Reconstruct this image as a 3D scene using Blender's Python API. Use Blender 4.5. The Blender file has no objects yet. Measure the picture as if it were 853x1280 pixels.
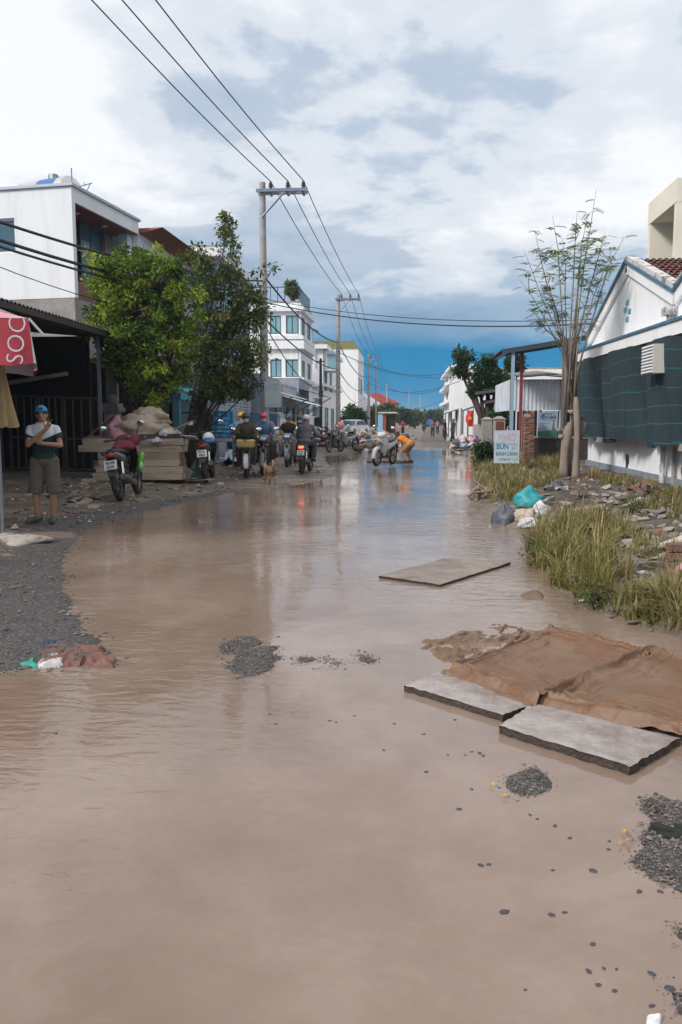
import bpy, bmesh, math, random
import numpy as np
from mathutils import Vector, Matrix, Euler
R = math.radians
rnd = random.Random(7)
nr = np.random.default_rng(11)
scene = bpy.context.scene
COL = scene.collection

# ------------------------------------------------------------------ camera
FPX, CX, CY, HORIZ, VPX, EYE = 995.0, 426.5, 640.0, 527.0, 512.0, 1.5
PITCH = math.atan((CY - HORIZ) / FPX)
YAW = math.atan((VPX - CX) / math.hypot(FPX, CY - HORIZ))
cam_d = bpy.data.cameras.new('camera')
cam = bpy.data.objects.new('camera', cam_d)
COL.objects.link(cam)
cam.location = (0, 0, EYE)
cam.rotation_euler = (math.pi / 2 - PITCH, 0, YAW)
cam_d.sensor_fit = 'HORIZONTAL'
cam_d.sensor_width = 24.0
cam_d.lens = 28.0
cam_d.clip_end = 4000
cam_d.clip_start = 0.05
scene.camera = cam
CAMM = Euler(cam.rotation_euler).to_matrix()

# ------------------------------------------------------------------ world: overcast sky over a blue rain-dark horizon
world = bpy.data.worlds.new('World')
scene.world = world
world.use_nodes = True
SUN_DIR = Vector((-0.74, -0.62, 0.72)).normalized()          # towards the sun
SUN_EL = math.asin(SUN_DIR.z)
SUN_ROT = math.atan2(SUN_DIR.x, SUN_DIR.y) % (2 * math.pi)


def build_world():
    nt = world.node_tree
    nt.nodes.clear()
    N = nt.nodes.new
    L = nt.links.new
    out = N('ShaderNodeOutputWorld')
    bg = N('ShaderNodeBackground')
    bg.inputs['Strength'].default_value = 0.1
    sky = N('ShaderNodeTexSky')
    sky.sky_type = 'NISHITA'
    sky.sun_disc = False
    sky.sun_elevation = SUN_EL
    sky.sun_rotation = SUN_ROT
    tc = N('ShaderNodeTexCoord')
    sep = N('ShaderNodeSeparateXYZ')
    L(tc.outputs['Generated'], sep.inputs[0])

    def mth(op, a, b=None, c=None, clamp=False):
        n = N('ShaderNodeMath')
        n.operation = op
        n.use_clamp = clamp
        for i, v in enumerate((a, b, c)):
            if v is None:
                continue
            if isinstance(v, (int, float)):
                n.inputs[i].default_value = v
            else:
                L(v, n.inputs[i])
        return n.outputs[0]

    z = mth('MAXIMUM', sep.outputs['Z'], 0.0)
    den = mth('ADD', z, 0.20)
    cx = mth('DIVIDE', sep.outputs['X'], den)
    cy = mth('DIVIDE', sep.outputs['Y'], den)
    comb = N('ShaderNodeCombineXYZ')
    L(cx, comb.inputs[0])
    L(cy, comb.inputs[1])

    def noise(scale, detail, rough, off, dist=0.0):
        mp = N('ShaderNodeMapping')
        mp.inputs['Location'].default_value = off
        L(comb.outputs[0], mp.inputs['Vector'])
        n = N('ShaderNodeTexNoise')
        n.inputs['Scale'].default_value = scale
        n.inputs['Detail'].default_value = detail
        n.inputs['Roughness'].default_value = rough
        n.inputs['Distortion'].default_value = dist
        L(mp.outputs[0], n.inputs['Vector'])
        return n.outputs['Fac']

    def ramp(fac, stops, interp='EASE'):
        r = N('ShaderNodeValToRGB')
        r.color_ramp.interpolation = interp
        e = r.color_ramp.elements
        while len(e) < len(stops):
            e.new(0.5)
        for i, (p, c) in enumerate(stops):
            e[i].position = p
            e[i].color = c if len(c) == 4 else (*c, 1)
        L(fac, r.inputs[0])
        return r.outputs[0]

    def mix(f, a, b):
        m = N('ShaderNodeMix')
        m.data_type = 'RGBA'
        L(f, m.inputs[0])
        for s, v in ((6, a), (7, b)):
            if isinstance(v, tuple):
                m.inputs[s].default_value = (*v, 1)
            else:
                L(v, m.inputs[s])
        return m.outputs[2]

    n1 = noise(0.80, 9, 0.56, (3.45, 1.9, 0.3), 0.2)
    n2 = noise(2.3, 8, 0.60, (7.7, 2.2, 1.0), 0.15)
    # billows: broad shapes broken up by finer ones
    f = mth('ADD', mth('MULTIPLY', n1, 0.66), mth('MULTIPLY', n2, 0.34))
    lift = mth('MULTIPLY', mth('SUBTRACT', z, 0.245), 0.33)          # higher up the cloud layer is brighter
    f = mth('ADD', f, lift, clamp=True)
    cloud = ramp(f, [(0.35, (1.75, 2.25, 2.9)), (0.455, (2.5, 2.95, 3.55)), (0.495, (3.7, 3.95, 4.3)), (0.56, (4.75, 4.85, 5.0))])
    cover = ramp(noise(0.6, 6, 0.5, (0.4, 8.1, 2)), [(0.30, (0.94,) * 3), (0.62, (1.0,) * 3)])
    clouds = mix(cover, sky.outputs[0], cloud)
    # under the cloud base the far rain-dark air over the hills
    edge = mth('ADD', z, mth('MULTIPLY', mth('SUBTRACT', n2, 0.5), 0.035))
    low = ramp(edge, [(0.0, (0.35, 1.55, 2.6)), (0.04, (0.10, 1.25, 2.5)), (0.12, (0.10, 1.15, 2.25))], 'LINEAR')
    band = ramp(edge, [(0.086, (0, 0, 0)), (0.110, (0.55,) * 3), (0.20, (1, 1, 1))], 'LINEAR')
    L(mix(band, low, clouds), bg.inputs['Color'])
    L(bg.outputs[0], out.inputs['Surface'])


build_world()

sun_d = bpy.data.lights.new('sun', 'SUN')
sun_d.energy = 1.5
sun_d.angle = R(13)
sun_d.color = (1.0, 0.955, 0.90)
sun = bpy.data.objects.new('sun', sun_d)
COL.objects.link(sun)
sun.rotation_euler = (-SUN_DIR).to_track_quat('-Z', 'Y').to_euler()
sun.location = (0, 0, 30)

vs = scene.view_settings
vs.view_transform = 'Standard'
vs.look = 'None'
vs.exposure = 1.05
vs.gamma = 1.0
vs.use_curve_mapping = False
try:
    scene.cycles.use_denoising = True
    scene.cycles.max_bounces = 6
    scene.cycles.diffuse_bounces = 3
    scene.cycles.glossy_bounces = 3
    scene.cycles.transparent_max_bounces = 6
except Exception:
    pass


# ------------------------------------------------------------------ where things stand (street runs along +Y)
def ray(px, py):
    d = CAMM @ Vector(((px - CX) / FPX, -(py - CY) / FPX, -1.0))
    return d


def G(px, py, z=0.0):
    d = ray(px, py)
    t = (z - EYE) / d.z
    return Vector((d.x * t, d.y * t, z))


def PY(px, py, y):
    d = ray(px, py)
    t = y / d.y
    return Vector((d.x * t, y, EYE + d.z * t))


def PX(px, py, x):
    d = ray(px, py)
    t = x / d.x
    return Vector((x, d.y * t, EYE + d.z * t))


# ------------------------------------------------------------------ procedural materials
MATS = {}


def mat(name, col, rough=0.75, var=0.14, scale=3.0, bump=0.12, bscale=35.0, metal=0.0, dirt=None, damt=0.5, dscale=1.2,
        dlo=0.48, dhi=0.66, spec=0.5, coat=0.0, stretch=None, emit=None, alpha=None):
    if name in MATS:
        return MATS[name]
    m = bpy.data.materials.new(name)
    m.use_nodes = True
    nt = m.node_tree
    b = nt.nodes['Principled BSDF']
    b.inputs['Roughness'].default_value = rough
    b.inputs['Metallic'].default_value = metal
    b.inputs['Specular IOR Level'].default_value = spec
    b.inputs['Coat Weight'].default_value = coat
    N = nt.nodes.new
    L = nt.links.new
    tc = N('ShaderNodeTexCoord')
    vec = tc.outputs['Object']
    if stretch:
        mp = N('ShaderNodeMapping')
        mp.inputs['Scale'].default_value = stretch
        L(vec, mp.inputs['Vector'])
        vec = mp.outputs[0]
    n = N('ShaderNodeTexNoise')
    n.inputs['Scale'].default_value = scale
    n.inputs['Detail'].default_value = 6
    n.inputs['Roughness'].default_value = 0.62
    L(vec, n.inputs['Vector'])
    r = N('ShaderNodeValToRGB')
    r.color_ramp.elements[0].position = 0.3
    r.color_ramp.elements[1].position = 0.7
    r.color_ramp.elements[0].color = (*[max(0, c * (1 - var)) for c in col], 1)
    r.color_ramp.elements[1].color = (*[min(1, c * (1 + var)) for c in col], 1)
    L(n.outputs['Fac'], r.inputs[0])
    c = r.outputs[0]
    if dirt:
        n2 = N('ShaderNodeTexNoise')
        n2.inputs['Scale'].default_value = dscale
        n2.inputs['Detail'].default_value = 8
        n2.inputs['Roughness'].default_value = 0.68
        mp2 = N('ShaderNodeMapping')
        mp2.inputs['Location'].default_value = (3.1, 7.7, 1.9)
        L(vec, mp2.inputs['Vector'])
        L(mp2.outputs[0], n2.inputs['Vector'])
        r2 = N('ShaderNodeValToRGB')
        r2.color_ramp.elements[0].position = dlo
        r2.color_ramp.elements[1].position = dhi
        r2.color_ramp.elements[0].color = (0, 0, 0, 1)
        r2.color_ramp.elements[1].color = (damt, damt, damt, 1)
        L(n2.outputs['Fac'], r2.inputs[0])
        mx = N('ShaderNodeMix')
        mx.data_type = 'RGBA'
        L(r2.outputs[0], mx.inputs[0])
        L(c, mx.inputs[6])
        mx.inputs[7].default_value = (*dirt, 1)
        c = mx.outputs[2]
    L(c, b.inputs['Base Color'])
    if bump:
        n3 = N('ShaderNodeTexNoise')
        n3.inputs['Scale'].default_value = bscale
        n3.inputs['Detail'].default_value = 4
        L(vec, n3.inputs['Vector'])
        bp = N('ShaderNodeBump')
        bp.inputs['Strength'].default_value = bump
        bp.inputs['Distance'].default_value = 0.02
        L(n3.outputs['Fac'], bp.inputs['Height'])
        L(bp.outputs[0], b.inputs['Normal'])
    if emit:
        b.inputs['Emission Color'].default_value = (*emit[0], 1)
        b.inputs['Emission Strength'].default_value = emit[1]
    MATS[name] = m
    return m


def srgb(r, g, b):
    f = lambda v: ((v / 255 + 0.055) / 1.055) ** 2.4 if v > 10 else v / 255 / 12.92
    return (f(r), f(g), f(b))


def paint(name, col, rough=0.35, **k):
    return mat(name, col, rough=rough, var=0.06, bump=0.02, **k)


# ------------------------------------------------------------------ mesh helpers
class MB:
    def __init__(s):
        s.v = []
        s.f = []

    def add(s, vs_, fs):
        o = len(s.v)
        s.v += [tuple(p) for p in vs_]
        s.f += [tuple(i + o for i in f) for f in fs]
        return s

    def box(s, c, d, rz=0.0, rx=0.0, ry=0.0, taper=1.0):
        m = Matrix.Translation(Vector(c)) @ Euler((rx, ry, rz)).to_matrix().to_4x4()
        x, y, z = d[0] / 2, d[1] / 2, d[2] / 2
        t = taper
        P = [(-x, -y, -z), (x, -y, -z), (x, y, -z), (-x, y, -z), (-x * t, -y * t, z), (x * t, -y * t, z), (x * t, y * t, z), (-x * t, y * t, z)]
        return s.add([m @ Vector(p) for p in P], [(0, 3, 2, 1), (4, 5, 6, 7), (0, 1, 5, 4), (1, 2, 6, 5), (2, 3, 7, 6), (3, 0, 4, 7)])

    def bb(s, x0, x1, y0, y1, z0, z1):
        return s.box(((x0 + x1) / 2, (y0 + y1) / 2, (z0 + z1) / 2), (x1 - x0, y1 - y0, z1 - z0))

    def tube(s, pts, rad, n=8, cap=True):
        pts = [Vector(p) for p in pts]
        k = len(pts)
        if not hasattr(rad, '__len__'):
            rad = [rad] * k
        rings = []
        up = None
        for i in range(k):
            t = (pts[min(i + 1, k - 1)] - pts[max(i - 1, 0)])
            if t.length < 1e-9:
                t = Vector((0, 0, 1))
            t.normalize()
            if up is None:
                a = Vector((1, 0, 0)) if abs(t.x) < 0.8 else Vector((0, 1, 0))
                up = t.cross(a).normalized()
            else:
                up = (up - t * up.dot(t))
                if up.length < 1e-6:
                    up = t.orthogonal()
                up.normalize()
            w = t.cross(up)
            rings.append([pts[i] + (up * math.cos(2 * math.pi * j / n) + w * math.sin(2 * math.pi * j / n)) * rad[i] for j in range(n)])
        V = [p for r_ in rings for p in r_]
        F = []
        for i in range(k - 1):
            for j in range(n):
                a, b = i * n + j, i * n + (j + 1) % n
                F.append((a, b, b + n, a + n))
        if cap:
            F.append(tuple(range(n - 1, -1, -1)))
            F.append(tuple((k - 1) * n + j for j in range(n)))
        return s.add(V, F)

    def capsule(s, a, b, ra, rb, n=10):
        a, b = Vector(a), Vector(b)
        d = (b - a)
        if d.length < 1e-6:
            d = Vector((0, 0, 1e-3))
            b = a + d
        t = d.normalized()
        return s.tube([a - t * ra * 0.98, a - t * ra * 0.7, a, b, b + t * rb * 0.7, b + t * rb * 0.98], [ra * 0.2, ra * 0.714, ra, rb, rb * 0.714, rb * 0.2], n)

    def ell(s, c, r, rot=None, nu=14, nv=9, zmin=-1.0, zmax=1.0):
        m = Matrix.Translation(Vector(c)) @ (Euler(rot).to_matrix().to_4x4() if rot else Matrix())
        V = []
        t0, t1 = math.asin(zmin), math.asin(zmax)
        for i in range(nv + 1):
            t = t0 + (t1 - t0) * i / nv
            for j in range(nu):
                p = 2 * math.pi * j / nu
                cc = max(math.cos(t), 0.02)
                V.append(m @ Vector((cc * math.cos(p) * r[0], cc * math.sin(p) * r[1], math.sin(t) * r[2])))
        F = []
        for i in range(nv):
            for j in range(nu):
                a, b = i * nu + j, i * nu + (j + 1) % nu
                F.append((a, b, b + nu, a + nu))
        F.append(tuple(range(nu - 1, -1, -1)))
        F.append(tuple(nv * nu + j for j in range(nu)))
        return s.add(V, F)

    def torus(s, c, R_, r, axis='X', n=24, m=8, squash=1.0):
        V = []
        for i in range(n):
            a = 2 * math.pi * i / n
            for j in range(m):
                b = 2 * math.pi * j / m
                rr = R_ + r * math.cos(b)
                h = r * math.sin(b) * squash
                p = (h, rr * math.cos(a), rr * math.sin(a)) if axis == 'X' else (rr * math.cos(a), rr * math.sin(a), h)
                V.append(Vector(c) + Vector(p))
        F = [(i * m + j, ((i + 1) % n) * m + j, ((i + 1) % n) * m + (j + 1) % m, i * m + (j + 1) % m) for i in range(n) for j in range(m)]
        return s.add(V, F)

    def loft(s, rings, cap=True):
        n = len(rings[0])
        V = [p for r_ in rings for p in r_]
        F = []
        for i in range(len(rings) - 1):
            for j in range(n):
                a, b = i * n + j, i * n + (j + 1) % n
                F.append((a, b, b + n, a + n))
        if cap:
            F.append(tuple(range(n - 1, -1, -1)))
            F.append(tuple((len(rings) - 1) * n + j for j in range(n)))
        return s.add(V, F)

    def prism(s, poly, axis, h0, h1):
        """poly: 2-D outline, extruded along axis ('X': poly=(y,z); 'Y': (x,z); 'Z': (x,y))"""
        def P(p, h):
            return {'X': (h, p[0], p[1]), 'Y': (p[0], h, p[1]), 'Z': (p[0], p[1], h)}[axis]
        n = len(poly)
        return s.add([P(p, h0) for p in poly] + [P(p, h1) for p in poly],
                     [tuple(range(n)), tuple(range(2 * n - 1, n - 1, -1))] + [(i, i + n, (i + 1) % n + n, (i + 1) % n) for i in range(n)])

    def grid(s, fn, nu, nv):
        V = [fn(i / nu, j / nv) for j in range(nv + 1) for i in range(nu + 1)]
        F = [(j * (nu + 1) + i, j * (nu + 1) + i + 1, (j + 1) * (nu + 1) + i + 1, (j + 1) * (nu + 1) + i) for j in range(nv) for i in range(nu)]
        return s.add(V, F)

    def mesh(s, name, smooth=False, bevel=0.0):
        me = bpy.data.meshes.new(name)
        me.from_pydata(s.v, [], s.f)
        me.update()
        bm = bmesh.new()
        bm.from_mesh(me)
        bmesh.ops.recalc_face_normals(bm, faces=bm.faces)
        if bevel:
            bmesh.ops.bevel(bm, geom=[e for e in bm.edges if len(e.link_faces) == 2 and e.calc_face_angle(0) > 0.6], offset=bevel, segments=1, affect='EDGES')
        bm.to_mesh(me)
        bm.free()
        if smooth:
            me.polygons.foreach_set('use_smooth', [True] * len(me.polygons))
            if smooth == 'auto':
                try:
                    me.set_sharp_from_angle(angle=R(42))
                except Exception:
                    pass
        return me

    def build(s, name, m, parent=None, smooth=False, bevel=0.0, loc=None, rot=None):
        return obj(name, s.mesh(name, smooth, bevel), m, parent, loc, rot)


def obj(name, me, m, parent=None, loc=None, rot=None):
    o = bpy.data.objects.new(name, me)
    COL.objects.link(o)
    if m is not None:
        if len(me.materials) == 0:
            me.materials.append(m)
        if me.materials[0] is not m:
            o.material_slots[0].link = 'OBJECT'
            o.material_slots[0].material = m
    if parent is not None:
        o.parent = parent
    if loc is not None:
        o.location = loc
    if rot is not None:
        o.rotation_euler = rot
    return o


def np_mesh(name, V, F, smooth=False, colors=None):
    me = bpy.data.meshes.new(name)
    me.vertices.add(len(V))
    me.vertices.foreach_set('co', np.asarray(V, np.float32).ravel())
    F = np.asarray(F, np.int32)
    k = F.shape[1]
    me.loops.add(F.size)
    me.loops.foreach_set('vertex_index', F.ravel())
    me.polygons.add(len(F))
    me.polygons.foreach_set('loop_start', np.arange(0, F.size, k, dtype=np.int32))
    me.polygons.foreach_set('use_smooth', [bool(smooth)] * len(F))
    me.update(calc_edges=True)
    if colors is not None:
        at = me.color_attributes.new('Col', 'FLOAT_COLOR', 'POINT')
        c = np.ones((len(V), 4), np.float32)
        c[:, :3] = colors
        at.data.foreach_set('color', c.ravel())
    return me


def tag(o, label=None, cat=None, group=None, kind=None):
    if label:
        o['label'] = label
    if cat:
        o['category'] = cat
    if group:
        o['group'] = group
    if kind:
        o['kind'] = kind
    return o


def empty(name, loc=(0, 0, 0), rz=0.0, label=None, cat=None, group=None):
    o = bpy.data.objects.new(name, None)
    o.empty_display_size = 0.2
    COL.objects.link(o)
    o.location = loc
    o.rotation_euler = (0, 0, rz)
    return tag(o, label, cat, group)


def copy_tree(o, parent=None):
    c = o.copy()
    COL.objects.link(c)
    if parent is not None:
        c.parent = parent
    for ch in list(o.children):
        copy_tree(ch, c)
    return c


def vnoise(x, y, seed=0):
    rs = np.random.default_rng(seed)
    T = rs.random((256, 256))
    x = np.asarray(x, float)
    y = np.asarray(y, float)
    xi = np.floor(x).astype(int)
    yi = np.floor(y).astype(int)
    fx = x - xi
    fy = y - yi
    fx = fx * fx * (3 - 2 * fx)
    fy = fy * fy * (3 - 2 * fy)
    a = T[xi % 256, yi % 256]
    b = T[(xi + 1) % 256, yi % 256]
    c = T[xi % 256, (yi + 1) % 256]
    d = T[(xi + 1) % 256, (yi + 1) % 256]
    return (a * (1 - fx) + b * fx) * (1 - fy) + (c * (1 - fx) + d * fx) * fy


def fbm(x, y, seed=0, oct_=4):
    s = 0
    a = 0.5
    for i in range(oct_):
        s = s + a * vnoise(np.asarray(x) * 2 ** i, np.asarray(y) * 2 ** i, seed + i)
        a *= 0.5
    return s


def text(body, size, m, parent, loc, rot=(math.pi / 2, 0, 0), name='lettering', ext=0.003, ax='CENTER', bold=0.0, sx=1.0, fit=None):
    c = bpy.data.curves.new(name, 'FONT')
    c.body = body
    c.size = size
    c.extrude = ext
    c.align_x = ax
    c.align_y = 'CENTER'
    c.offset = bold
    c.resolution_u = 3
    tmp = bpy.data.objects.new('tmp', c)
    COL.objects.link(tmp)
    me = bpy.data.meshes.new_from_object(tmp.evaluated_get(bpy.context.evaluated_depsgraph_get()))
    bpy.data.objects.remove(tmp)
    me.name = name
    o = obj(name, me, m, parent)
    o.location = loc
    o.rotation_euler = rot
    if fit:
        xs = [v.co.x for v in me.vertices]
        sx = fit / (max(xs) - min(xs))
    o.scale = (sx, 1, 1)
    return o


def blob(mb, voxel, smooth_it=4, name='body'):
    """one continuous skin over overlapping limbs"""
    me = mb.mesh(name)
    o = bpy.data.objects.new('tmp', me)
    COL.objects.link(o)
    md = o.modifiers.new('r', 'REMESH')
    md.mode = 'VOXEL'
    md.voxel_size = voxel
    if smooth_it:
        sm = o.modifiers.new('s', 'SMOOTH')
        sm.factor = 0.5
        sm.iterations = smooth_it
    dg = bpy.context.evaluated_depsgraph_get()
    out = bpy.data.meshes.new_from_object(o.evaluated_get(dg))
    bpy.data.objects.remove(o)
    out.name = name
    out.polygons.foreach_set('use_smooth', [True] * len(out.polygons))
    return out

# ------------------------------------------------------------------ ground and flood water
_w_px = [(0, 842), (70, 836), (150, 828), (128, 802), (98, 768), (82, 737), (86, 690), (108, 664), (150, 648), (205, 634), (262, 622),
         (300, 613), (345, 611), (398, 601), (428, 591), (408, 578), (404, 569), (440, 566), (475, 562), (520, 560), (560, 562), (586, 566),
         (592, 590), (590, 608), (600, 632), (630, 655), (650, 680), (662, 702), (692, 732), (740, 762), (800, 782), (853, 800)]
WPOLY = np.array([[G(*p).x, G(*p).y] for p in _w_px] + [[2.35, 4.8], [2.7, 3.4], [2.7, 0], [2.7, -8], [-7, -8], [-5, 2], [-3.4, 4.5]])


def sdist(x, y):
    x = np.asarray(x, float)
    y = np.asarray(y, float)
    best = np.full(x.shape, 1e9)
    inside = np.zeros(x.shape, bool)
    n = len(WPOLY)
    for i in range(n):
        ax, ay = WPOLY[i]
        bx, by = WPOLY[(i + 1) % n]
        dx, dy = bx - ax, by - ay
        t = np.clip(((x - ax) * dx + (y - ay) * dy) / (dx * dx + dy * dy), 0, 1)
        best = np.minimum(best, (x - ax - t * dx) ** 2 + (y - ay - t * dy) ** 2)
        c = ((ay > y) != (by > y)) & (x < (bx - ax) * (y - ay) / (by - ay + 1e-12) + ax)
        inside ^= c
    d = np.sqrt(best)
    return np.where(inside, -d, d)


# gravel bars: (px, py, half width m, half depth m, height)
_isl = [(314, 826, 0.31, 0.62, .034), (300, 806, 0.25, 0.44, .032), (422, 828, 0.34, 0.42, .016), (385, 824, 0.22, 0.32, .016), (455, 824, 0.18, 0.32, .020), (660, 981, 0.21, 0.27, .031), (850, 1072, 0.27, 0.42, .034),
        (835, 1015, 0.16, 0.2, .045), (872, 1030, 0.2, 0.3, .05), (850, 1250, 0.13, 0.16, .022), (885, 1180, 0.2, 0.16, .03), (905, 1080, 0.35, 0.5, .05)]
ISL = [(G(a, b).x, G(a, b).y, w, d, h) for a, b, w, d, h in _isl]


def islands(x, y):
    out = np.zeros_like(np.asarray(x, float))
    for ix, iy, w, d, h in ISL:
        r2 = ((x - ix) / w) ** 2 + ((y - iy) / d) ** 2
        out = np.maximum(out, (h + .035) * np.clip(1 - r2, 0, 1))
    return out


def hgt(x, y):
    x = np.asarray(x, float)
    y = np.asarray(y, float)
    s = sdist(x, y) + (fbm(x * 2.2, y * 2.2, 5, 4) - .47) * np.clip(0.10 + y * 0.012, 0.1, .4)
    left = x < (0.02 * y - 0.3)
    zl = .030 * (1 - np.exp(-np.clip(s, 0, 99) / .22)) + np.clip(s * .042, 0, .30)
    zr = .10 * (1 - np.exp(-np.clip(s, 0, 99) / .30)) + np.clip(s * .085, 0, .30)
    far = np.clip((y - 40) / 4, 0, 1)
    zf = .03 * (1 - np.exp(-np.clip(s, 0, 99) / .5)) + .015
    land = np.where(left, zl, zr)
    sidew = np.clip((np.abs(x) - 3.3) / 2, 0, 1)
    land = land * (1 - far) + far * (zf * (1 - sidew) + .16 * sidew)
    # the heap of soil the rubble lies on, right verge
    rough = (fbm(x * 5, y * 5, 21, 4) - .47)
    land = land + np.where(s > .05, rough * np.where(left, .035, .09), 0) + np.where(s > 0, (fbm(x * 16, y * 16, 31, 3) - .44) * .012, 0)
    land = np.where(s > 0, np.maximum(land, .004), land)
    wet = -.035 + np.clip(s, -.3, 0) * .05
    z = np.where(s > 0, land, wet)
    isl = islands(x, y)
    z = np.where((s <= 0) & (isl > 0), z + isl + (fbm(x * 9, y * 9, 41, 4) - .5) * .045, z)
    return z


def H(x, y):
    return float(hgt(np.array([x]), np.array([y]))[0])


def GL(px, py):
    """the point of the land seen at a pixel"""
    z = 0.05
    for _ in range(6):
        p = G(px, py, z)
        z = max(H(p.x, p.y), 0.0)
    return G(px, py, z)


def make_ground():
    xs = np.concatenate([-np.geomspace(600, 14, 16), np.arange(-13.5, -6, .22), np.arange(-6, 5.2, .055), np.arange(5.2, 14, .25), np.geomspace(14.5, 600, 16)])
    ys = [-8.0, -4, -1]
    y = 0.6
    while y < 46:
        ys.append(y)
        y += 0.035 + y * 0.0062
    while y < 900:
        ys.append(y)
        y *= 1.05
    ys = np.array(ys)
    X, Y = np.meshgrid(xs, ys)
    Z = hgt(X.ravel(), Y.ravel())
    V = np.stack([X.ravel(), Y.ravel(), Z], 1)
    nx, ny = len(xs), len(ys)
    i = np.arange(nx - 1)
    j = np.arange(ny - 1)
    a = (j[:, None] * nx + i[None, :]).ravel()
    F = np.stack([a, a + 1, a + nx + 1, a + nx], 1)
    s = sdist(X.ravel(), Y.ravel())
    x, yv = X.ravel(), Y.ravel()
    left = x < (0.02 * yv - .3)
    n = fbm(x * 1.3, yv * 1.3, 77, 4)
    # gravel: dark stone chips near the left waterline and on the bars
    grav = np.where(left, np.clip(1.15 - s / (1.2 + .8 * n) - np.clip((yv - 13) / 9, 0, 1), 0, 1), np.clip(.35 - s, 0, .35))
    grav = np.maximum(grav * .8, (islands(x, yv) > 0) * 1.0)
    col = np.stack([grav, np.where(left, 0.0, np.clip(s / 1.2, 0, 1)), np.clip(n * 1.0, 0, 1)], 1)
    me = np_mesh('ground', V, F, True, col)
    m = bpy.data.materials.new('wet_earth')
    m.use_nodes = True
    nt = m.node_tree
    N, L = nt.nodes.new, nt.links.new
    b = nt.nodes['Principled BSDF']
    at = N('ShaderNodeAttribute')
    at.attribute_name = 'Col'
    sp = N('ShaderNodeSeparateColor')
    L(at.outputs['Color'], sp.inputs[0])
    tc = N('ShaderNodeTexCoord')

    def noise(sc, det=6, ro=.65):
        k = N('ShaderNodeTexNoise')
        k.inputs['Scale'].default_value = sc
        k.inputs['Detail'].default_value = det
        k.inputs['Roughness'].default_value = ro
        L(tc.outputs['Object'], k.inputs['Vector'])
        return k.outputs['Fac']

    def ramp(f, st):
        r = N('ShaderNodeValToRGB')
        e = r.color_ramp.elements
        while len(e) < len(st):
            e.new(.5)
        for i_, (p, c) in enumerate(st):
            e[i_].position = p
            e[i_].color = (*c, 1)
        L(f, r.inputs[0])
        return r.outputs[0]

    def mix(f, p, q):
        k = N('ShaderNodeMix')
        k.data_type = 'RGBA'
        L(f, k.inputs[0])
        L(p, k.inputs[6])
        L(q, k.inputs[7])
        return k.outputs[2]
    vo = N('ShaderNodeTexVoronoi')
    vo.inputs['Scale'].default_value = 85
    L(tc.outputs['Object'], vo.inputs['Vector'])
    spv = N('ShaderNodeSeparateColor')
    L(vo.outputs['Color'], spv.inputs[0])
    mud = ramp(noise(1.7, 9), [(.32, (.105, .080, .062)), (.5, (.20, .155, .118)), (.68, (.33, .265, .205))])
    soil = ramp(noise(3.1, 9), [(.34, (.06, .046, .036)), (.52, (.125, .096, .07)), (.68, (.23, .19, .15))])
    chips = ramp(spv.outputs[0], [(0.0, (.030, .027, .028)), (.5, (.085, .075, .074)), (.9, (.14, .122, .116)), (1.0, (.26, .22, .19))])
    c = mix(sp.outputs[1], mud, soil)
    # gravel mask broken up by noise
    ad = N('ShaderNodeMath')
    ad.operation = 'ADD'
    L(sp.outputs[0], ad.inputs[0])
    L(noise(6, 7), ad.inputs[1])
    gm = ramp(ad.outputs[0], [(.94, (0, 0, 0)), (1.0, (.5, .5, .5)), (1.0, (1, 1, 1))])
    c = mix(gm, c, chips)
    L(c, b.inputs['Base Color'])
    rr = ramp(noise(2.4, 5), [(.38, (.32,) * 3), (.62, (.8,) * 3)])
    L(rr, b.inputs['Roughness'])
    b.inputs['Specular IOR Level'].default_value = .45
    bp = N('ShaderNodeBump')
    bp.inputs['Strength'].default_value = .8
    bp.inputs['Distance'].default_value = .02
    hh = N('ShaderNodeMath')
    hh.operation = 'ADD'
    L(noise(26, 7, .7), hh.inputs[0])
    L(vo.outputs['Distance'], hh.inputs[1])
    L(hh.outputs[0], bp.inputs['Height'])
    L(bp.outputs[0], b.inputs['Normal'])
    tag(obj('ground', me, m), 'wet brown mud and dark gravel along the flooded street', 'ground', kind='structure')


make_ground()


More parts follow.
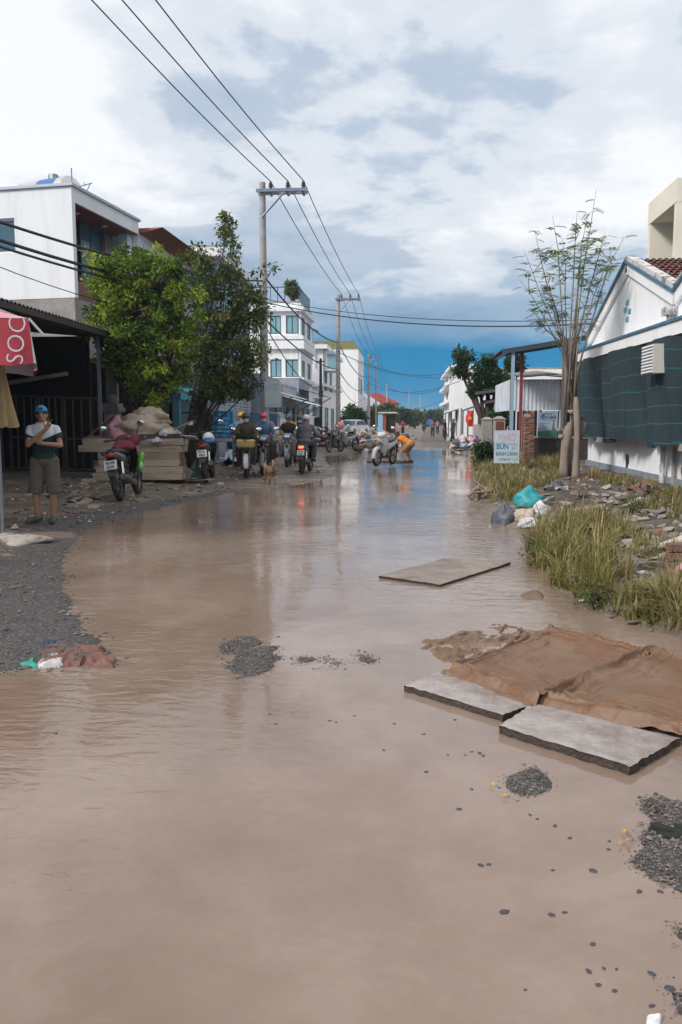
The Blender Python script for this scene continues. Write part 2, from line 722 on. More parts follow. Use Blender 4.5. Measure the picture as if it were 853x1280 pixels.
def make_water():
    m = bpy.data.materials.new('muddy_water')
    m.use_nodes = True
    nt = m.node_tree
    N, L = nt.nodes.new, nt.links.new
    b = nt.nodes['Principled BSDF']
    tc = N('ShaderNodeTexCoord')

    def noise(sc, det, ro, stretch=(1, 1, 1), dist=0.0, loc=(0, 0, 0)):
        mp = N('ShaderNodeMapping')
        mp.inputs['Scale'].default_value = stretch
        mp.inputs['Location'].default_value = loc
        L(tc.outputs['Object'], mp.inputs['Vector'])
        k = N('ShaderNodeTexNoise')
        k.inputs['Scale'].default_value = sc
        k.inputs['Detail'].default_value = det
        k.inputs['Roughness'].default_value = ro
        k.inputs['Distortion'].default_value = dist
        L(mp.outputs[0], k.inputs['Vector'])
        return k.outputs['Fac']

    def mth(op, a, c=None, clamp=False):
        k = N('ShaderNodeMath')
        k.operation = op
        k.use_clamp = clamp
        for i, v in enumerate((a, c)):
            if v is None:
                continue
            if isinstance(v, (int, float)):
                k.inputs[i].default_value = v
            else:
                L(v, k.inputs[i])
        return k.outputs[0]
    silt = mth('ADD', mth('MULTIPLY', noise(.55, 9, .55, (1, .7, 1), .4), .72), mth('MULTIPLY', noise(2.6, 9, .72, (1, 1, 1), .4, (4, 2, 0)), .28))
    r = N('ShaderNodeValToRGB')
    for i, (p, c) in enumerate([(.34, (.168, .116, .084)), (.5, (.240, .173, .136)), (.66, (.320, .247, .205))]):
        if i > 1:
            r.color_ramp.elements.new(p)
        r.color_ramp.elements[i].position = p
        r.color_ramp.elements[i].color = (*c, 1)
    L(silt, r.inputs[0])
    L(r.outputs[0], b.inputs['Base Color'])
    b.inputs['IOR'].default_value = 1.42
    b.inputs['Specular IOR Level'].default_value = 0.5
    b.inputs['Roughness'].default_value = .025
    # ripples: calm close by, livelier where the wheels and the wind stir it
    patch = N('ShaderNodeValToRGB')
    patch.color_ramp.elements[0].position = .42
    patch.color_ramp.elements[1].position = .60
    patch.color_ramp.elements[0].color = (.12,) * 3 + (1,)
    patch.color_ramp.elements[1].color = (1,) * 4
    L(noise(.42, 4, .5, (1, .6, 1), .3, (2.3, 1.0, 0)), patch.inputs[0])
    rip = mth('ADD', mth('MULTIPLY', noise(5.5, 3, .5, (.65, 1.6, 1), .8), .8), mth('MULTIPLY', noise(15, 4, .55, (.7, 1.3, 1), .5), .25))
    slow = noise(.9, 2, .4, (1, 1, 1), .3)
    hh = mth('ADD', mth('MULTIPLY', rip, patch.outputs[0]), mth('MULTIPLY', slow, .6))
    bp = N('ShaderNodeBump')
    bp.inputs['Strength'].default_value = .30
    bp.inputs['Distance'].default_value = .040
    L(hh, bp.inputs['Height'])
    L(bp.outputs[0], b.inputs['Normal'])
    mb = MB()
    mb.grid(lambda u, v: (-8 + 15 * u, -8 + 54 * v, 0), 12, 40)
    tag(mb.build('flood_water', m), 'muddy brown flood water covering the street', 'water', kind='structure')


make_water()

# stone shapes shared by pebbles, rubble and gravel
def stone_mesh(name, seed, rough=.25, sub=1, flat=.6):
    bm = bmesh.new()
    bmesh.ops.create_icosphere(bm, subdivisions=sub, radius=1)
    q = random.Random(seed)
    for v in bm.verts:
        v.co *= 1 + q.uniform(-rough, rough)
        v.co.z *= flat
        v.co.x *= 1.15
    me = bpy.data.meshes.new(name)
    bm.to_mesh(me)
    bm.free()
    return me


def chunk_mesh(name, seed):
    """a broken lump with flat faces"""
    q = random.Random(seed)
    bm = bmesh.new()
    for _ in range(14):
        bm.verts.new((q.uniform(-1, 1), q.uniform(-.8, .8), q.uniform(-.5, .5)))
    bmesh.ops.convex_hull(bm, input=bm.verts)
    me = bpy.data.meshes.new(name)
    bm.to_mesh(me)
    bm.free()
    return me


STONES = [stone_mesh('stone', i, .22, 1, .55) for i in range(5)]
CHUNKS = [chunk_mesh('rubble_chunk', 40 + i) for i in range(9)]
m_peb = mat('dark_stone', (.05, .05, .062), .5, .4, 9, .2)


def scatter_stuff(name, pts, sizes, seed, colfn, m, sink=.35):
    """thousands of little stones in one mesh"""
    base = np.array([(1, 0, 0), (-1, 0, 0), (0, 1, 0), (0, -1, 0), (0, 0, 1), (0, 0, -1)], float)
    tri = np.array([(0, 2, 4), (2, 1, 4), (1, 3, 4), (3, 0, 4), (2, 0, 5), (1, 2, 5), (3, 1, 5), (0, 3, 5)])
    q = np.random.default_rng(seed)
    n = len(pts)
    S = base[None] * (sizes[:, None, None] * q.uniform(.6, 1.3, (n, 6, 1)))
    a = q.uniform(0, 6.28, n)
    ca, sa = np.cos(a), np.sin(a)
    x = S[..., 0] * ca[:, None] - S[..., 1] * sa[:, None]
    y = S[..., 0] * sa[:, None] + S[..., 1] * ca[:, None]
    z = S[..., 2] * .6
    V = np.stack([x, y, z], -1) + pts[:, None, :] + np.array([0, 0, 1.0]) * (sizes * (.6 - sink))[:, None, None]
    F = (tri[None] + (np.arange(n) * 6)[:, None, None]).reshape(-1, 3)
    c = np.repeat(colfn(n, q), 6, 0)
    return obj(name, np_mesh(name, V.reshape(-1, 3), F, False, c), m)


def vc_mat(name, rough=.7, trans=0.0, bump=0.0):
    m = bpy.data.materials.new(name)
    m.use_nodes = True
    nt = m.node_tree
    b = nt.nodes['Principled BSDF']
    at = nt.nodes.new('ShaderNodeAttribute')
    at.attribute_name = 'Col'
    nt.links.new(at.outputs['Color'], b.inputs['Base Color'])
    b.inputs['Roughness'].default_value = rough
    b.inputs['Specular IOR Level'].default_value = .35
    if trans:
        tr = nt.nodes.new('ShaderNodeBsdfTranslucent')
        nt.links.new(at.outputs['Color'], tr.inputs['Color'])
        mx = nt.nodes.new('ShaderNodeMixShader')
        mx.inputs[0].default_value = trans
        nt.links.new(b.outputs[0], mx.inputs[1])
        nt.links.new(tr.outputs[0], mx.inputs[2])
        nt.links.new(mx.outputs[0], nt.nodes['Material Output'].inputs['Surface'])
    return m


m_vc = vc_mat('stone_chips', .6)


def chip_cols(lo, hi, warm=0.0):
    def f(n, q):
        g = q.uniform(lo, hi, (n, 1)) ** 1.3
        c = np.clip(np.concatenate([g * (1 + warm), g, g * (1.08 - warm)], 1), 0, 1)
        mud = q.random((n, 1)) < .34                      # silt-coated ones
        return np.where(mud, np.array([[.20, .148, .115]]) * q.uniform(.6, 1.1, (n, 1)), c)
    return f


def gravel():
    q = np.random.default_rng(5)
    P, S = [], []
    for ix, iy, w, d, h in ISL:
        n = int(16000 * w * d)
        r = np.sqrt(q.uniform(0, 1.25, n))
        a = q.uniform(0, 6.28, n)
        x, y = ix + w * r * np.cos(a), iy + d * r * np.sin(a)
        z = hgt(x, y)
        k = z > -.012
        P.append(np.stack([x, y, np.maximum(z, -.002)], 1)[k])
        S.append((q.uniform(.0025, .0060, n) + (q.random(n) < .05) * q.uniform(.003, .009, n))[k])
    # left gravel bank
    n = 20000
    x = q.uniform(-7, -1.5, n)
    y = 4.2 + 13 * q.random(n) ** 1.5
    s = sdist(x, y)
    k = (s > -.08) & (q.random(n) < np.exp(-np.clip(s, 0, 9) / 1.1)) & (x < 0)
    x, y = x[k], y[k]
    P.append(np.stack([x, y, np.maximum(hgt(x, y), 0)], 1))
    S.append(q.uniform(.003, .009, len(x)) + (q.random(len(x)) < .08) * q.uniform(.004, .022, len(x)))
    P, S = np.concatenate(P), np.concatenate(S)
    o = scatter_stuff('gravel', P, S, 9, chip_cols(.06, .25, .06), m_vc)
    tag(o, 'dark grey gravel chips on the bank and low bars in the water', 'gravel', kind='stuff')
    # broken brick and mortar crumbs on both verges
    n = 9000
    x = np.where(q.random(n) < .5, q.uniform(1.2, 5.2, n), q.uniform(-8, -2.5, n))
    y = np.where(x > 0, q.uniform(4.6, 24, n), q.uniform(9.5, 26, n))
    s = sdist(x, y)
    cl = fbm(x * 1.1, y * 1.1, 63, 3)
    k = (s > .2) & (cl > .42)
    x, y = x[k], y[k]
    P = np.stack([x, y, hgt(x, y)], 1)
    S = q.uniform(.01, .03, len(x)) + (q.random(len(x)) < .15) * q.uniform(.01, .05, len(x))

    def cf(n, qq):
        base = np.array([(.32, .28, .24), (.22, .19, .16), (.42, .39, .36), (.20, .10, .07), (.12, .10, .09)])
        return base[qq.integers(0, 5, n)] * qq.uniform(.6, 1.15, (n, 1))
    o = scatter_stuff('rubble_crumbs', P, S, 19, cf, m_vc)
    tag(o, 'small crumbs of broken brick and mortar strewn over both verges', 'rubble', kind='stuff')


gravel()

# single stones one can pick out in the near water
for i, (px, py, s) in enumerate([(600, 942, .017), (604, 945, .014), (590, 940, .011), (582, 944, .010), (574, 1012, .016), (590, 987, .012), (630, 1140, .022), (690, 1144, .016), (706, 1141, .012),
                                 (601, 1082, .015), (611, 1081, .012), (691, 1088, .010), (742, 1089, .020), (663, 1019, .012), (672, 1024, .010), (694, 1033, .014), (713, 1048, .013), (560, 944, .010),
                                 (530, 918, .014), (493, 905, .012), (443, 895, .011), (412, 901, .013), (420, 903, .012), (480, 938, .012), (533, 965, .014), (741, 1181, .013), (736, 1215, .014),
                                 (755, 1211, .009), (771, 1212, .008), (748, 1232, .012), (769, 1239, .011), (815, 1218, .016), (838, 1236, .020), (815, 1258, .012), (761, 1062, .011), (762, 1052, .010),
                                 (800, 1115, .016), (826, 1115, .015), (70, 917, .018), (657, 1238, .007), (345, 905, .012), (337, 893, .012), (280, 799, .022), (301, 797, .02), (348, 796, .018), (569, 900, .014)]):
    p = G(px, py)
    o = obj('pebble', STONES[i % 5], m_peb)
    o.location = (p.x, p.y, .001)
    s *= .72
    o.scale = (s, s * .85, s * .5)
    o.rotation_euler = (0, 0, rnd.uniform(0, 6))
    tag(o, 'small dark stone breaking the surface of the muddy near water', 'stone', 'dark stones in the near water')

# yellow leaves by the right gravel bar
m_leafy = mat('yellow_leaf', (.55, .27, .03), .6, .2)
for i, (px, py) in enumerate([(780, 1043), (786, 1055), (776, 1058), (834, 1097), (616, 984), (631, 998)]):
    p = G(px, py, max(0, .0))
    z = max(0, H(p.x, p.y)) + .012
    mb = MB()
    L_, W_ = .014, .008
    mb.add([(-L_, 0, 0), (-L_ * .3, -W_, .005), (L_ * .5, -W_ * .8, .006), (L_, 0, .001), (L_ * .5, W_ * .8, .006), (-L_ * .3, W_, .005), (0, 0, 0)],
           [(0, 1, 6), (1, 2, 6), (2, 3, 6), (3, 4, 6), (4, 5, 6), (5, 0, 6)])
    o = mb.build('fallen_leaf', m_leafy, loc=(p.x, p.y, z), rot=(rnd.uniform(-.3, .3), rnd.uniform(-.3, .3), rnd.uniform(0, 6)))
    tag(o, 'yellow fallen leaf lying on the near gravel', 'leaf', 'yellow leaves on the near gravel')


# ------------------------------------------------------------------ fibre slabs and cloths in the water
def quad_pt(c, u, v):
    a = c[0] * (1 - u) + c[1] * u
    b = c[3] * (1 - u) + c[2] * u
    return a * (1 - v) + b * v


def slab(name, corners, zt, th, m, label, seed, group=None):
    C_ = [G(px, py, zt) for px, py in corners]
    cen = sum(C_, Vector()) / 4
    q = random.Random(seed)
    nu, nv = 22, 16
    mb = MB()
    top, bot = [], []
    for j in range(nv + 1):
        for i in range(nu + 1):
            p = quad_pt(C_, i / nu, j / nv) - cen
            edge = (i in (0, nu)) or (j in (0, nv))
            jit = .006 if edge else .002
            p += Vector((q.uniform(-jit, jit), q.uniform(-jit, jit), 0))
            z = q.uniform(-.0015, .0015) + (-.006 if edge else 0) + .008 * (fbm(p.x * 3 + seed, p.y * 3, seed, 2) - .4)
            top.append(Vector((p.x, p.y, float(z))))
            bot.append(Vector((p.x * .992, p.y * .992, -th)))
    n = len(top)
    W_ = nu + 1
    V = top + bot
    F = []
    for j in range(nv):
        for i in range(nu):
            a = j * W_ + i
            F.append((a, a + 1, a + W_ + 1, a + W_))
            F.append((n + a, n + a + W_, n + a + W_ + 1, n + a + 1))
    loop = [i for i in range(W_)] + [j * W_ + nu for j in range(1, nv + 1)] + [nv * W_ + i for i in range(nu - 1, -1, -1)] + [j * W_ for j in range(nv - 1, 0, -1)]
    mb.add(V, F)
    o = mb.build(name, m, loc=cen)
    eb = MB()
    rim = [V[a] * 1.004 + Vector((0, 0, -.003)) for a in loop]
    mid = [V[a] * q.uniform(.985, 1.004) + Vector((0, 0, -.003 - th * .5)) for a in loop]
    low = [V[a + n] * q.uniform(.99, 1.0) for a in loop]
    k = len(loop)
    eb.add(rim + mid + low, [f for i in range(k) for f in ((i, (i + 1) % k, k + (i + 1) % k, k + i), (k + i, k + (i + 1) % k, 2 * k + (i + 1) % k, 2 * k + i))])
    eb.build('frayed_edge', m_edge, o)
    tag(o, label, 'slab', group)
    return o, C_


m_edge = mat('soaked_board_edge', (.055, .040, .032), .7, .4, 18, .8, 70)
m_slab = mat('wet_fibre_board', (.31, .27, .25), .45, .32, 6, .35, 45, dirt=(.15, .11, .085), damt=.9, dscale=2.0, dlo=.44, dhi=.62)
m_slabm = mat('muddied_fibre_board', (.26, .205, .17), .5, .22, 5, .5, 80, dirt=(.14, .10, .075), damt=.8, dscale=2.2)
SG = 'fibre slabs laid in the water'
slab('fibre_slab', [(474, 719), (550, 730), (639, 702), (556, 697)], .030, .05, m_slabm, 'lone mud-coated slab lying flat in the water, farthest of the slabs', 3, SG)
slab('fibre_slab', [(506, 855), (630, 893), (669, 876), (548, 838)], .042, .07, m_slab, 'wet grey fibre slab with bare top, left of the two front slabs', 4, SG)
slab('fibre_slab', [(624, 906), (789, 957), (850, 921), (668, 877)], .046, .075, m_slab, 'wet grey fibre slab with bare top, nearest to the viewer', 5, SG)
_, CC = slab('fibre_slab', [(566, 839), (668, 877), (812, 816), (688, 789)], .044, .07, m_slabm, 'slab hidden under the brown cloth beside the crumpled sheet', 6, SG)
_, CD = slab('fibre_slab', [(672, 875), (853, 916), (930, 868), (815, 815)], .044, .07, m_slabm, 'slab hidden under the brown cloth at the right edge', 8, SG)


def sheet_mesh(corners, nu, nv, zfn, ext=.05):
    cen = sum(corners, Vector()) / 4
    cen.z = 0
    U, V_ = np.meshgrid(np.linspace(-ext, 1 + ext, nu + 1), np.linspace(-ext, 1 + ext, nv + 1))
    u, v = U.ravel(), V_.ravel()
    c = [np.array(k - cen) for k in corners]
    P = (c[0][None] * ((1 - u) * (1 - v))[:, None] + c[1][None] * (u * (1 - v))[:, None] + c[2][None] * (u * v)[:, None] + c[3][None] * ((1 - u) * v)[:, None])
    d, z = zfn(u, v, P[:, 0], P[:, 1])
    P[:, 0] += d[0]
    P[:, 1] += d[1]
    P[:, 2] = z
    W_ = nu + 1
    a = (np.arange(nv)[:, None] * W_ + np.arange(nu)[None]).ravel()
    F = np.stack([a, a + 1, a + W_ + 1, a + W_], 1)
    return np_mesh('cloth', P, F, True), cen


def ridged(x, y, seed, o=3):
    s, a = 0, .5
    for i in range(o):
        s = s + a * (1 - np.abs(2 * vnoise(x * 2 ** i, y * 2 ** i, seed + i) - 1))
        a *= .5
    return s


def draped(seed, base, droop_u0, droop_u1, droop_v0, droop_v1):
    def f(u, v, x, y):
        ed = np.minimum.reduce([u if droop_u0 else u * 0 + 9, (1 - u) if droop_u1 else u * 0 + 9, v if droop_v0 else u * 0 + 9, (1 - v) if droop_v1 else u * 0 + 9])
        near = np.exp(-np.clip(ed, 0, 9) / .17)
        warp = fbm(x * 2, y * 2, seed + 3, 3)
        w = ridged(x * 2.2 + warp * 2, y * 9 + warp * 3, seed, 3)
        w2 = ridged(x * 10 + warp, y * 3.0, seed + 9, 2)
        w3 = (1 - np.abs(2 * vnoise(ed * 24 + warp * 5, (u + v) * 1.8 + warp * 2, seed + 40) - 1)) ** 1.3
        z = base + (w - .5) * (.010 + .022 * near) + (w3 - .3) * .072 * near + (w2 - .4) * .014 * near + .004 * (fbm(x * 14, y * 14, seed + 5, 2) - .4)
        w4 = ridged(x * 11 + warp * 6, y * 11 - warp * 5, seed + 60, 3)
        z = z + (w4 - .45) * .016 * (.35 + near)
        z = np.where(ed < 0, np.maximum(.006 + .02 * w, z + ed * 1.2), z)
        z = np.maximum(z, np.where(ed > .01, base + .003, .004))
        return ((fbm(x * 7, y * 7, seed + 20, 2) - .4) * .02, (fbm(x * 7, y * 7, seed + 30, 2) - .4) * .02), z
    return f


m_cloth = mat('wet_brown_cloth', (.150, .068, .028), .42, .22, 3.5, .25, 160, dirt=(.19, .122, .078), damt=.6, dscale=2.2, dlo=.46, dhi=.62)
me, cen = sheet_mesh(CC, 210, 160, draped(13, .052, True, False, True, True), .06)
tag(obj('brown_cloth', me, m_cloth, loc=cen), 'soaked brown cloth spread over the middle slab', 'cloth')
me, cen = sheet_mesh(CD, 230, 170, draped(27, .054, True, False, True, False), .05)
tag(obj('brown_cloth', me, m_cloth, loc=cen), 'soaked brown cloth spread over the slab at the right edge', 'cloth')


def crumpled(name, corners, seed, amp, off, m, label, cat='cloth', nu=90, nv=60, fx=3.2, zb=0.0):
    cs = [G(px, py, zb) for px, py in corners]

    def f(u, v, x, y):
        rimu = np.minimum.reduce([u, 1 - u, v, 1 - v])
        warp = fbm(x * fx, y * fx, seed, 3)
        w = ridged(x * fx * 1.0 + warp * 1.6, y * fx * 1.1 + warp * 2.2, seed + 1, 4)
        z = zb + (w - off) * amp - .03 * (rimu < .02) - .06 * np.exp(-np.clip(rimu + (fbm(x * 5, y * 5, seed + 4, 2) - .4) * .25, 0, 9) / .04)
        return ((fbm(x * 6, y * 6, seed + 7, 3) - .44) * .16, (fbm(x * 6, y * 6, seed + 8, 3) - .44) * .16), z
    me, cen_ = sheet_mesh(cs, nu, nv, f, .0)
    return tag(obj(name, me, m, loc=cen_), label, cat)


crumpled('crumpled_sheet', [(506, 810), (590, 842), (692, 794), (622, 772)], 51, .11, .575, mat('wet_tan_cloth', (.15, .085, .046), .4, .25, 4, .2, 120, dirt=(.30, .24, .20), damt=.6, dscale=3),
         'crumpled wet sheet half sunk in the water beside the brown cloth', nu=150, nv=100, fx=6)
crumpled('rag', [(40, 830), (150, 832), (128, 808), (60, 806)], 61, .085, .42, mat('red_brown_rag', (.16, .075, .058), .7, .25, 6, .2, 120), 'crumpled reddish-brown rag on the gravel at the left waterline', nu=110, nv=60, fx=6, zb=.02)
crumpled('rag', [(18, 833), (46, 834), (44, 824), (22, 823)], 67, .05, .36, mat('teal_rag', (.02, .28, .22), .6, .2), 'small teal rag beside the reddish-brown rag', nu=40, nv=26, fx=9, zb=.012)
crumpled('rag', [(20, 812), (60, 815), (84, 803), (34, 802)], 71, .08, .45, mat('navy_rag', (.03, .045, .075), .7, .2), 'dark blue rag trodden into the gravel behind the reddish-brown rag', nu=26, nv=18, fx=6, zb=.015)
crumpled('plastic_scrap', [(46, 830), (74, 833), (70, 818), (52, 818)], 75, .08, .40, mat('pale_plastic', (.45, .43, .43), .4, .15), 'pale plastic scrap tangled between teal and reddish rags', 'litter', 40, 26, 10, .015)
crumpled('plastic_scrap', [(798, 1280), (822, 1279), (820, 1262), (803, 1262)], 77, .05, .38, mat('white_plastic', (.66, .66, .68), .35, .1), 'white plastic scrap lying in the nearest water', 'litter', 20, 16, 14)
crumpled('sunken_rag', [(650, 750), (686, 752), (676, 738), (655, 738)], 79, .08, .5, mat('mud_rag', (.14, .09, .06), .6, .2), 'muddy scrap of cloth breaking the water near the grass bank', 'cloth', 26, 18, 6)

# ------------------------------------------------------------------ buildings
m_white = mat('white_plaster', (.80, .80, .81), .8, .04, 1.2, .08, 60, dirt=(.50, .49, .46), damt=.42, dscale=2.2, dlo=.50, dhi=.74, stretch=(1, 1, .16))
m_whitew = mat('weathered_white_plaster', (.79, .80, .82), .82, .04, 1.5, .1, 50, dirt=(.40, .38, .35), damt=.55, dscale=1.9, dlo=.52, dhi=.76, stretch=(1, 1, .22))
m_cream = mat('cream_plaster', (.72, .66, .55), .8, .06, 1.2, .08, 60)
m_conc = mat('grey_concrete', (.33, .30, .285), .88, .16, 1.6, .3, 40, dirt=(.16, .14, .13), damt=.6, dscale=1.1)
m_dark = mat('shade_dark_wall', (.020, .019, .019), .9, .3, 2, .2)  # near-black base colour stands in for the shade inside shed and shops
m_wood = mat('red_brown_panel', (.19, .055, .028), .45, .15, 2, .05, stretch=(1, 1, 9))
m_glass = mat('blue_grey_glass', (.035, .10, .145), .06, .12, .7, .0, spec=.6)
m_glassl = mat('pale_glass', (.20, .36, .42), .1, .15, .7, .0)
m_frame = mat('dark_window_frame', (.03, .05, .07), .4, .1)
m_framew = mat('white_window_frame', (.66, .68, .70), .5, .06)
m_steel = mat('grey_steel', (.25, .26, .28), .45, .15, 6, .05, metal=.6)
m_rust = mat('rusty_iron', (.040, .030, .026), .75, .3, 8, .15)
m_cor = mat('pale_metal_sheet', (.55, .59, .66), .5, .08, 1.5, .04, dirt=(.30, .22, .17), damt=.4, dscale=1.8)
m_cordk = mat('dark_metal_sheet', (.06, .06, .068), .55, .2, 2, .05, dirt=(.14, .09, .07), damt=.4)
m_bluegrey = mat('blue_grey_plaster', (.27, .32, .40), .82, .1, 1.3, .1, dirt=(.18, .19, .21), damt=.5)
m_greyw = mat('grey_plaster', (.42, .41, .42), .85, .1, 1.3, .1, dirt=(.22, .20, .19), damt=.55)
m_redroof = mat('red_roof_sheet', (.42, .055, .035), .6, .15, 3, .1)
m_tile = mat('dark_red_tile', (.11, .026, .022), .7, .28, 7, .2, dirt=(.05, .035, .03), damt=.6, dscale=4)
m_blue = mat('blue_trim', (.055, .155, .24), .6, .15, 4, .1, dirt=(.05, .05, .055), damt=.6, dscale=3)
m_plaster_y = mat('yellow_plaster', (.62, .50, .25), .8, .06)


def slabwall(mb, O, U, V, W, Hh, holes, t):
    """wall slab with real rectangular openings; front at O, thickness t against the normal UxV"""
    O, U, V = Vector(O), Vector(U), Vector(V)
    Nn = U.cross(V).normalized()
    us = sorted({0.0, W, *[h[0] for h in holes], *[h[1] for h in holes]})
    vs_ = sorted({0.0, Hh, *[h[2] for h in holes], *[h[3] for h in holes]})

    def q(a, b, c, d, dd):
        pts = [O + U * a + V * c - Nn * dd, O + U * b + V * c - Nn * dd, O + U * b + V * d - Nn * dd, O + U * a + V * d - Nn * dd]
        mb.add(pts, [(0, 1, 2, 3)] if dd == 0 else [(3, 2, 1, 0)])
    for i in range(len(us) - 1):
        for j in range(len(vs_) - 1):
            cu, cv = (us[i] + us[i + 1]) / 2, (vs_[j] + vs_[j + 1]) / 2
            if any(h[0] < cu < h[1] and h[2] < cv < h[3] for h in holes):
                continue
            q(us[i], us[i + 1], vs_[j], vs_[j + 1], 0)
            q(us[i], us[i + 1], vs_[j], vs_[j + 1], t)
    for (a, b, c, d) in list(holes) + [(0, W, 0, Hh)]:
        P = [O + U * a + V * c, O + U * b + V * c, O + U * b + V * d, O + U * a + V * d]
        for k in range(4):
            p, r_ = P[k], P[(k + 1) % 4]
            mb.add([p, r_, r_ - Nn * t, p - Nn * t], [(0, 1, 2, 3)])


def window(parent, O, U, V, hole, t=.12, bars=1, hb=0, fm=None, gm=None, name='window', fr=.05):
    """frame bars and panes standing inside an opening"""
    O, U, V = Vector(O), Vector(U), Vector(V)
    Nn = U.cross(V).normalized()
    a, b, c, d = hole
    fm = fm or m_frame
    gm = gm or m_glass
    M_ = Matrix((U, V, Nn)).transposed().to_4x4()

    def bx(mb, u0, u1, v0, v1, n0, n1):
        P = [O + U * u + V * v + Nn * n for n in (n0, n1) for v in (v0, v1) for u in (u0, u1)]
        mb.add(P, [(0, 2, 3, 1), (4, 5, 7, 6), (0, 1, 5, 4), (2, 6, 7, 3), (0, 4, 6, 2), (1, 3, 7, 5)])
    mb = MB()
    n0, n1 = -t * .75, -t * .35
    bx(mb, a, a + fr, c, d, n0, n1)
    bx(mb, b - fr, b, c, d, n0, n1)
    bx(mb, a + fr, b - fr, c, c + fr, n0, n1)
    bx(mb, a + fr, b - fr, d - fr, d, n0, n1)
    for i in range(bars):
        u = a + (b - a) * (i + 1) / (bars + 1)
        bx(mb, u - fr * .4, u + fr * .4, c + fr, d - fr, n0 + .005, n1 - .005)
    f = mb.build(name, fm, parent)
    for i in range(bars + 1):
        u0 = a + (b - a) * i / (bars + 1)
        u1 = a + (b - a) * (i + 1) / (bars + 1)
        pm = MB()
        bx(pm, u0, u1, c, d, -t * .60, -t * .55)
        pm.build('pane', gm, f)
    return f


def block(name, label, x0, side, y0, y1, z1, depth, m, fh=(), sh=(), cat='building', zb=-.2, par=None, cornice=None, cm=None, fm=None, gm=None, roofm=None, over=.0, group=None, bars=1):
    """box building; fh: openings in the street front (along y from y0, z), sh: openings in the wall facing -Y (from the street corner inward)"""
    e = empty(name, (0, 0, 0), 0, label, cat, group)
    t = .14
    mb = MB()
    s = side                                    # +1: stands left of the street, front faces +X
    if s > 0:
        slabwall(mb, (x0, y0, zb), (0, 1, 0), (0, 0, 1), y1 - y0, z1 - zb, [(a, b, c - zb, d - zb) for a, b, c, d in fh], t)
        slabwall(mb, (x0 - depth, y0, zb), (1, 0, 0), (0, 0, 1), depth - t - .001, z1 - zb, [(depth - b, depth - a, c - zb, d - zb) for a, b, c, d in sh], t)
        mb.bb(x0 - depth, x0 - t - .002, y1 - t, y1, zb, z1)
        mb.bb(x0 - depth, x0 - depth + t, y0 + t + .001, y1 - t - .001, zb, z1)
    else:
        slabwall(mb, (x0, y1, zb), (0, -1, 0), (0, 0, 1), y1 - y0, z1 - zb, [(y1 - y0 - b, y1 - y0 - a, c - zb, d - zb) for a, b, c, d in fh], t)
        slabwall(mb, (x0 + t + .001, y0, zb), (1, 0, 0), (0, 0, 1), depth - t, z1 - zb, [(a - t, b - t, c - zb, d - zb) for a, b, c, d in sh], t)
        mb.bb(x0 + t + .002, x0 + depth, y1 - t, y1, zb, z1)
        mb.bb(x0 + depth - t, x0 + depth, y0 + t + .001, y1 - t - .001, zb, z1)
    mb.build('wall', m, e)
    xa, xb = (x0 - depth, x0) if s > 0 else (x0, x0 + depth)
    rb = MB()
    rb.bb(xa - over, xb + over, y0 - over, y1 + over, z1 + .002, z1 + .12)
    rb.build('roof', roofm or m_conc, e)
    for a, b, c, d in fh:
        if s > 0:
            window(e, (x0, y0, 0), (0, 1, 0), (0, 0, 1), (a, b, c, d), t, bars, fm=fm, gm=gm)
        else:
            window(e, (x0, y1, 0), (0, -1, 0), (0, 0, 1), (y1 - y0 - b, y1 - y0 - a, c, d), t, bars, fm=fm, gm=gm)
    for a, b, c, d in sh:
        if s > 0:
            window(e, (x0 - depth, y0, 0), (1, 0, 0), (0, 0, 1), (depth - b, depth - a, c, d), t, bars, fm=fm, gm=gm)
        else:
            window(e, (x0, y0, 0), (1, 0, 0), (0, 0, 1), (a, b, c, d), t, bars, fm=fm, gm=gm)
    for zc, hh, pr in (cornice or ()):
        cb = MB()
        cb.bb(xa - .0, xb + (pr if s > 0 else 0), y0 - pr, y0 - .002, zc, zc + hh)
        if s > 0:
            cb.bb(x0 + .002, x0 + pr, y0 - .001, y1, zc, zc + hh)
        else:
            cb.bb(x0 - pr, x0 - .002, y0 - pr, y1, zc, zc + hh)
        cb.build('cornice', cm or m, e)
    return e


def corrug(mb, O, U, V, W, Hh, pitch=.16, amp=.018, thick=.004, per=4):
    """corrugated sheet spanned by U (across the ribs) and V"""
    O, U, V = Vector(O), Vector(U).normalized(), Vector(V).normalized()
    Nn = U.cross(V).normalized()
    n = max(4, int(W / pitch * per))
    top = []
    for i in range(n + 1):
        u = W * i / n
        h = amp * math.sin(u / pitch * 2 * math.pi)
        top.append((u, h))
    Vv = []
    for v in (0, Hh):
        for u, h in top:
            Vv.append(O + U * u + V * v + Nn * h)
        for u, h in top:
            Vv.append(O + U * u + V * v + Nn * (h - thick))
    k = n + 1
    F = []
    for i in range(n):
        F.append((i, i + 1, 2 * k + i + 1, 2 * k + i))
        F.append((k + i + 1, k + i, 3 * k + i, 3 * k + i + 1))
        F.append((i + 1, i, k + i, k + i + 1))
        F.append((2 * k + i, 2 * k + i + 1, 3 * k + i + 1, 3 * k + i))
    mb.add(Vv, F)
    return mb


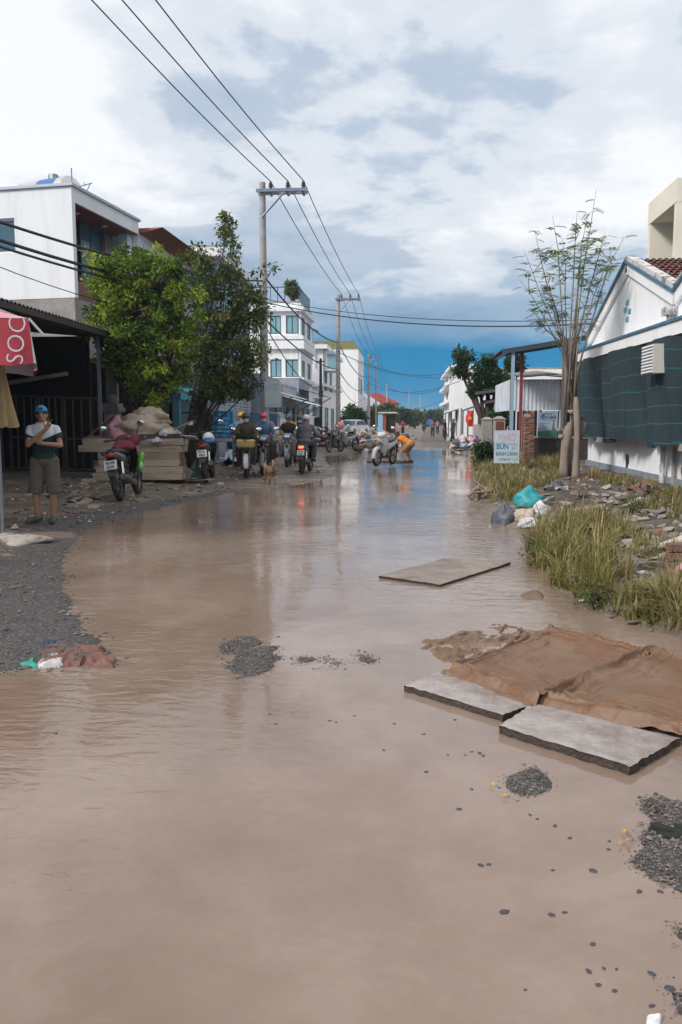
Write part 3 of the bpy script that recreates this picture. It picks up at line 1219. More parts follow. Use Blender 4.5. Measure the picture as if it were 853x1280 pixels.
# --- left: two-storey modern house, turned a little towards the street
def house_left():
    c_top = PX(89, 232, -8.7)
    zt = c_top.z
    zb = PX(95, 372, -8.7).z
    e = empty('modern_house', (c_top.x, c_top.y, 0), R(-7.2), 'white two-storey house with wood-lined balcony above the dark shed', 'house')
    Minv = (Matrix.Translation(e.location) @ Euler((0, 0, R(-7.2))).to_matrix().to_4x4()).inverted()
    o = Minv @ Vector((0, 0, EYE))

    def onside(px, py):
        d = Minv.to_3x3() @ ray(px, py)
        t = -o.y / d.y
        return o + d * t

    def onfront(px, py, x=0.0):
        d = Minv.to_3x3() @ ray(px, py)
        t = (x - o.x) / d.x
        return o + d * t
    w0, w1 = onside(18, 272), onside(-30, 318)
    L1 = onfront(173, 277).y
    dep = 9.0
    mb = MB()
    slabwall(mb, (-dep, 0, zb), (1, 0, 0), (0, 0, 1), dep, zt - zb, [(dep + w1.x, dep + w0.x, w1.z - zb, w0.z - zb)], .16)
    mb.build('wall', m_white, e)
    window(e, (-dep, 0, 0), (1, 0, 0), (0, 0, 1), (dep + w1.x, dep + w0.x, w1.z, w0.z), .16, 1, fm=m_framew, gm=m_glass)
    mb = MB()
    fz = onfront(92, 252).z
    mb.bb(-dep, 0, .162, L1, fz, zt)
    mb.build('roof', m_white, e)
    mb = MB()
    mb.bb(-dep, .06, -.06, L1 + .06, zt + .002, zt + .07)
    mb.build('roof_edge', mat('roof_edge_grey', (.5, .52, .55), .6, .08), e)
    mb = MB()
    for k in range(12):
        y = .18 + k * (L1 - .2) / 12
        mb.bb(-.9, -.03, y, y + (L1 - .2) / 12 - .015, fz - .03, fz - .003)
    mb.build('soffit', m_wood, e)
    for k in range(2):
        mb = MB()
        mb.tube([(-.45, 1.0 + k * 1.5, fz - .032), (-.45, 1.0 + k * 1.5, fz - .06)], .08, 12)
        mb.build('downlight', m_framew, e)
    mb = MB()
    mb.bb(-1.1, -.9, .162, 3.35, zb + .45, fz - .001)
    mb.build('wall_panel', m_wood, e)
    mb = MB()
    mb.bb(-1.1, -.9, 3.352, L1 + 4.5, zb + .45, fz - .002)
    mb.build('inner_wall', m_greyw, e)
    window(e, (-.88, 0, zb + .46), (0, 1, 0), (0, 0, 1), (1.75, 2.95, .0, 1.95), -.12, 1, name='balcony_door')
    mb = MB()
    mb.bb(-dep, -.01, .162, L1 + 4.4, zb, zb + .45)
    mb.build('balcony_floor', m_wood, e)
    mb = MB()
    for i in range(2):
        mb.bb(-.05, -.02, .3 + i * .01, L1 + 3, zb + 1.25 + i * -.35, zb + 1.28 + i * -.35)
    mb.build('balcony_rail', m_steel, e)
    mb = MB()
    mb.bb(-.55, -.25, L1 - .25, L1 + .02, zb + .46, fz - .004)
    mb.build('column', m_white, e)
    # second, lower part with the brown overhanging eave
    mb = MB()
    mb.bb(-dep, -.05, L1 + .07, L1 + 4.4, fz - .34, fz + .05)
    mb.build('fascia', m_white, e)
    mb = MB()
    mb.bb(-.9, -.06, L1 + .1, L1 + 4.3, fz - .38, fz - .343)
    mb.build('soffit', m_wood, e)
    mb = MB()
    mb.add([(-dep, L1 + .08, zt - .1), (.75, L1 + .08, zt - .18), (.75, L1 + 4.6, zt - .5), (-dep, L1 + 4.6, zt - .4),
            (-dep, L1 + .08, fz + .06), (.05, L1 + .08, fz + .06), (.05, L1 + 4.6, fz - .25), (-dep, L1 + 4.6, fz - .25)],
           [(0, 1, 2, 3), (7, 6, 5, 4), (0, 4, 5, 1), (1, 5, 6, 2), (2, 6, 7, 3), (3, 7, 4, 0)])
    mb.build('eave', mat('orange_brown_eave', (.30, .10, .045), .5, .12), e)
    mb = MB()
    mb.bb(-.35, -.08, L1 + 4.1, L1 + 4.35, zb + .46, fz - .40)
    mb.build('column', m_white, e)
    mb = MB()
    mb.bb(-dep, -.02, .01, L1 + 4.4, 3.2, zb - .002)
    mb.build('beam', m_conc, e)
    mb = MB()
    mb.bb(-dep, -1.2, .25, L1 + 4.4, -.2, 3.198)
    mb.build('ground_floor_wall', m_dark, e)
    # tank and aerial on the roof
    tk = Vector(e.matrix_basis @ Vector((-2.6, 3.2, zt + .09)))
    t_ = empty('water_tank', tk, R(-20), 'steel water tank with blue label on the white house roof', 'water tank')
    mb = MB()
    mb.tube([(-1.1, 0, .62), (-.95, 0, .62), (-.9, 0, .62), (.9, 0, .62), (.95, 0, .62), (1.1, 0, .62)], [.12, .42, .5, .5, .42, .12], 18)
    mb.build('drum', mat('stainless', (.62, .60, .60), .3, .08, metal=.7), t_, 'auto')
    mb = MB()
    mb.tube([(-.1, 0, .62), (.6, 0, .62)], .507, 24, cap=False)
    mb.build('label_band', paint('tank_blue', (.02, .13, .36)), t_)
    mb = MB()
    for x in (-.6, .6):
        mb.bb(x - .04, x + .04, -.4, .4, 0, .16)
    mb.tube([(.2, 0, 1.1), (.2, 0, 1.24)], [.16, .14], 10)
    mb.build('stand', m_steel, t_)
    a_ = empty('roof_aerial', Vector(e.matrix_basis @ Vector((-1.25, 2.2, zt + .071))), .3, 'thin blue roof aerial beside the water tank', 'aerial')
    mb = MB()
    mb.tube([(0, 0, 0), (0, 0, 1.1)], .018, 6)
    mb.tube([(-.55, 0, .35), (.55, .1, .75)], .014, 6)
    mb.tube([(.15, 0, .0), (.5, .1, .74)], .014, 6)
    for k in range(4):
        mb.tube([(-.4 + k * .25, -.2, .4 + k * .09), (-.4 + k * .25, .2, .4 + k * .09)], .010, 5)
    mb.build('mast', mat('aerial_blue', (.05, .22, .40), .5, .1), a_)


house_left()


# --- left: dark shed with corrugated canopy and iron gates
def shed_left():
    e = empty('market_shed', (-10, 14, 0), 0, 'dark open shed with corrugated canopy behind the man', 'shed')
    pe = PX(104, 404, -7.0)
    pz = pe.z - 0.0
    y1 = 20.35

    def P(x, y, z):
        return Vector((x + 10, y - 14, z))
    mb = MB()
    corrug(mb, P(-7, 8.5, pz), (0, 1, 0), (-6.5, 0, .55), y1 - 8.5, 6.5, .15, .022, .006)
    mb.build('canopy', m_cordk, e, 'auto')
    mb = MB()
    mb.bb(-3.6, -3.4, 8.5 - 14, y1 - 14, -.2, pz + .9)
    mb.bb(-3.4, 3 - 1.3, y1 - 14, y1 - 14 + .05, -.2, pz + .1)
    mb.bb(-3.4, 2.5, 8.3 - 14, 8.5 - 14, -.2, pz + .5)  # unseen end wall, added to keep light out of the shed
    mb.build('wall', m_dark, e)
    for x, y in ((-7.2, 18.2), (-7.2, 9.3), (-11.5, 16.6)):
        mb = MB()
        mb.bb(x + 10 - .035, x + 10 + .035, y - 14 - .035, y - 14 + .035, -.1, pz)
        mb.build('post', m_steel if y > 16 else m_rust, e)
    mb = MB()
    mb.bb(-.2 + 2.9, 3.0, 8.6 - 14, y1 - 14, pz - .14, pz - .03)
    mb.build('edge_beam', m_rust, e)
    # iron gates
    yg = 18.6
    for k, (xa, xb) in enumerate(((-10.6, -9.85), (-9.75, -9.0), (-8.95, -8.3), (-8.25, -7.4))):
        mb = MB()
        yy = yg - 14 + (0.25 if k == 1 else 0)
        z0, z1 = .32, 2.15 - .03 * k
        for z in (z0, (z0 + z1) / 2 - .1, z1):
            mb.bb(xa + 10, xb + 10, yy - .02, yy + .02, z - .025, z + .025)
        n = 4
        for i in range(n + 1):
            x = xa + 10 + (xb - xa) * i / n
            r_ = .028 if i in (0, n) else .011
            mb.bb(x - r_, x + r_, yy - .025, yy + .025, z0, z1)
        mb.build('gate_leaf', mat('gate_iron', (.055, .05, .05), .6, .25), e)
    mb = MB()
    mb.tube([(P(-9.9, 18.3, 2.35)), P(-8.0, 18.3, 2.62)], .05, 6)
    mb.build('loose_beam', m_conc, e)
    # counter and clutter inside
    mb = MB()
    mb.bb(P(-12, 0, 0).x, P(-10.7, 0, 0).x, 3.2, 4.2, .1, 1.0)
    mb.build('counter', m_rust, e)
    # gate pillar
    g = PY(142, 540, 19.9)
    e2 = empty('gate_pillar', (g.x, 19.9, 0), 0, 'weathered concrete gate pillar with moulded cap beside the bushy tree', 'pillar')
    mb = MB()
    mb.bb(-.17, .17, -.17, .17, -.1, 1.75)
    mb.build('shaft', m_conc, e2)
    mb = MB()
    mb.bb(-.24, .24, -.24, .24, 1.752, 1.86)
    mb.bb(-.20, .20, -.20, .20, 1.862, 1.96)
    mb.ell((0, 0, 2.05), (.17, .17, .14))
    mb.build('cap', m_conc, e2)
    mb = MB()
    mb.bb(-.15, .15, -.05, .05, 2.1, 3.4)
    mb.build('upright', m_conc, e2)


shed_left()


# --- left: parasols
def parasol():
    C_ = PY(36, 398, 9.0)
    C0 = Vector((C_.x, C_.y, 0))
    e1 = Vector((-.95, -.30, 0)).normalized()
    e2 = Vector((-.43, .90, 0)).normalized()
    S = 2.5
    cen = C0 + (e1 + e2) * S / 2
    e = empty('parasol', (cen.x, cen.y, 0), 0, 'faded red and white market parasol with lettered valance at left edge', 'parasol')
    z = C_.z
    corners = [C0 - cen, C0 + e1 * S - cen, C0 + (e1 + e2) * S - cen, C0 + e2 * S - cen]
    apex = Vector((0, 0, z + .62))
    pink = mat('faded_pink_canvas', (.60, .24, .28), .75, .18, 3, .1)
    wht = mat('dirty_white_canvas', (.62, .60, .62), .75, .12, 3, .1)
    red = mat('red_canvas', (.36, .028, .045), .7, .2, 4, .15)
    for k in range(4):
        a, b = corners[k], corners[(k + 1) % 4]
        for h in range(2):
            p, q_ = (a, (a + b) / 2) if h == 0 else ((a + b) / 2, b)
            mb = MB()

            def fn(u, v, p=p, q_=q_):
                base = p * (1 - u) + q_ * u
                base = Vector((base.x, base.y, z - .09 * math.sin(math.pi * (u if p is a else 1 - u)) * 0 - (.10 if False else 0)))
                sag = .06 * math.sin(math.pi * v)
                r_ = base * (1 - v) + apex * v
                return (r_.x, r_.y, r_.z - sag)
            mb.grid(fn, 6, 6)
            mb.build('canopy_panel', pink if h == 0 else wht, e, True)
            # valance
            mb = MB()

            def fv(u, v, p=p, q_=q_, h=h):
                base = p * (1 - u) + q_ * u
                n = Vector((base.x, base.y, 0)).normalized()
                w = .03 * math.sin(u * 9 + k) * v + .05 * v
                return (base.x + n.x * w, base.y + n.y * w, z - .01 - v * (.50 + .03 * math.sin(u * 7)))
            mb.grid(fv, 14, 6)
            mb.build('valance', red if h == 0 else wht, e, True)
        mb = MB()
        mb.tube([apex - Vector((0, 0, .03)), a + Vector((0, 0, z - .03))], .012, 6)
        mb.build('rib', m_steel, e)
    mb = MB()
    tip = corners[0] + Vector((0, 0, z))
    t2 = PY(54, 418, 9.1) - Vector((cen.x, cen.y, 0))
    mb.tube([tip, t2], .014, 6)
    mb.build('rib_end', m_framew, e)
    mb = MB()
    mb.tube([(0, 0, H(cen.x, cen.y) - .05), (0, 0, z + .66)], .025, 8)
    mb.tube([(0, 0, H(cen.x, cen.y)), (0, 0, H(cen.x, cen.y) + .12)], [.28, .26], 14)
    mb.build('pole', m_steel, e)
    d = (corners[1] - corners[0]).normalized()
    ang = math.atan2(-d.y, -d.x)
    n = Vector((d.y, -d.x, 0))
    if n.y > 0:
        n = -n
    pos = corners[0] + d * .125 + n * .085 + Vector((0, 0, z - .26))
    text('SOC', .27, wht, e, pos, (math.pi / 2, R(-84), ang), ext=.004, bold=-.004, sx=1.0)
    # closed parasol hanging in pleats beside it
    p = PY(-4, 500, 9.6)
    f = empty('folded_parasol', (p.x, 9.6, 0), 0, 'closed mustard-coloured parasol hanging in pleats below the red one', 'parasol')
    za, zb_ = PY(0, 440, 9.6).z, PY(0, 533, 9.6).z
    mb = MB()
    rings = []
    for i in range(9):
        t = i / 8
        zz = za + (zb_ - za) * t
        ring = []
        for j in range(56):
            a = 2 * math.pi * j / 56
            rr = (.07 + .14 * t) * (1 + .25 * t * math.sin(a * 9 + t) + .08 * math.sin(a * 4))
            ring.append(Vector((rr * math.cos(a), rr * math.sin(a), zz + (.02 * math.sin(a * 9) if i == 8 else 0))))
        rings.append(ring)
    mb.loft(rings, cap=False)
    mb.build('canopy', mat('mustard_canvas', (.36, .25, .12), .8, .2, 5, .15), f, True)
    mb = MB()
    mb.tube([(0, 0, H(p.x, 9.6) - .05), (0, 0, za + .15)], .022, 8)
    mb.build('pole', m_steel, f)


parasol()


# --- left: buildings further along
def left_row():
    # teal-awning shop under the trees
    y0 = 23.6
    e = block('small_shop', 'low shop with teal awning behind the trees', -7.9, 1, y0, 27.2, 3.1, 6, m_dark, fh=[(.5, 2.6, .2, 2.2)], cat='shop', gm=mat('green_shutter', (.012, .05, .035), .6, .2), bars=0)
    a, b = PY(214, 480, y0), PY(250, 500, y0)
    mb = MB()
    corrug(mb, (-7.9, y0 - .3, 2.75), (0, 1, 0), (1.2, 0, -.36), 3.6, 1.25, .12, .012)
    mb.build('awning', mat('teal_awning', (.02, .27, .34), .5, .12), e, True)
    mb = MB()
    mb.bb(-6.78, -6.74, y0 - .3, y0 + 3.3, 2.16, 2.38)
    mb.build('awning_valance', mat('teal_valance', (.035, .36, .44), .55, .12), e)
    for yy in (y0 - .05, y0 + 3.0):
        mb = MB()
        mb.bb(-7.05, -6.85, yy - .1, yy + .1, -.1, 2.3)
        mb.build('post', mat('teal_post', (.06, .22, .29), .6, .15), e)
    # blue-grey house with white louvres
    e = block('louvred_house', 'blue-grey two-storey house with white louvres behind the power pole', -6.9, 1, 28.6, 34.6, 7.6, 8, m_bluegrey,
              fh=[(.4, 2.2, 1.7, 2.9), (2.9, 5.4, 1.7, 2.9), (.6, 5.2, 5.0, 6.9)], sh=[(.5, 2.5, 1.8, 3.0), (.6, 3.4, 4.7, 6.6)], cat='house', bars=1, gm=m_glassl, cornice=[(3.5, .16, .15), (7.3, .3, .2)], cm=m_white)
    for (ya, yb) in ((29.0, 30.8), (31.5, 34.0)):
        for k in range(9):
            mb = MB()
            mb.box((-6.86, (ya + yb) / 2, 1.76 + k * .13), (.012, yb - ya - .06, .10), ry=R(35))
            mb.build('louvre', m_framew, e)
    # low grey shops with metal awnings
    m_sh = mat('shop_shutter', (.30, .31, .33), .55, .12, 2, .05)
    for i, (ya, yb, zt, mm, lab) in enumerate(((35.0, 40.5, 3.5, m_bluegrey, 'low blue-grey shop just past the white sign board'), (40.7, 46, 3.3, m_greyw, 'low grey shop with tin awning before the tall white house'),
                                              (46.2, 51.0, 3.9, m_bluegrey, 'grey-blue shop beside the tall white house'))):
        e = block('roadside_shop', lab, -6.6 + .1 * i, 1, ya, yb, zt, 6, mm, fh=[(.5, 2.2, .1, 2.3), (2.8, 4.6, .3, 2.3)], cat='shop', bars=1, gm=m_sh if i != 1 else m_glass)
        mb = MB()
        corrug(mb, (-6.6 + .1 * i, ya + .1, zt - .5), (0, 1, 0), (1.5, 0, -.42), yb - ya - .3, 1.5, .16, .018)
        mb.build('awning', m_cor if i != 2 else m_cordk, e, 'auto')
        mb = MB()
        mb.tube([(-5.15 + .1 * i, ya + .3, zt - .9), (-6.55 + .1 * i, ya + .3, zt - 1.7)], .03, 6)
        mb.tube([(-5.15 + .1 * i, yb - .4, zt - .9), (-6.55 + .1 * i, yb - .4, zt - 1.7)], .03, 6)
        mb.build('brace', m_steel, e)
    # tall narrow white house with roof garden
    X = -6.9
    y0 = PX(376, 450, X).y
    zt = PX(376, 379, X).z
    f = lambda py: PY(376, py, y0).z
    g = lambda px: X - PY(px, 450, y0).x
    e = block('tall_house', 'narrow white three-storey house with roof garden', X, 1, y0, y0 + 6, zt, 6, m_white,
              sh=[(g(373), g(358), f(417), f(394)), (g(352), g(338), f(417), f(394)), (g(374), g(357), f(471), f(449)), (g(352), g(338), f(471), f(449))],
              fh=[(.7, 2.2, f(417), f(394)), (3.4, 5.2, f(417), f(394)), (.7, 2.2, f(471), f(449)), (3.4, 5.2, f(471), f(449))],
              cornice=[(f(389), .28, .22), (f(424), .22, .2), (f(436), .5, .25), (f(476), .22, .2), (f(500), .2, .2)], cm=m_whitew, cat='house', gm=m_glassl)
    mb = MB()
    za = zt + .12
    for k in range(13):
        mb.bb(X - .1 - k * .45 - .02, X - .1 - k * .45 + .02, y0 + .05, y0 + .09, za, za + .85)
        mb.bb(X - .12, X - .08, y0 + .1 + k * .45 - .02, y0 + .1 + k * .45 + .02, za, za + .85)
    mb.bb(X - 5.6, X - .08, y0 + .045, y0 + .095, za + .85, za + .9)
    mb.bb(X - .125, X - .075, y0 + .1, y0 + 5.6, za + .85, za + .9)
    mb.build('railing', m_frame, e)
    # white block beyond
    X = -6.5
    y0 = PX(404, 450, X).y
    f = lambda py: PY(404, py, y0).z
    e = block('white_house', 'white two-storey house with boxed corner window', X, 1, y0, y0 + 14, f(431), 7, m_whitew, sh=[(.3, 1.0, f(520), f(498))], fh=[(1, 3, 3.9, 5.6), (5, 7, 3.9, 5.6), (1, 4, .3, 2.6), (6, 9, .3, 2.6)],
              cat='house', cornice=[(f(436), .3, .35), (f(483), .2, .3)], gm=m_glassl)
    mb = MB()
    mb.bb(X + .001, X + 1.0, y0 + .2, y0 + 3, f(463), f(438))
    mb.build('bay_window', m_framew, e)
    mb = MB()
    mb.bb(X + .3, X + .95, y0 + .17, y0 + .198, f(460), f(442))
    mb.build('pane', m_glassl, e)
    # canopy roof on posts above the first white house (water-tank shade)
    # big blank white wall
    X = -6.3
    y0 = PX(448, 450, X).y
    f = lambda py: PY(448, py, y0).z
    e = block('blank_wall_house', 'tall white house with blank side wall and olive roof', X, 1, y0, y0 + 12, f(437), 9, m_white, fh=[(1, 3, 5, 7), (5, 8, 5, 7), (1, 3, 1, 3)], cat='house', gm=m_glass)
    mb = MB()
    mb.prism([(X - 9, f(437) + .13), (X, f(437) + .13), (X - .6, f(437) + 1.1), (X - 8, f(437) + 1.1)], 'Y', y0 + .3, y0 + 10)
    mb.build('roof_cover', mat('olive_roof', (.20, .19, .06), .7, .2), e)
    # far houses left of the street
    for i, (px, py, Y, w, m_, rm, lab) in enumerate(((455, 497, 125, 7, m_whitew, m_conc, 'small white house far along the left side'), (497, 505, 170, 9, mat('salmon_wall', (.50, .25, .2), .8, .1), m_redroof, 'far house with bright red gable roof'),
                                                     (478, 508, 150, 7, mat('grey_lilac_wall', (.42, .40, .45), .8, .1), m_cor, 'far grey house with pale gable roof'))):
        p = PY(px, py, Y)
        e = block('distant_house', lab, p.x, 1, Y, Y + 9, p.z, w, m_, fh=[(1, 3, 1, 2.6)], sh=[(1, 2.6, 1.2, 2.8), (4, 5.6, 1.2, 2.8)], cat='house')
        if i:
            mb = MB()
            mb.prism([(p.x - w - .6, p.z + .13), (p.x + .6, p.z + .13), (p.x - w / 2, p.z + 2.6)], 'Y', Y - .5, Y + 9.5)
            mb.build('gable_roof', rm, e)


left_row()


# --- right: gabled white house
def house_right():
    X = 4.72
    yA, yP, yB = 14.9, 18.2, 21.6
    zv = PX(829, 372, X).z
    zp = PX(771, 338, X).z
    e = empty('gabled_house', (X, 16, 0), 0, 'white house with twin gables and green netting along the right verge', 'house')

    def P(x, y, z):
        return (x - X, y - 16, z)
    half = yP - yA
    y0 = yA - 2 * half
    # saw-tooth street wall, gables with small vent openings
    poly = [(yB - 16, -.2), (yB - 16, zv - .02), (yP - 16, zp), (yA - 16, zv), (yA - half - 16, zp), (y0 - 16, zv), (y0 - 16, -.2)]
    mb = MB()
    mb.prism(poly, 'X', 0, .18)
    mb.build('wall', m_whitew, e)
    mb = MB()
    mb.bb(.182, 8, yB - 16 - .18, yB - 16, -.2, zv - .05)
    mb.bb(.182, 8, y0 - 16, y0 - 16 + .18, -.2, zv - .05)
    mb.bb(7.8, 8, y0 - 16 + .19, yB - 16 - .19, -.2, zv - .05)
    mb.build('back_wall', m_whitew, e)
    # roof slopes: courses of pantiles
    for (ya, za, yb, zb_) in ((yB + .15, zv - .06, yP, zp), (yP, zp, yA, zv), (yA - half, zp, yA, zv), (yA - half, zp, y0, zv)):
        d = Vector((0, yb - ya, zb_ - za))
        Ls = d.length
        d.normalize()
        up = za < zb_
        n = int(Ls / .27)
        mb = MB()
        for k in range(n):
            s0 = Ls * k / n
            s1 = Ls * (k + 1) / n + .04
            pa = Vector((0, ya - 16, za)) + d * s0
            pb = Vector((0, ya - 16, za)) + d * s1
            lo, hi = (.035, .0) if up else (.0, .035)
            hi2, lo2 = .05, .015
            W_ = 7.8
            nn = 58
            Vv = []
            for row, (pp, off) in enumerate(((pa, lo2 if up is False else hi2), (pb, hi2 if up is False else lo2))):
                for i in range(nn * 3 + 1):
                    x = .2 + W_ * i / (nn * 3)
                    Vv.append((x, pp.y, pp.z + off + .022 * math.sin(2 * math.pi * i / 3 + .5)))
            kk = nn * 3 + 1
            mb.add(Vv, [(i, i + 1, kk + i + 1, kk + i) for i in range(kk - 1)])
        mb.build('tiled_slope', m_tile, e)
    # verges: white coping band with blue edge, weathered
    m_cop = mat('weathered_coping', (.55, .53, .52), .85, .2, 6, .3, dirt=(.05, .045, .045), damt=.85, dscale=3.5, dlo=.50, dhi=.62)
    for (ya, za, yb, zb_) in ((yB + .2, zv - .1, yP, zp), (yP, zp, yA, zv), (yA, zv, yA - half, zp), (yA - half, zp, y0, zv)):
        v = Vector((0, yb - ya, zb_ - za))
        n = Vector((0, -v.z, v.y)).normalized()
        if n.z < 0:
            n = -n
        A, B = Vector((0, ya - 16, za)), Vector((0, yb - 16, zb_))

        def bar(mb, x0, x1, n0, n1):
            mb.add([(x, p.y + n.y * h, p.z + n.z * h) for p in (A, B) for h in (n0, n1) for x in (x0, x1)],
                   [(0, 1, 3, 2), (4, 6, 7, 5), (0, 4, 5, 1), (2, 3, 7, 6), (0, 2, 6, 4), (1, 5, 7, 3)])
        mb = MB()
        bar(mb, -.08, .10, .02, .11)
        mb.build('coping', m_cop, e)
        mb = MB()
        bar(mb, -.12, -.004, -.032, .018)
        mb.build('verge_trim', m_blue, e)
        mb = MB()
        bar(mb, -.07, -.005, -.25, -.035)
        mb.build('verge_band', m_white, e)
    mb = MB()
    for (dy, dz) in ((-.17, -.04), (.17, .03), (0.02, .17), (-.02, -.19)):
        mb.bb(-.02, -.002, yP - 16 + dy - .10, yP - 16 + dy + .10, zp - 1.05 + dz - .05, zp - 1.05 + dz + .05)
    mb.build('vent', paint('vent_blue', (.07, .27, .37)), e)
    # downpipe and hopper in the valley
    mb = MB()
    mb.tube([(-.10, yA - 16 + .1, zv - .3), (-.10, yA - 16 + .1, .3)], .05, 8)
    mb.bb(-.2, -.01, yA - 16 - .05, yA - 16 + .25, zv - .42, zv - .28)
    mb.build('downpipe', m_cop, e)
    # ledge with blue edge that the netting hangs from
    za, zb2 = PX(740, 437, X - .35).z, PX(853, 408, X - .35).z
    mb = MB()
    mb.add([P(X - .45, yB, za - .02), P(X - .002, yB, za + .13), P(X - .002, y0, zb2 + .10), P(X - .45, y0, zb2 - .05),
            P(X - .45, yB, za + .02), P(X - .002, yB, za + .17), P(X - .002, y0, zb2 + .14), P(X - .45, y0, zb2 - .01)],
           [(0, 1, 2, 3), (7, 6, 5, 4), (0, 4, 5, 1), (1, 5, 6, 2), (2, 6, 7, 3), (3, 7, 4, 0)])
    mb.build('ledge', m_whitew, e)
    mb = MB()
    mb.add([P(X - .47, yB, za - .20), P(X - .452, yB, za - .20), P(X - .452, y0, zb2 - .22), P(X - .47, y0, zb2 - .22),
            P(X - .47, yB, za + .02), P(X - .452, yB, za + .02), P(X - .452, y0, zb2 - .01), P(X - .47, y0, zb2 - .01)],
           [(0, 1, 2, 3), (7, 6, 5, 4), (0, 4, 5, 1), (1, 5, 6, 2), (2, 6, 7, 3), (3, 7, 4, 0)])
    mb.build('ledge_fascia', m_white, e)
    mb = MB()
    mb.add([P(X - .50, yB, za + .022), P(X - .44, yB, za + .022), P(X - .44, y0, zb2 - .005), P(X - .50, y0, zb2 - .005),
            P(X - .50, yB, za + .07), P(X - .44, yB, za + .07), P(X - .44, y0, zb2 + .045), P(X - .50, y0, zb2 + .045)],
           [(0, 1, 2, 3), (7, 6, 5, 4), (0, 4, 5, 1), (1, 5, 6, 2), (2, 6, 7, 3), (3, 7, 4, 0)])
    mb.build('ledge_trim', m_blue, e)
    # plinth, downpipe on the lower wall, holes broken through the wall, vents
    mb = MB()
    mb.bb(-.05, -.002, y0 - 16, yB - 16, -.2, .50)
    mb.build('plinth', mat('grey_blue_plinth', (.20, .24, .29), .85, .2, 5, .3), e)
    mb = MB()
    mb.tube([(-.06, 14.5 - 16, .3), (-.06, 14.5 - 16, 1.5)], .035, 8)
    mb.build('drainpipe', m_conc, e)
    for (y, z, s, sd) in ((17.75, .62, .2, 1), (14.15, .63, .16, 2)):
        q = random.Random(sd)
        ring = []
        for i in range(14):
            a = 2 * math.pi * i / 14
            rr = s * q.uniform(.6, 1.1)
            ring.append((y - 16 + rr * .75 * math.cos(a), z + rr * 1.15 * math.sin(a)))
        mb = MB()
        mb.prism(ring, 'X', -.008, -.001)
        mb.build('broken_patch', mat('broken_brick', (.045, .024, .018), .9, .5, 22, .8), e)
    for (y, w) in ((19.3, .55), (13.3, .5)):
        mb = MB()
        mb.bb(-.30, -.002, y - 16 - w, y - 16 + w * .6, 1.02, 1.14)
        mb.build('window_hood', m_conc, e)
    # netting
    def fn(u, v):
        y = yB - .05 + (y0 - yB) * u
        zt_ = za - .18 + (zb2 - .04 - za) * u
        zb_ = 1.10 + .05 * math.sin(u * 21) + .03 * math.sin(u * 47)
        w = .09 * math.sin(y * 2.3 + .8 * math.sin(y * .9)) + .03 * math.sin(y * 17 + 3 * v) * v + .035 * math.sin(y * 5.1 + 1.0) + .025 * math.sin(y * 11 + v * 2) + .03 * math.sin(y * 3.7 + v * 5)
        x = X - .47 - w * (.3 + v) + .12 * v
        return (x, y, zt_ + (zb_ - zt_) * v)
    mb = MB()
    mb.grid(fn, 180, 26)
    m = bpy.data.materials.new('shade_netting')
    m.use_nodes = True
    nt = m.node_tree
    b = nt.nodes['Principled BSDF']
    N, L = nt.nodes.new, nt.links.new
    tc = N('ShaderNodeTexCoord')
    sp = N('ShaderNodeSeparateXYZ')
    L(tc.outputs['Object'], sp.inputs[0])
    nz = N('ShaderNodeTexNoise')
    nz.inputs['Scale'].default_value = .8
    L(tc.outputs['Object'], nz.inputs[0])
    ad = N('ShaderNodeMath')
    ad.operation = 'MULTIPLY_ADD'
    ad.inputs[1].default_value = .22
    L(nz.outputs['Fac'], ad.inputs[0])
    L(sp.outputs['Z'], ad.inputs[2])
    mo = N('ShaderNodeMath')
    mo.operation = 'PINGPONG'
    mo.inputs[1].default_value = .155
    L(ad.outputs[0], mo.inputs[0])
    rp = N('ShaderNodeValToRGB')
    rp.color_ramp.elements[0].position = .0
    rp.color_ramp.elements[0].color = (.016, .13, .145, 1)
    rp.color_ramp.elements[1].position = .012
    rp.color_ramp.elements[1].color = (.012, .030, .038, 1)
    L(mo.outputs[0], rp.inputs[0])
    L(rp.outputs[0], b.inputs['Base Color'])
    b.inputs['Roughness'].default_value = .8
    wv = N('ShaderNodeTexNoise')
    wv.inputs['Scale'].default_value = 120
    L(tc.outputs['Object'], wv.inputs[0])
    bp = N('ShaderNodeBump')
    bp.inputs['Strength'].default_value = .5
    bp.inputs['Distance'].default_value = .01
    L(wv.outputs['Fac'], bp.inputs['Height'])
    L(bp.outputs[0], b.inputs['Normal'])
    tag(mb.build('shade_net', m, smooth=True), 'dark green shade netting hung along the white gabled house', 'netting')
    # louvred vent box poking out of the netting
    a, c = PX(808, 434, X - .6), PX(821, 466, X - .6)
    v = empty('vent_box', (X - .62, (a.y + c.y) / 2, c.z), 0, 'white louvred vent box showing through the green netting', 'vent')
    hh = a.z - c.z
    w = abs(a.y - c.y)
    mb = MB()
    mb.bb(-.04, .62, -w / 2, w / 2, 0, hh)
    mb.build('housing', mat('vent_cream', (.52, .50, .46), .7, .1), v)
    for k in range(9):
        mb = MB()
        mb.box((-.05, 0, hh * (k + .5) / 9), (.02, w * .9, hh / 9 * .5), ry=R(30))
        mb.build('louvre', m_framew, v)


house_right()


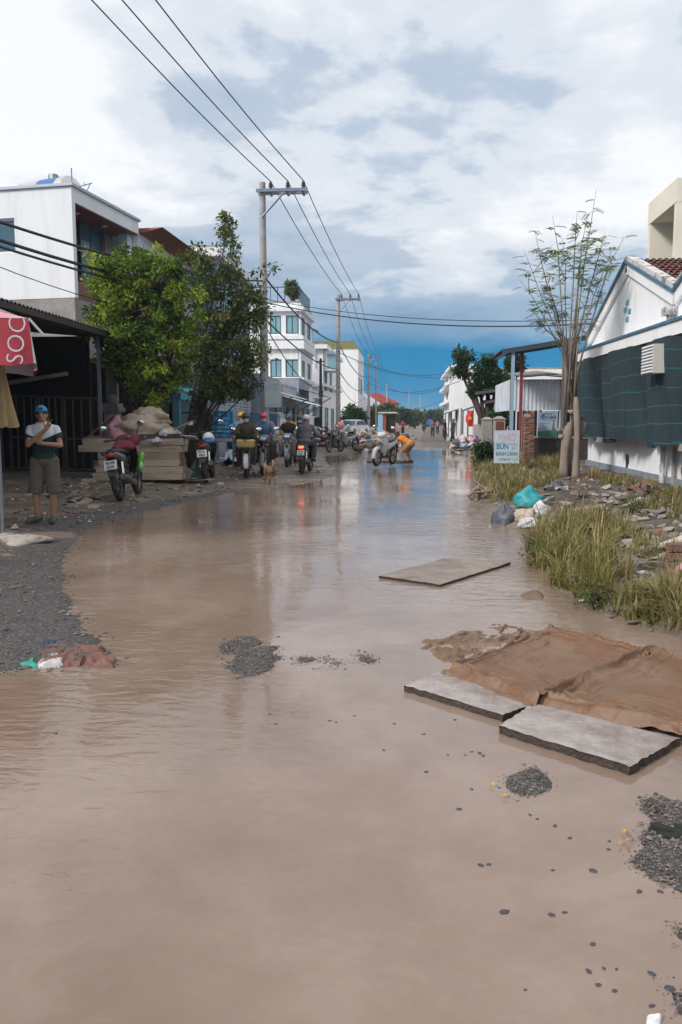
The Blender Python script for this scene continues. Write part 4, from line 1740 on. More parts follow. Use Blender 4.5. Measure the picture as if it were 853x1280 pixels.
def right_row():
    # tall cream house behind
    e = empty('balcony_house', (0, 0, 0), 0, 'tall cream house with roofed top balcony at right edge', 'house')
    X = 9.2
    ya = PX(846, 250, X).y
    yb = PX(817, 250, X).y
    zt = PX(846, 223, X).z
    zf = PX(846, 252, X).z
    mb = MB()
    mb.bb(X, X + 7, ya, yb + .6, zf, zt)
    mb.build('roof', m_cream, e)
    mb = MB()
    mb.bb(X + .02, X + 7, ya + .01, ya + .25, -.2, zf - .002)
    mb.bb(X + 1.3, X + 7, ya + .26, yb + .55, -.2, zf - .001)
    mb.bb(X + .02, X + 1.29, yb + .3, yb + .55, -.2, zf - .003)
    mb.bb(X + .05, X + 1.28, ya + .26, yb + .29, -.2, zf - 3.1)
    mb.build('wall', m_cream, e)
    window(e, (X + 1.28, yb + .2, 0), (0, -1, 0), (0, 0, 1), (.25, 1.3, zf - 3.0, zf - 1.1), -.1, 0, name='balcony_door')
    mb = MB()
    mb.bb(X - .02, X + .015, ya + .27, yb + .5, zf - 3.1, zf - 2.1)
    mb.build('parapet', m_white, e)
    # low blackened wall and brick pier
    Y = 24.0
    a, b = PY(667, 548, Y), PY(740, 560, Y)
    mb = MB()
    mb.bb(a.x, b.x, Y, Y + .2, 0, a.z)
    o = mb.build('garden_wall', mat('blackened_wall', (.045, .042, .042), .9, .3, 3, .3, dirt=(.26, .25, .24), damt=.8, dscale=2.5, dlo=.55, dhi=.68, stretch=(1, 1, .4)), None)
    tag(o, 'low blackened wall between brick pillar and bare tree', 'wall')
    mb = MB()
    mb.bb(a.x - .02, b.x, Y - .03, Y + .23, a.z + .002, a.z + .06)
    mb.build('coping', m_conc, o)
    p, q_ = PY(653.5, 580, 23.4), PY(668, 512, 23.4)
    w = q_.x - p.x
    e = empty('brick_pillar', ((p.x + q_.x) / 2, 23.4, 0), 0, 'crumbling red brick pillar behind the food stall sign', 'pillar')
    bm_ = [mat('brick_%d' % k, c, .9, .25, 12, .4) for k, c in enumerate(((.20, .075, .045), (.15, .06, .04), (.10, .05, .038), (.23, .11, .07)))]
    bh = .075
    brick = MB().box((0, 0, 0), (w / 2 - .012, .18, bh - .014)).mesh('brick', bevel=.006)
    n = int(q_.z / bh)
    for k in range(n):
        for j in (0, 1):
            for s in (-1, 1):
                if k > n - 3 and rnd.random() < .4:
                    continue
                o = obj('brick', brick, bm_[rnd.randrange(4)], e)
                o.location = (s * w / 4 + rnd.uniform(-.006, .006), (j - .5) * .19 + rnd.uniform(-.006, .006), bh * (k + .5))
    mb = MB()
    mb.bb(-w / 2 + .015, w / 2 - .015, -.17, .17, 0, q_.z - .12)
    mb.build('mortar', m_conc, e)
    # poster board leaning on the wall
    a, b = PY(672, 548, 23.9), PY(697.5, 515, 23.9)
    e = empty('poster_board', ((a.x + b.x) / 2, 23.9, a.z), 0, 'blue-green food poster board standing on the low black wall', 'sign')
    w, h = b.x - a.x, b.z - a.z
    mb = MB()
    mb.bb(-w / 2, w / 2, -.015, .015, .06, h)
    mb.build('board', mat('poster_blue', (.26, .34, .44), .6, .12, 2, 0), e)
    mb = MB()
    mb.add([(-w / 2 + .005, -.02, .07), (w / 2 - .005, -.02, .07), (w / 2 - .005, -.02, .36 * h), (w * .1, -.02, .30 * h), (-w / 2 + .005, -.02, .26 * h)], [(0, 1, 2, 3, 4)])
    mb.build('printed_field', mat('poster_green', (.03, .16, .09), .6, .25, 6, 0), e)
    mb = MB()
    mb.add([(w * .22, -.023, .3 * h), (w * .36, -.023, .3 * h), (w * .31, -.023, .72 * h), (w * .28, -.023, .72 * h)], [(0, 1, 2, 3)])
    mb.build('printed_tower', mat('poster_brown', (.14, .10, .05), .6, .2, 6, 0), e)
    navy = mat('sign_navy', (.015, .03, .12), .6, .1, 4, 0)
    text('YẾN NHI', .14, navy, e, (0, -.02, h * .80), bold=.003, fit=w * .84)
    strokes(e, navy, -w * .38, w * .38, h * .93, .05, 3, -.02, 9)
    strokes(e, navy, -w * .40, w * .40, h * .70, .022, 6, -.02, 8)
    strokes(e, mat('sign_teal', (.02, .16, .20), .6, .1, 4, 0), -w * .34, w * .10, h * .58, .03, 5, -.02, 7)
    # pale corrugated sheds
    Y = 29.0
    a, b = PY(638, 513, Y), PY(668, 474, Y)
    e = empty('tin_shed', (a.x, Y, 0), 0, 'pale corrugated tin shed beyond the brick pillar', 'shed')
    mb = MB()
    corrug(mb, (0, 0, a.z), (1, 0, 0), (0, 0, 1), 3.4, b.z - a.z, .14, .016)
    corrug(mb, (0, 5, a.z), (0, -1, 0), (0, 0, 1), 4.9, b.z - a.z, .14, .016)
    mb.build('wall', m_cor, e, 'auto')
    for k in range(18):
        mb = MB()
        mb.bb(k * .19, k * .19 + .05, -.06, -.03, .2, a.z + .02)
        mb.build('picket', m_framew, e)
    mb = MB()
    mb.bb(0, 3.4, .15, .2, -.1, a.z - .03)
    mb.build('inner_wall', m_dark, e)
    for x in (0.02, 1.75, 3.3):
        mb = MB()
        mb.bb(x - .04, x + .04, -.02, .06, -.1, b.z)
        mb.build('post', m_steel, e)
    c = PY(656, 467, Y)
    mb = MB()
    for (x0, x1, z0, z1) in ((.35, 1.55, b.z + .02, b.z + .42), (1.6, 3.6, b.z + .02, b.z + .36)):
        mb.add([(x0, -.7, z0), (x1, -.7, z0 + .1), (x1, 4, z1 + .1), (x0, 4, z1), (x0, -.7, z0 + .03), (x1, -.7, z0 + .13), (x1, 4, z1 + .13), (x0, 4, z1 + .03)],
               [(0, 1, 2, 3), (7, 6, 5, 4), (0, 4, 5, 1), (1, 5, 6, 2), (2, 6, 7, 3), (3, 7, 4, 0)])
    mb.build('roof', mat('brown_roof_sheet', (.17, .13, .12), .7, .2), e)
    # steel canopy on posts
    Y = 26.4
    a, b = PY(628, 437, Y), PY(708, 424, Y)
    e = empty('steel_canopy', (a.x, Y, 0), 0, 'dark sloping steel canopy on blue and red posts', 'canopy')
    L_ = b.x - a.x + .8
    sl = (b.z - a.z) / (b.x - a.x)
    mb = MB()
    corrug(mb, (0, 3.2, a.z), (0, -1, 0), (1, 0, sl), 3.2, L_, .2, .03)
    mb.build('roof', m_cordk, e, 'auto')
    mb = MB()
    mb.add([(0, -.03, a.z - .02), (L_, -.03, a.z + sl * L_ - .02), (L_, -.03, a.z + sl * L_ - .14), (0, -.03, a.z - .14), (0, .0, a.z - .02), (L_, 0, a.z + sl * L_ - .02), (L_, 0, a.z + sl * L_ - .14), (0, 0, a.z - .14)],
           [(0, 1, 2, 3), (7, 6, 5, 4), (0, 4, 5, 1), (1, 5, 6, 2), (2, 6, 7, 3), (3, 7, 4, 0)])
    mb.bb(.1, .2, .05, 3.1, a.z - .1, a.z - .03)
    mb.build('truss', m_frame, e)
    for px, mm, yo in ((640.5, mat('pale_blue_post', (.24, .34, .44), .6, .1), .1), (651.5, mat('red_post', (.20, .03, .035), .6, .2), .9), (705, m_steel, .1)):
        x = PY(px, 500, Y + yo).x - a.x
        mb = MB()
        mb.bb(x - .05, x + .05, yo - .05, yo + .05, -.1, a.z + sl * x - .05)
        mb.build('post', mm, e)
    # row of old fence piers and wall
    for (px, py, Y, mm, lab) in ((609, 521, 34, m_conc, 'grey concrete gate pier beside the red flag'), (624.5, 520, 30, m_conc, 'brick-filled gate pier left of the pale blue post')):
        p = PY(px, py, Y)
        e = empty('gate_pier', (p.x, Y, 0), 0, lab, 'pillar')
        mb = MB()
        mb.bb(-.2, .2, -.2, .2, -.1, p.z - .12)
        mb.build('shaft', mm, e)
        mb = MB()
        mb.box((0, 0, p.z - .06), (.48, .48, .11), taper=.3)
        mb.build('cap', mm, e)
        if Y == 30:
            mb = MB()
            mb.bb(-.14, .14, -.215, -.202, .2, p.z - .2)
            mb.build('brick_infill', bm_[1], e)
    mb = MB()
    mb.bb(3.5, 3.68, 34.3, 44, -.1, 1.35)
    tag(mb.build('boundary_wall', m_conc), 'grey boundary wall running on from the concrete gate pier', 'wall')
    # dark awning on posts
    a, b = PY(597, 490, 38), PY(637, 481, 38)
    e = empty('awning_shelter', (a.x, 38, 0), 0, 'dark tin lean-to roof below the street tree', 'shelter')
    for k, dz in enumerate((0, -.42)):
        mb = MB()
        mb.add([(k * .45, 0, a.z + dz), (2.2, 0, b.z + dz), (2.2, 3, b.z + dz + .1), (k * .45, 3, a.z + dz + .1), (k * .45, 0, a.z + dz - .12), (2.2, 0, b.z + dz - .12), (2.2, 3, b.z + dz), (k * .45, 3, a.z + dz)],
               [(0, 1, 2, 3), (7, 6, 5, 4), (0, 4, 5, 1), (1, 5, 6, 2), (2, 6, 7, 3), (3, 7, 4, 0)])
        mb.build('roof', m_cordk, e)
    for x, y in ((.9, .3), (2.1, .3), (2.1, 2.7), (.9, 2.7)):
        mb = MB()
        mb.bb(x - .04, x + .04, y - .04, y + .04, -.1, a.z - .3)
        mb.build('post', m_rust, e)
    # white warehouse and far white/yellow building
    Y = 58
    a = PY(581, 462, Y)
    block('white_hall', 'long white hall behind the street tree', a.x, -1, Y, Y + 22, a.z, 8, m_white, fh=[(2, 4, .3, 2.5), (8, 10, .3, 2.5)], sh=[(1, 2.4, .3, 2.5), (4, 5.5, 1.2, 2.5)], cat='building')
    X = PY(568, 500, 82).x
    Y = 82
    z = lambda py: PY(568, py, Y).z
    e = block('balcony_block', 'far white three-storey block with yellow side wall', X, -1, Y, Y + 24, z(458), 2.2, m_white,
              fh=[(1, 4, z(498), z(484)), (6, 10, z(498), z(484)), (13, 18, z(498), z(484)), (1, 4, z(478), z(464)), (6, 10, z(478), z(464)), (13, 18, z(478), z(464))], sh=[(.3, .9, z(480), z(466))], cat='building',
              cornice=[(z(460), .3, .5), (z(481), .4, .6), (z(503), .35, .6)])
    mb = MB()
    mb.bb(X + .16, X + 2.0, Y - .02, Y - .002, z(497), z(463))
    mb.build('painted_panel', m_plaster_y, e)
    for k, (Yk, px, py) in enumerate(((50, 587, 507), (64, 566, 511), (74, 558, 514))):
        p = PY(px, py, Yk)
        e = empty('shop_awning', (p.x, Yk, 0), 0, ['grey tin shop awning beside the red flag', 'brown tin shop awning before the white hall', 'small far shop awning below the white block'][k], 'awning')
        mb = MB()
        mb.add([(-.2, 0, p.z - .3), (1.6, 0, p.z + .35), (1.6, 5, p.z + .35), (-.2, 5, p.z - .3), (-.2, 0, p.z - .22), (1.6, 0, p.z + .43), (1.6, 5, p.z + .43), (-.2, 5, p.z - .22)],
               [(3, 2, 1, 0), (4, 5, 6, 7), (0, 1, 5, 4), (1, 2, 6, 5), (2, 3, 7, 6), (3, 0, 4, 7)])
        mb.build('roof', [m_cordk, mat('brown_roof_sheet2', (.17, .12, .10), .7, .2), m_cordk][k], e)
        for y in (.1, 4.8):
            mb = MB()
            mb.bb(-.1, -.02, y, y + .08, -.1, p.z - .27)
            mb.build('post', m_rust, e)
        mb = MB()
        mb.bb(1.4, 1.6, 0.02, 5, -.1, p.z + .3)
        mb.build('wall', [m_greyw, m_dark, m_greyw][k], e)
    # red flag
    p = PY(590, 523, 48)
    e = empty('flag', (p.x, 48, 0), 0, 'round red flag with yellow star beside the tin awning', 'flag')
    mb = MB()
    mb.tube([(.1, 0, -.1), (.1, 0, p.z + .8)], .02, 6)
    mb.build('pole', m_steel, e)
    mb = MB()
    mb.grid(lambda u, v: (.1 - (.16 + .30 * math.sin(math.pi * (.12 + .8 * v))) * u, .05 * math.sin(u * 6 + v * 3), p.z - .48 + .95 * v), 8, 8)
    mb.build('cloth', mat('flag_red', (.50, .02, .02), .7, .1), e, True)
    st = []
    for i in range(10):
        r_ = .14 if i % 2 == 0 else .055
        a = math.pi / 2 + i * math.pi / 5
        st.append((-.11 + r_ * math.cos(a), -.07, p.z + .02 + r_ * math.sin(a)))
    mb = MB()
    mb.add(st, [tuple(range(10))])
    mb.build('star', mat('flag_yellow', (.75, .45, .03), .7, .1), e)


def strokes(parent, m, x0, x1, z, h, n, y, seed):
    """illegible small lettering: short strokes like worn print"""
    q = random.Random(seed)
    mb = MB()
    x = x0
    while x < x1:
        w = q.uniform(.4, .9) * h
        k = q.randrange(3)
        t = h * .16
        mb.bb(x, x + t, y - .002, y, z - h / 2, z + h / 2)
        if k != 1:
            mb.bb(x + t, min(x + w, x1), y - .002, y, z + h / 2 - t, z + h / 2)
        if k != 0:
            mb.bb(x + t, min(x + w, x1), y - .002, y, z - t / 2, z + t / 2)
        if k == 2:
            mb.bb(min(x + w, x1) - t, min(x + w, x1), y - .002, y, z - h / 2, z)
        x += w + h * .25
        if q.random() < .18:
            x += h * .5
    return tag(mb.build('worn_lettering', m, parent), kind='stuff')


right_row()


# ------------------------------------------------------------------ poles and wires
m_pole = mat('concrete_pole', (.36, .34, .34), .85, .14, 3, .2, dirt=(.2, .18, .17), damt=.5)
m_ins = mat('brown_porcelain', (.035, .018, .014), .3, .2)
m_wire = mat('black_cable', (.012, .013, .016), .6, .2, 3, 0)
m_arm = mat('galvanised_arm', (.20, .24, .30), .5, .12, metal=.5)
POLES = []


def power_pole(px, top, Y, label, ins_px, r0=.17, r1=.11, arm=True, xb=None):
    p = PY(px, top, Y)
    e = empty('power_pole', (p.x, Y, 0), 0, label, 'power pole', 'street power poles')
    h = p.z
    mb = MB()
    mb.tube([(0, 0, -.3), (0, 0, h * .5), (0, 0, h)], [r0, (r0 + r1) / 2, r1], 12)
    mb.build('shaft', m_pole, e, 'auto')
    pts = []
    if arm:
        k = Y / 28.0
        x1 = PY(ins_px[-1], top, Y).x - p.x + .12
        mb = MB()
        mb.bb(-.18, x1, -r1 - .11, -r1 - .03, h - .36, h - .26)
        mb.bb(-.18, x1, r1 + .03, r1 + .11, h - .36, h - .26)
        mb.build('cross_arm', m_arm, e)
        mb = MB()
        mb.tube([(0, -r1 - .07, h - 1.2), (x1 * .55, -r1 - .07, h - .32)], .035, 6)
        mb.build('arm_brace', m_arm, e)
        for ip in ins_px:
            x = PY(ip, top, Y).x - p.x
            mb = MB()
            mb.tube([(x, 0, h - .40), (x, 0, h - .22), (x, 0, h - .2), (x, 0, h - .14), (x, 0, h - .13), (x, 0, h - .07), (x, 0, h - .06), (x, 0, h + .02)], [.02, .02, .075, .05, .085, .05, .07, .035], 10)
            mb.bb(x - .04, x + .04, -r1 - .10, r1 + .10, h - .42, h - .362)
            mb.build('insulator', m_ins, e)
            pts.append(Vector((p.x + x, Y, h + .03)))
    # bands and boxes at cable height
    mb = MB()
    for z in (h * .62, h * .56):
        mb.tube([(0, 0, z), (0, 0, z + .06)], r0 * .95, 12)
    mb.build('cable_band', m_steel, e)
    POLES.append((e, h))
    return pts


i1 = power_pole(328, 228, 28, 'tall concrete power pole with three insulators beside the trees', (338.5, 360, 379.5))
i2 = power_pole(423, 368, 53, 'second concrete power pole, past the white three-storey house', (427, 438, 448.5))
i3 = power_pole(461.5, 443, 100, 'third concrete power pole, beside the low roofs', (463, 469, 475), .2, .14)
i4 = power_pole(484, 480, 165, 'small far power pole left of the vanishing street', (484.5, 487, 490), .2, .15)
power_pole(470.5, 452, 104, 'slim far pole close behind the third power pole', (), .13, .1, False)
power_pole(512, 489, 185, 'slim far pole left of the two at the street end', (), .2, .14, False)
power_pole(526, 494, 200, 'slim far pole nearest the middle of the street end', (), .2, .14, False)


def dark_post(px, top, Y, label):
    p = PY(px, top, Y)
    e = empty('cable_post', (p.x, Y, 0), 0, label, 'pole')
    mb = MB()
    mb.tube([(0, 0, -.2), (0, 0, p.z)], [.12, .09], 8)
    mb.build('shaft', mat('tarred_post', (.05, .042, .038), .85, .25), e)
    mb = MB()
    mb.bb(-.25, .25, -.06, .06, p.z - .25, p.z - .17)
    mb.bb(-.12, .16, -.16, .16, p.z * .55, p.z * .55 + .4)
    mb.build('bracket', m_frame, e)
    return Vector((p.x, Y, p.z - .15))


d1 = dark_post(401, 448, 56, 'dark cable post between the grey shops and the second power pole')


def span(a, b, sag, n=18):
    a, b = Vector(a), Vector(b)
    return [a.lerp(b, i / n) - Vector((0, 0, sag * 4 * (i / n) * (1 - i / n))) for i in range(n + 1)]


def cable(pts, r, label, cat='cable', group=None, name='cable'):
    c = Vector(pts[0])
    mb = MB()
    mb.tube([Vector(p) - c for p in pts], r, 5)
    tag(mb.build(name, m_wire, loc=c), label, cat, group)


near_px = (115, 153, 195)
for k in range(3):
    ex = PY(near_px[k], 0, 18.6)
    d = (ex - i1[k])
    far = i1[k] + d * ((28 + 14) / (28 - 18.6))
    far.z = i1[k].z + (ex.z - i1[k].z) * 1.0
    pts = [i1[k].lerp(ex, t / 10) - Vector((0, 0, .10 * math.sin(math.pi * t / 10))) for t in range(11)]
    pts += [ex.lerp(far, t / 10) - Vector((0, 0, 0.25 * math.sin(math.pi * t / 10))) for t in range(1, 11)]
    pts = list(reversed(pts)) + span(i1[k], i2[k], .25)[1:] + span(i2[k], i3[k], .8)[1:] + span(i3[k], i4[k], .8)[1:]
    cable(pts, .017, ['leftmost of the three overhead power lines', 'middle of the three overhead power lines', 'rightmost of the three overhead power lines'][k], 'power line', 'power lines along the street', 'power_line')

p1 = Vector((i1[0].x - .3, 28, 0))
p2 = Vector((i2[0].x - .2, 53, 0))


def at1(py):
    return Vector((p1.x, 27.85, PY(328, py, 28).z))


def at2(py):
    return Vector((p2.x, 52.85, PY(423, py, 53).z))


def leftw(px, py, Y):
    return PY(px, py, Y)


for k, (pa, ya, pe, r, lab) in enumerate((((-10, 274), 14.5, 352, .030, 'thick black cable crossing the white house, upper of the bundle'), ((-10, 297), 14.5, 372, .034, 'thick black cable crossing the white house below the window'),
                                         ((-10, 305), 14.2, 378, .026, 'lowest black cable crossing the white house wall'), ((-10, 330), 14.8, 392, .010, 'thin slack wire drooping across the white house wall'))):
    a = leftw(pa[0], pa[1], ya)
    b = at1(pe)
    ext = a + (a - b) * 1.2
    ext.z = a.z + .3
    cable(span(ext, a, .0, 6) + span(a, b, .25 + .25 * (k == 3), 16)[1:], r, lab)
for k, (ya, yb, sag, r, lab) in enumerate(((343, 428, .5, .035, 'thick black cable swinging between first and second power pole'), (396, 462, .4, .03, 'lower black cable between first and second power pole'),
                                          (402, 478, 1.3, .02, 'slack thin cable drooping between first and second power pole'))):
    cable(span(at1(ya), at2(yb), sag), r, lab)
    z3 = PY(461, 470 + 8 * k, 100)
    cable(span(at2(yb), z3, .9 + .3 * k), r, ['thick cable between second and third power pole', 'lower cable between second and third power pole', 'slack cable between second and third power pole'][k])
e_h = Vector((4.74, 21.5, PX(706, 424, 4.74).z))
cable(span(at1(378), e_h, .35, 24), .018, 'black cable crossing the street from first pole to the gabled house')
cable(span(at1(374), e_h + Vector((.02, .1, .12)), .30, 24), .011, 'thin wire running beside the cable that crosses the street')
for k, (pa, ya, pb, yb, sag) in enumerate((((445, 452), 75, (640, 462), 46, .9), ((462, 470), 100, (566, 480), 82, 1.5), ((462, 478), 100, (590, 470), 60, 1.2), ((423, 440), 53, (570, 462), 82, 1.0), ((470, 500), 104, (553, 500), 106, 1.2))):
    cable(span(PY(pa[0], pa[1], ya), PY(pb[0], pb[1], yb), sag, 20), .018 + .006 * (k > 0), 'thin cable strung across the far street', 'cable', 'thin cables strung across the far street')

# white sign board bracketed to the first pole
def pole_sign():
    a, b = PY(331.5, 509, 27.6), PY(351.5, 477, 27.6)
    w, h = b.x - a.x, b.z - a.z
    e = empty('hanging_sign', ((a.x + b.x) / 2, 27.6, a.z), 0, 'pale white sign board bracketed to the first power pole', 'sign')
    mb = MB()
    mb.bb(-w / 2, w / 2, -.03, .03, 0, h)
    mb.build('board', mat('pale_board', (.50, .55, .60), .6, .08, 2, 0), e)
    mb = MB()
    mb.bb(-w / 2 - .22, w / 2, .03, .06, h * .9, h * .94)
    mb.bb(-w / 2 - .22, w / 2, .03, .06, h * .08, h * .12)
    mb.build('bracket', m_steel, e)
    strokes(e, mat('faded_grey_print', (.30, .32, .34), .6, .1, 4, 0), -w * .42, w * .36, h * .86, .10, 5, -.031, 3)
    strokes(e, mat('faded_blue_print', (.16, .36, .48), .6, .1, 4, 0), -w * .44, w * .40, h * .69, .12, 5, -.031, 4)
    strokes(e, mat('faded_yellow_print', (.50, .48, .34), .6, .1, 4, 0), -w * .40, w * .2, h * .40, .06, 5, -.031, 5)
    strokes(e, mat('faded_grey_print', (.30, .32, .34)), -w * .44, w * .42, h * .08, .05, 5, -.031, 6)


pole_sign()


def salon_sign():
    Y = 23.5
    a, b = PY(268, 552, Y), PY(291, 514, Y)
    w, h = b.x - a.x, b.z - a.z
    e = empty('salon_sign', ((a.x + b.x) / 2, Y, 0), R(2), 'blue hair salon sign with white lettering beside the parked scooter', 'sign')
    z0 = a.z
    mb = MB()
    for x in (-w / 2, w / 2):
        mb.bb(x - .022, x + .022, -.02, .02, -.1, z0 + h)
    mb.bb(-w / 2, w / 2, -.02, .02, z0 + h - .02, z0 + h + .02)
    mb.bb(-w / 2, w / 2, -.02, .02, z0 - .01, z0 + .02)
    mb.build('frame', mat('sign_frame_teal', (.03, .22, .32), .5, .1), e)
    mb = MB()
    mb.bb(-w / 2 + .02, w / 2 - .02, -.016, .016, z0 + .11 * h, z0 + h - .02)
    mb.build('panel', mat('salon_blue', (.008, .09, .28), .45, .08, 2, 0), e)
    mb = MB()
    mb.bb(-w / 2 + .02, w / 2 - .02, -.016, .016, z0 + .02, z0 + .108 * h)
    mb.build('lower_strip', mat('strip_pink', (.45, .33, .36), .6, .1, 3, 0), e)
    lt = mat('salon_letter', (.16, .52, .70), .5, .05, 3, 0)
    for t_, f, s in (('SALON', .75, .125), ('THẢO', .61, .12), ('CHUYÊN', .47, .10), ('TÓC NAM', .335, .098)):
        text(t_, s, lt, e, (-.02, -.02, z0 + h * f), bold=.002, fit=w * (.74 if t_ != 'THẢO' else .62))
    strokes(e, lt, -w * .40, w * .40, z0 + h * .20, .075, 5, -.018, 12)
    text('2', .13, lt, e, (w * .28, -.02, z0 + h * .88), bold=.003)
    mb = MB()
    mb.add([(-w * .3, -.018, z0 + h * .91), (-w * .14, -.018, z0 + h * .92), (-w * .12, -.018, z0 + h * .88), (-w * .2, -.018, z0 + h * .84), (-w * .18, -.018, z0 + h * .885)], [(0, 1, 2, 3, 4)])
    mb.build('logo', lt, e)
    strokes(e, mat('strip_print', (.22, .12, .16), .6, .1, 3, 0), -w * .4, w * .4, z0 + h * .065, .04, 5, -.018, 14)


salon_sign()


def pho_sign():
    Y = 21.5
    a, b = PY(617.5, 579, Y), PY(650, 538, Y)
    w, h = b.x - a.x, b.z - a.z
    e = empty('food_sign', ((a.x + b.x) / 2, Y, 0), R(-2), 'white food stall sign with pink and blue lettering in the grass', 'sign')
    z0 = a.z
    mb = MB()
    mb.bb(-w / 2, w / 2, -.02, .02, z0, z0 + h)
    mb.build('panel', mat('food_panel', (.46, .53, .60), .6, .08, 3, 0, dirt=(.36, .34, .32), damt=.35, dscale=3), e)
    mb = MB()
    for x in (-w * .42, w * .42):
        mb.bb(x - .02, x + .02, .02, .05, -.1, z0 + h * .97)
    mb.build('stake', m_steel, e)
    text('PHỞ', .235, mat('pho_pink', (.50, .36, .44), .6, .08, 3, 0), e, (0, -.022, z0 + h * .775), bold=.004, fit=w * .66)
    text('BÚN', .225, mat('bun_blue', (.02, .20, .36), .6, .08, 3, 0), e, (-w * .17, -.022, z0 + h * .51), bold=.004, fit=w * .46)
    lb = mat('small_blue_print', (.20, .30, .44), .6, .08, 3, 0)
    text('RIÊU', .10, lb, e, (w * .28, -.022, z0 + h * .575))
    text('BÒ', .10, lb, e, (w * .29, -.022, z0 + h * .46))
    text('BÁNH CANH', .15, mat('canh_teal', (.03, .21, .24), .6, .08, 3, 0), e, (0, -.022, z0 + h * .29), bold=.002, fit=w * .84)
    strokes(e, mat('dark_print', (.10, .10, .12), .6, .1, 3, 0), -w * .3, w * .42, z0 + h * .12, .05, 5, -.022, 17)


pho_sign()

# ------------------------------------------------------------------ trees and plants
m_bark = mat('grey_bark', (.24, .19, .155), .9, .25, 7, .6, 30, stretch=(1, 1, .35))
m_barkd = mat('dark_bark', (.055, .042, .035), .9, .25, 7, .5, 30, stretch=(1, 1, .35))
m_leaf = vc_mat('foliage', .55, .35)


def leaves_mesh(name, centers, spread, n_each, size, cols, seed, droop=.35, aspect=.45):
    """leaf-shaped faces scattered round twig ends"""
    q = np.random.default_rng(seed)
    C_ = np.repeat(np.asarray(centers, float), n_each, 0)
    S_ = np.repeat(np.asarray(spread, float), n_each, 0)
    n = len(C_)
    g = q.normal(size=(n, 3))
    g /= np.linalg.norm(g, axis=1)[:, None] + 1e-9
    P = C_ + g * S_ * (q.random((n, 1)) ** .45)
    d = q.normal(size=(n, 3)) * .8 + g * .7
    d[:, 2] -= droop
    d /= np.linalg.norm(d, axis=1)[:, None] + 1e-9
    up = q.normal(size=(n, 3)) * .6 + np.array([0, 0, 1.0])
    w = np.cross(d, up)
    w /= np.linalg.norm(w, axis=1)[:, None] + 1e-9
    nn = np.cross(w, d)
    L_ = (size * q.uniform(.6, 1.3, n))[:, None]
    V = np.stack([P, P + d * L_ * .45 + w * L_ * aspect * .5 + nn * L_ * .08, P + d * L_, P + d * L_ * .45 - w * L_ * aspect * .5 + nn * L_ * .08], 1).reshape(-1, 3)
    F = np.arange(n * 4).reshape(-1, 4)
    cols = np.asarray(cols, float)
    # every twig has leaves of one age: young ones paler
    ck = np.repeat(q.random(len(centers)), n_each)
    t = np.clip(ck[:, None] * .8 + q.normal(size=(n, 1)) * .18 + .1, 0, 1)
    i0 = np.clip((t * (len(cols) - 1)).astype(int), 0, len(cols) - 2)[:, 0]
    f = t * (len(cols) - 1) - i0[:, None]
    c = cols[i0] * (1 - f) + cols[i0 + 1] * f
    c = c * q.uniform(.8, 1.2, (n, 1))
    return np_mesh(name, V, F, False, np.repeat(c, 4, 0))


def leafy_tree(name, label, base, lobes, n_cl, n_leaf, size, cols, seed, trunk_r=.14, stems=1, bark=None, cluster=.3, hollow=.35, group=None):
    """lobes: (centre, radii) ellipsoids in world space"""
    q = random.Random(seed)
    e = empty(name, base, 0, label, 'tree', group)
    vol = [r_[0] * r_[1] * r_[2] for _, r_ in lobes]
    cl, sp = [], []
    for _ in range(n_cl):
        k = q.choices(range(len(lobes)), [v ** .75 for v in vol])[0]
        c, r_ = lobes[k]
        g = Vector((q.gauss(0, 1), q.gauss(0, 1), q.gauss(0, 1))).normalized() * (hollow + (1 - hollow) * q.random()) * q.uniform(.85, 1.06)
        cl.append(Vector((c[0] + g.x * r_[0], c[1] + g.y * r_[1], c[2] + g.z * r_[2])) - Vector(base))
        s = cluster * q.uniform(.55, 1.25)
        sp.append((s, s, s * .75))
    mb = MB()
    top = max(l[0][2] for l in lobes)
    hubs = []
    for c, r_ in lobes:
        hub = Vector(c) - Vector(base) - Vector((0, 0, r_[2] * .35))
        b0 = Vector((q.uniform(-.05, .05) * stems, q.uniform(-.05, .05) * stems, -.15))
        low = Vector((hub.x * .25 + b0.x, hub.y * .25, hub.z * .45))
        mb.tube([b0, Vector((b0.x + q.uniform(-.04, .04), b0.y, hub.z * .2)), low, hub], [trunk_r, trunk_r * .8, trunk_r * .55, trunk_r * .28], 7)
        hubs.append(hub)
    for p in cl:
        h = min(hubs, key=lambda a: (a - p).length)
        mid = h.lerp(p, .5) + Vector((q.uniform(-.08, .08), q.uniform(-.08, .08), .08))
        mb.tube([h, mid, p], [trunk_r * .16, trunk_r * .10, .006], 4, cap=False)
    mb.build('trunk', bark or m_bark, e, True)
    me = leaves_mesh('crown', [tuple(p) for p in cl], sp, n_leaf, size, cols, seed)
    obj('crown', me, m_leaf, e)
    return e


def lobes_px(Y, items, dy=1.0):
    out = []
    for px, py, rx, rz in items:
        c = PY(px, py, Y)
        out.append(((c.x, c.y + rnd.uniform(-.2, .2), c.z), (rx * Y / FPX, rx * Y / FPX * dy, rz * Y / FPX)))
    return out


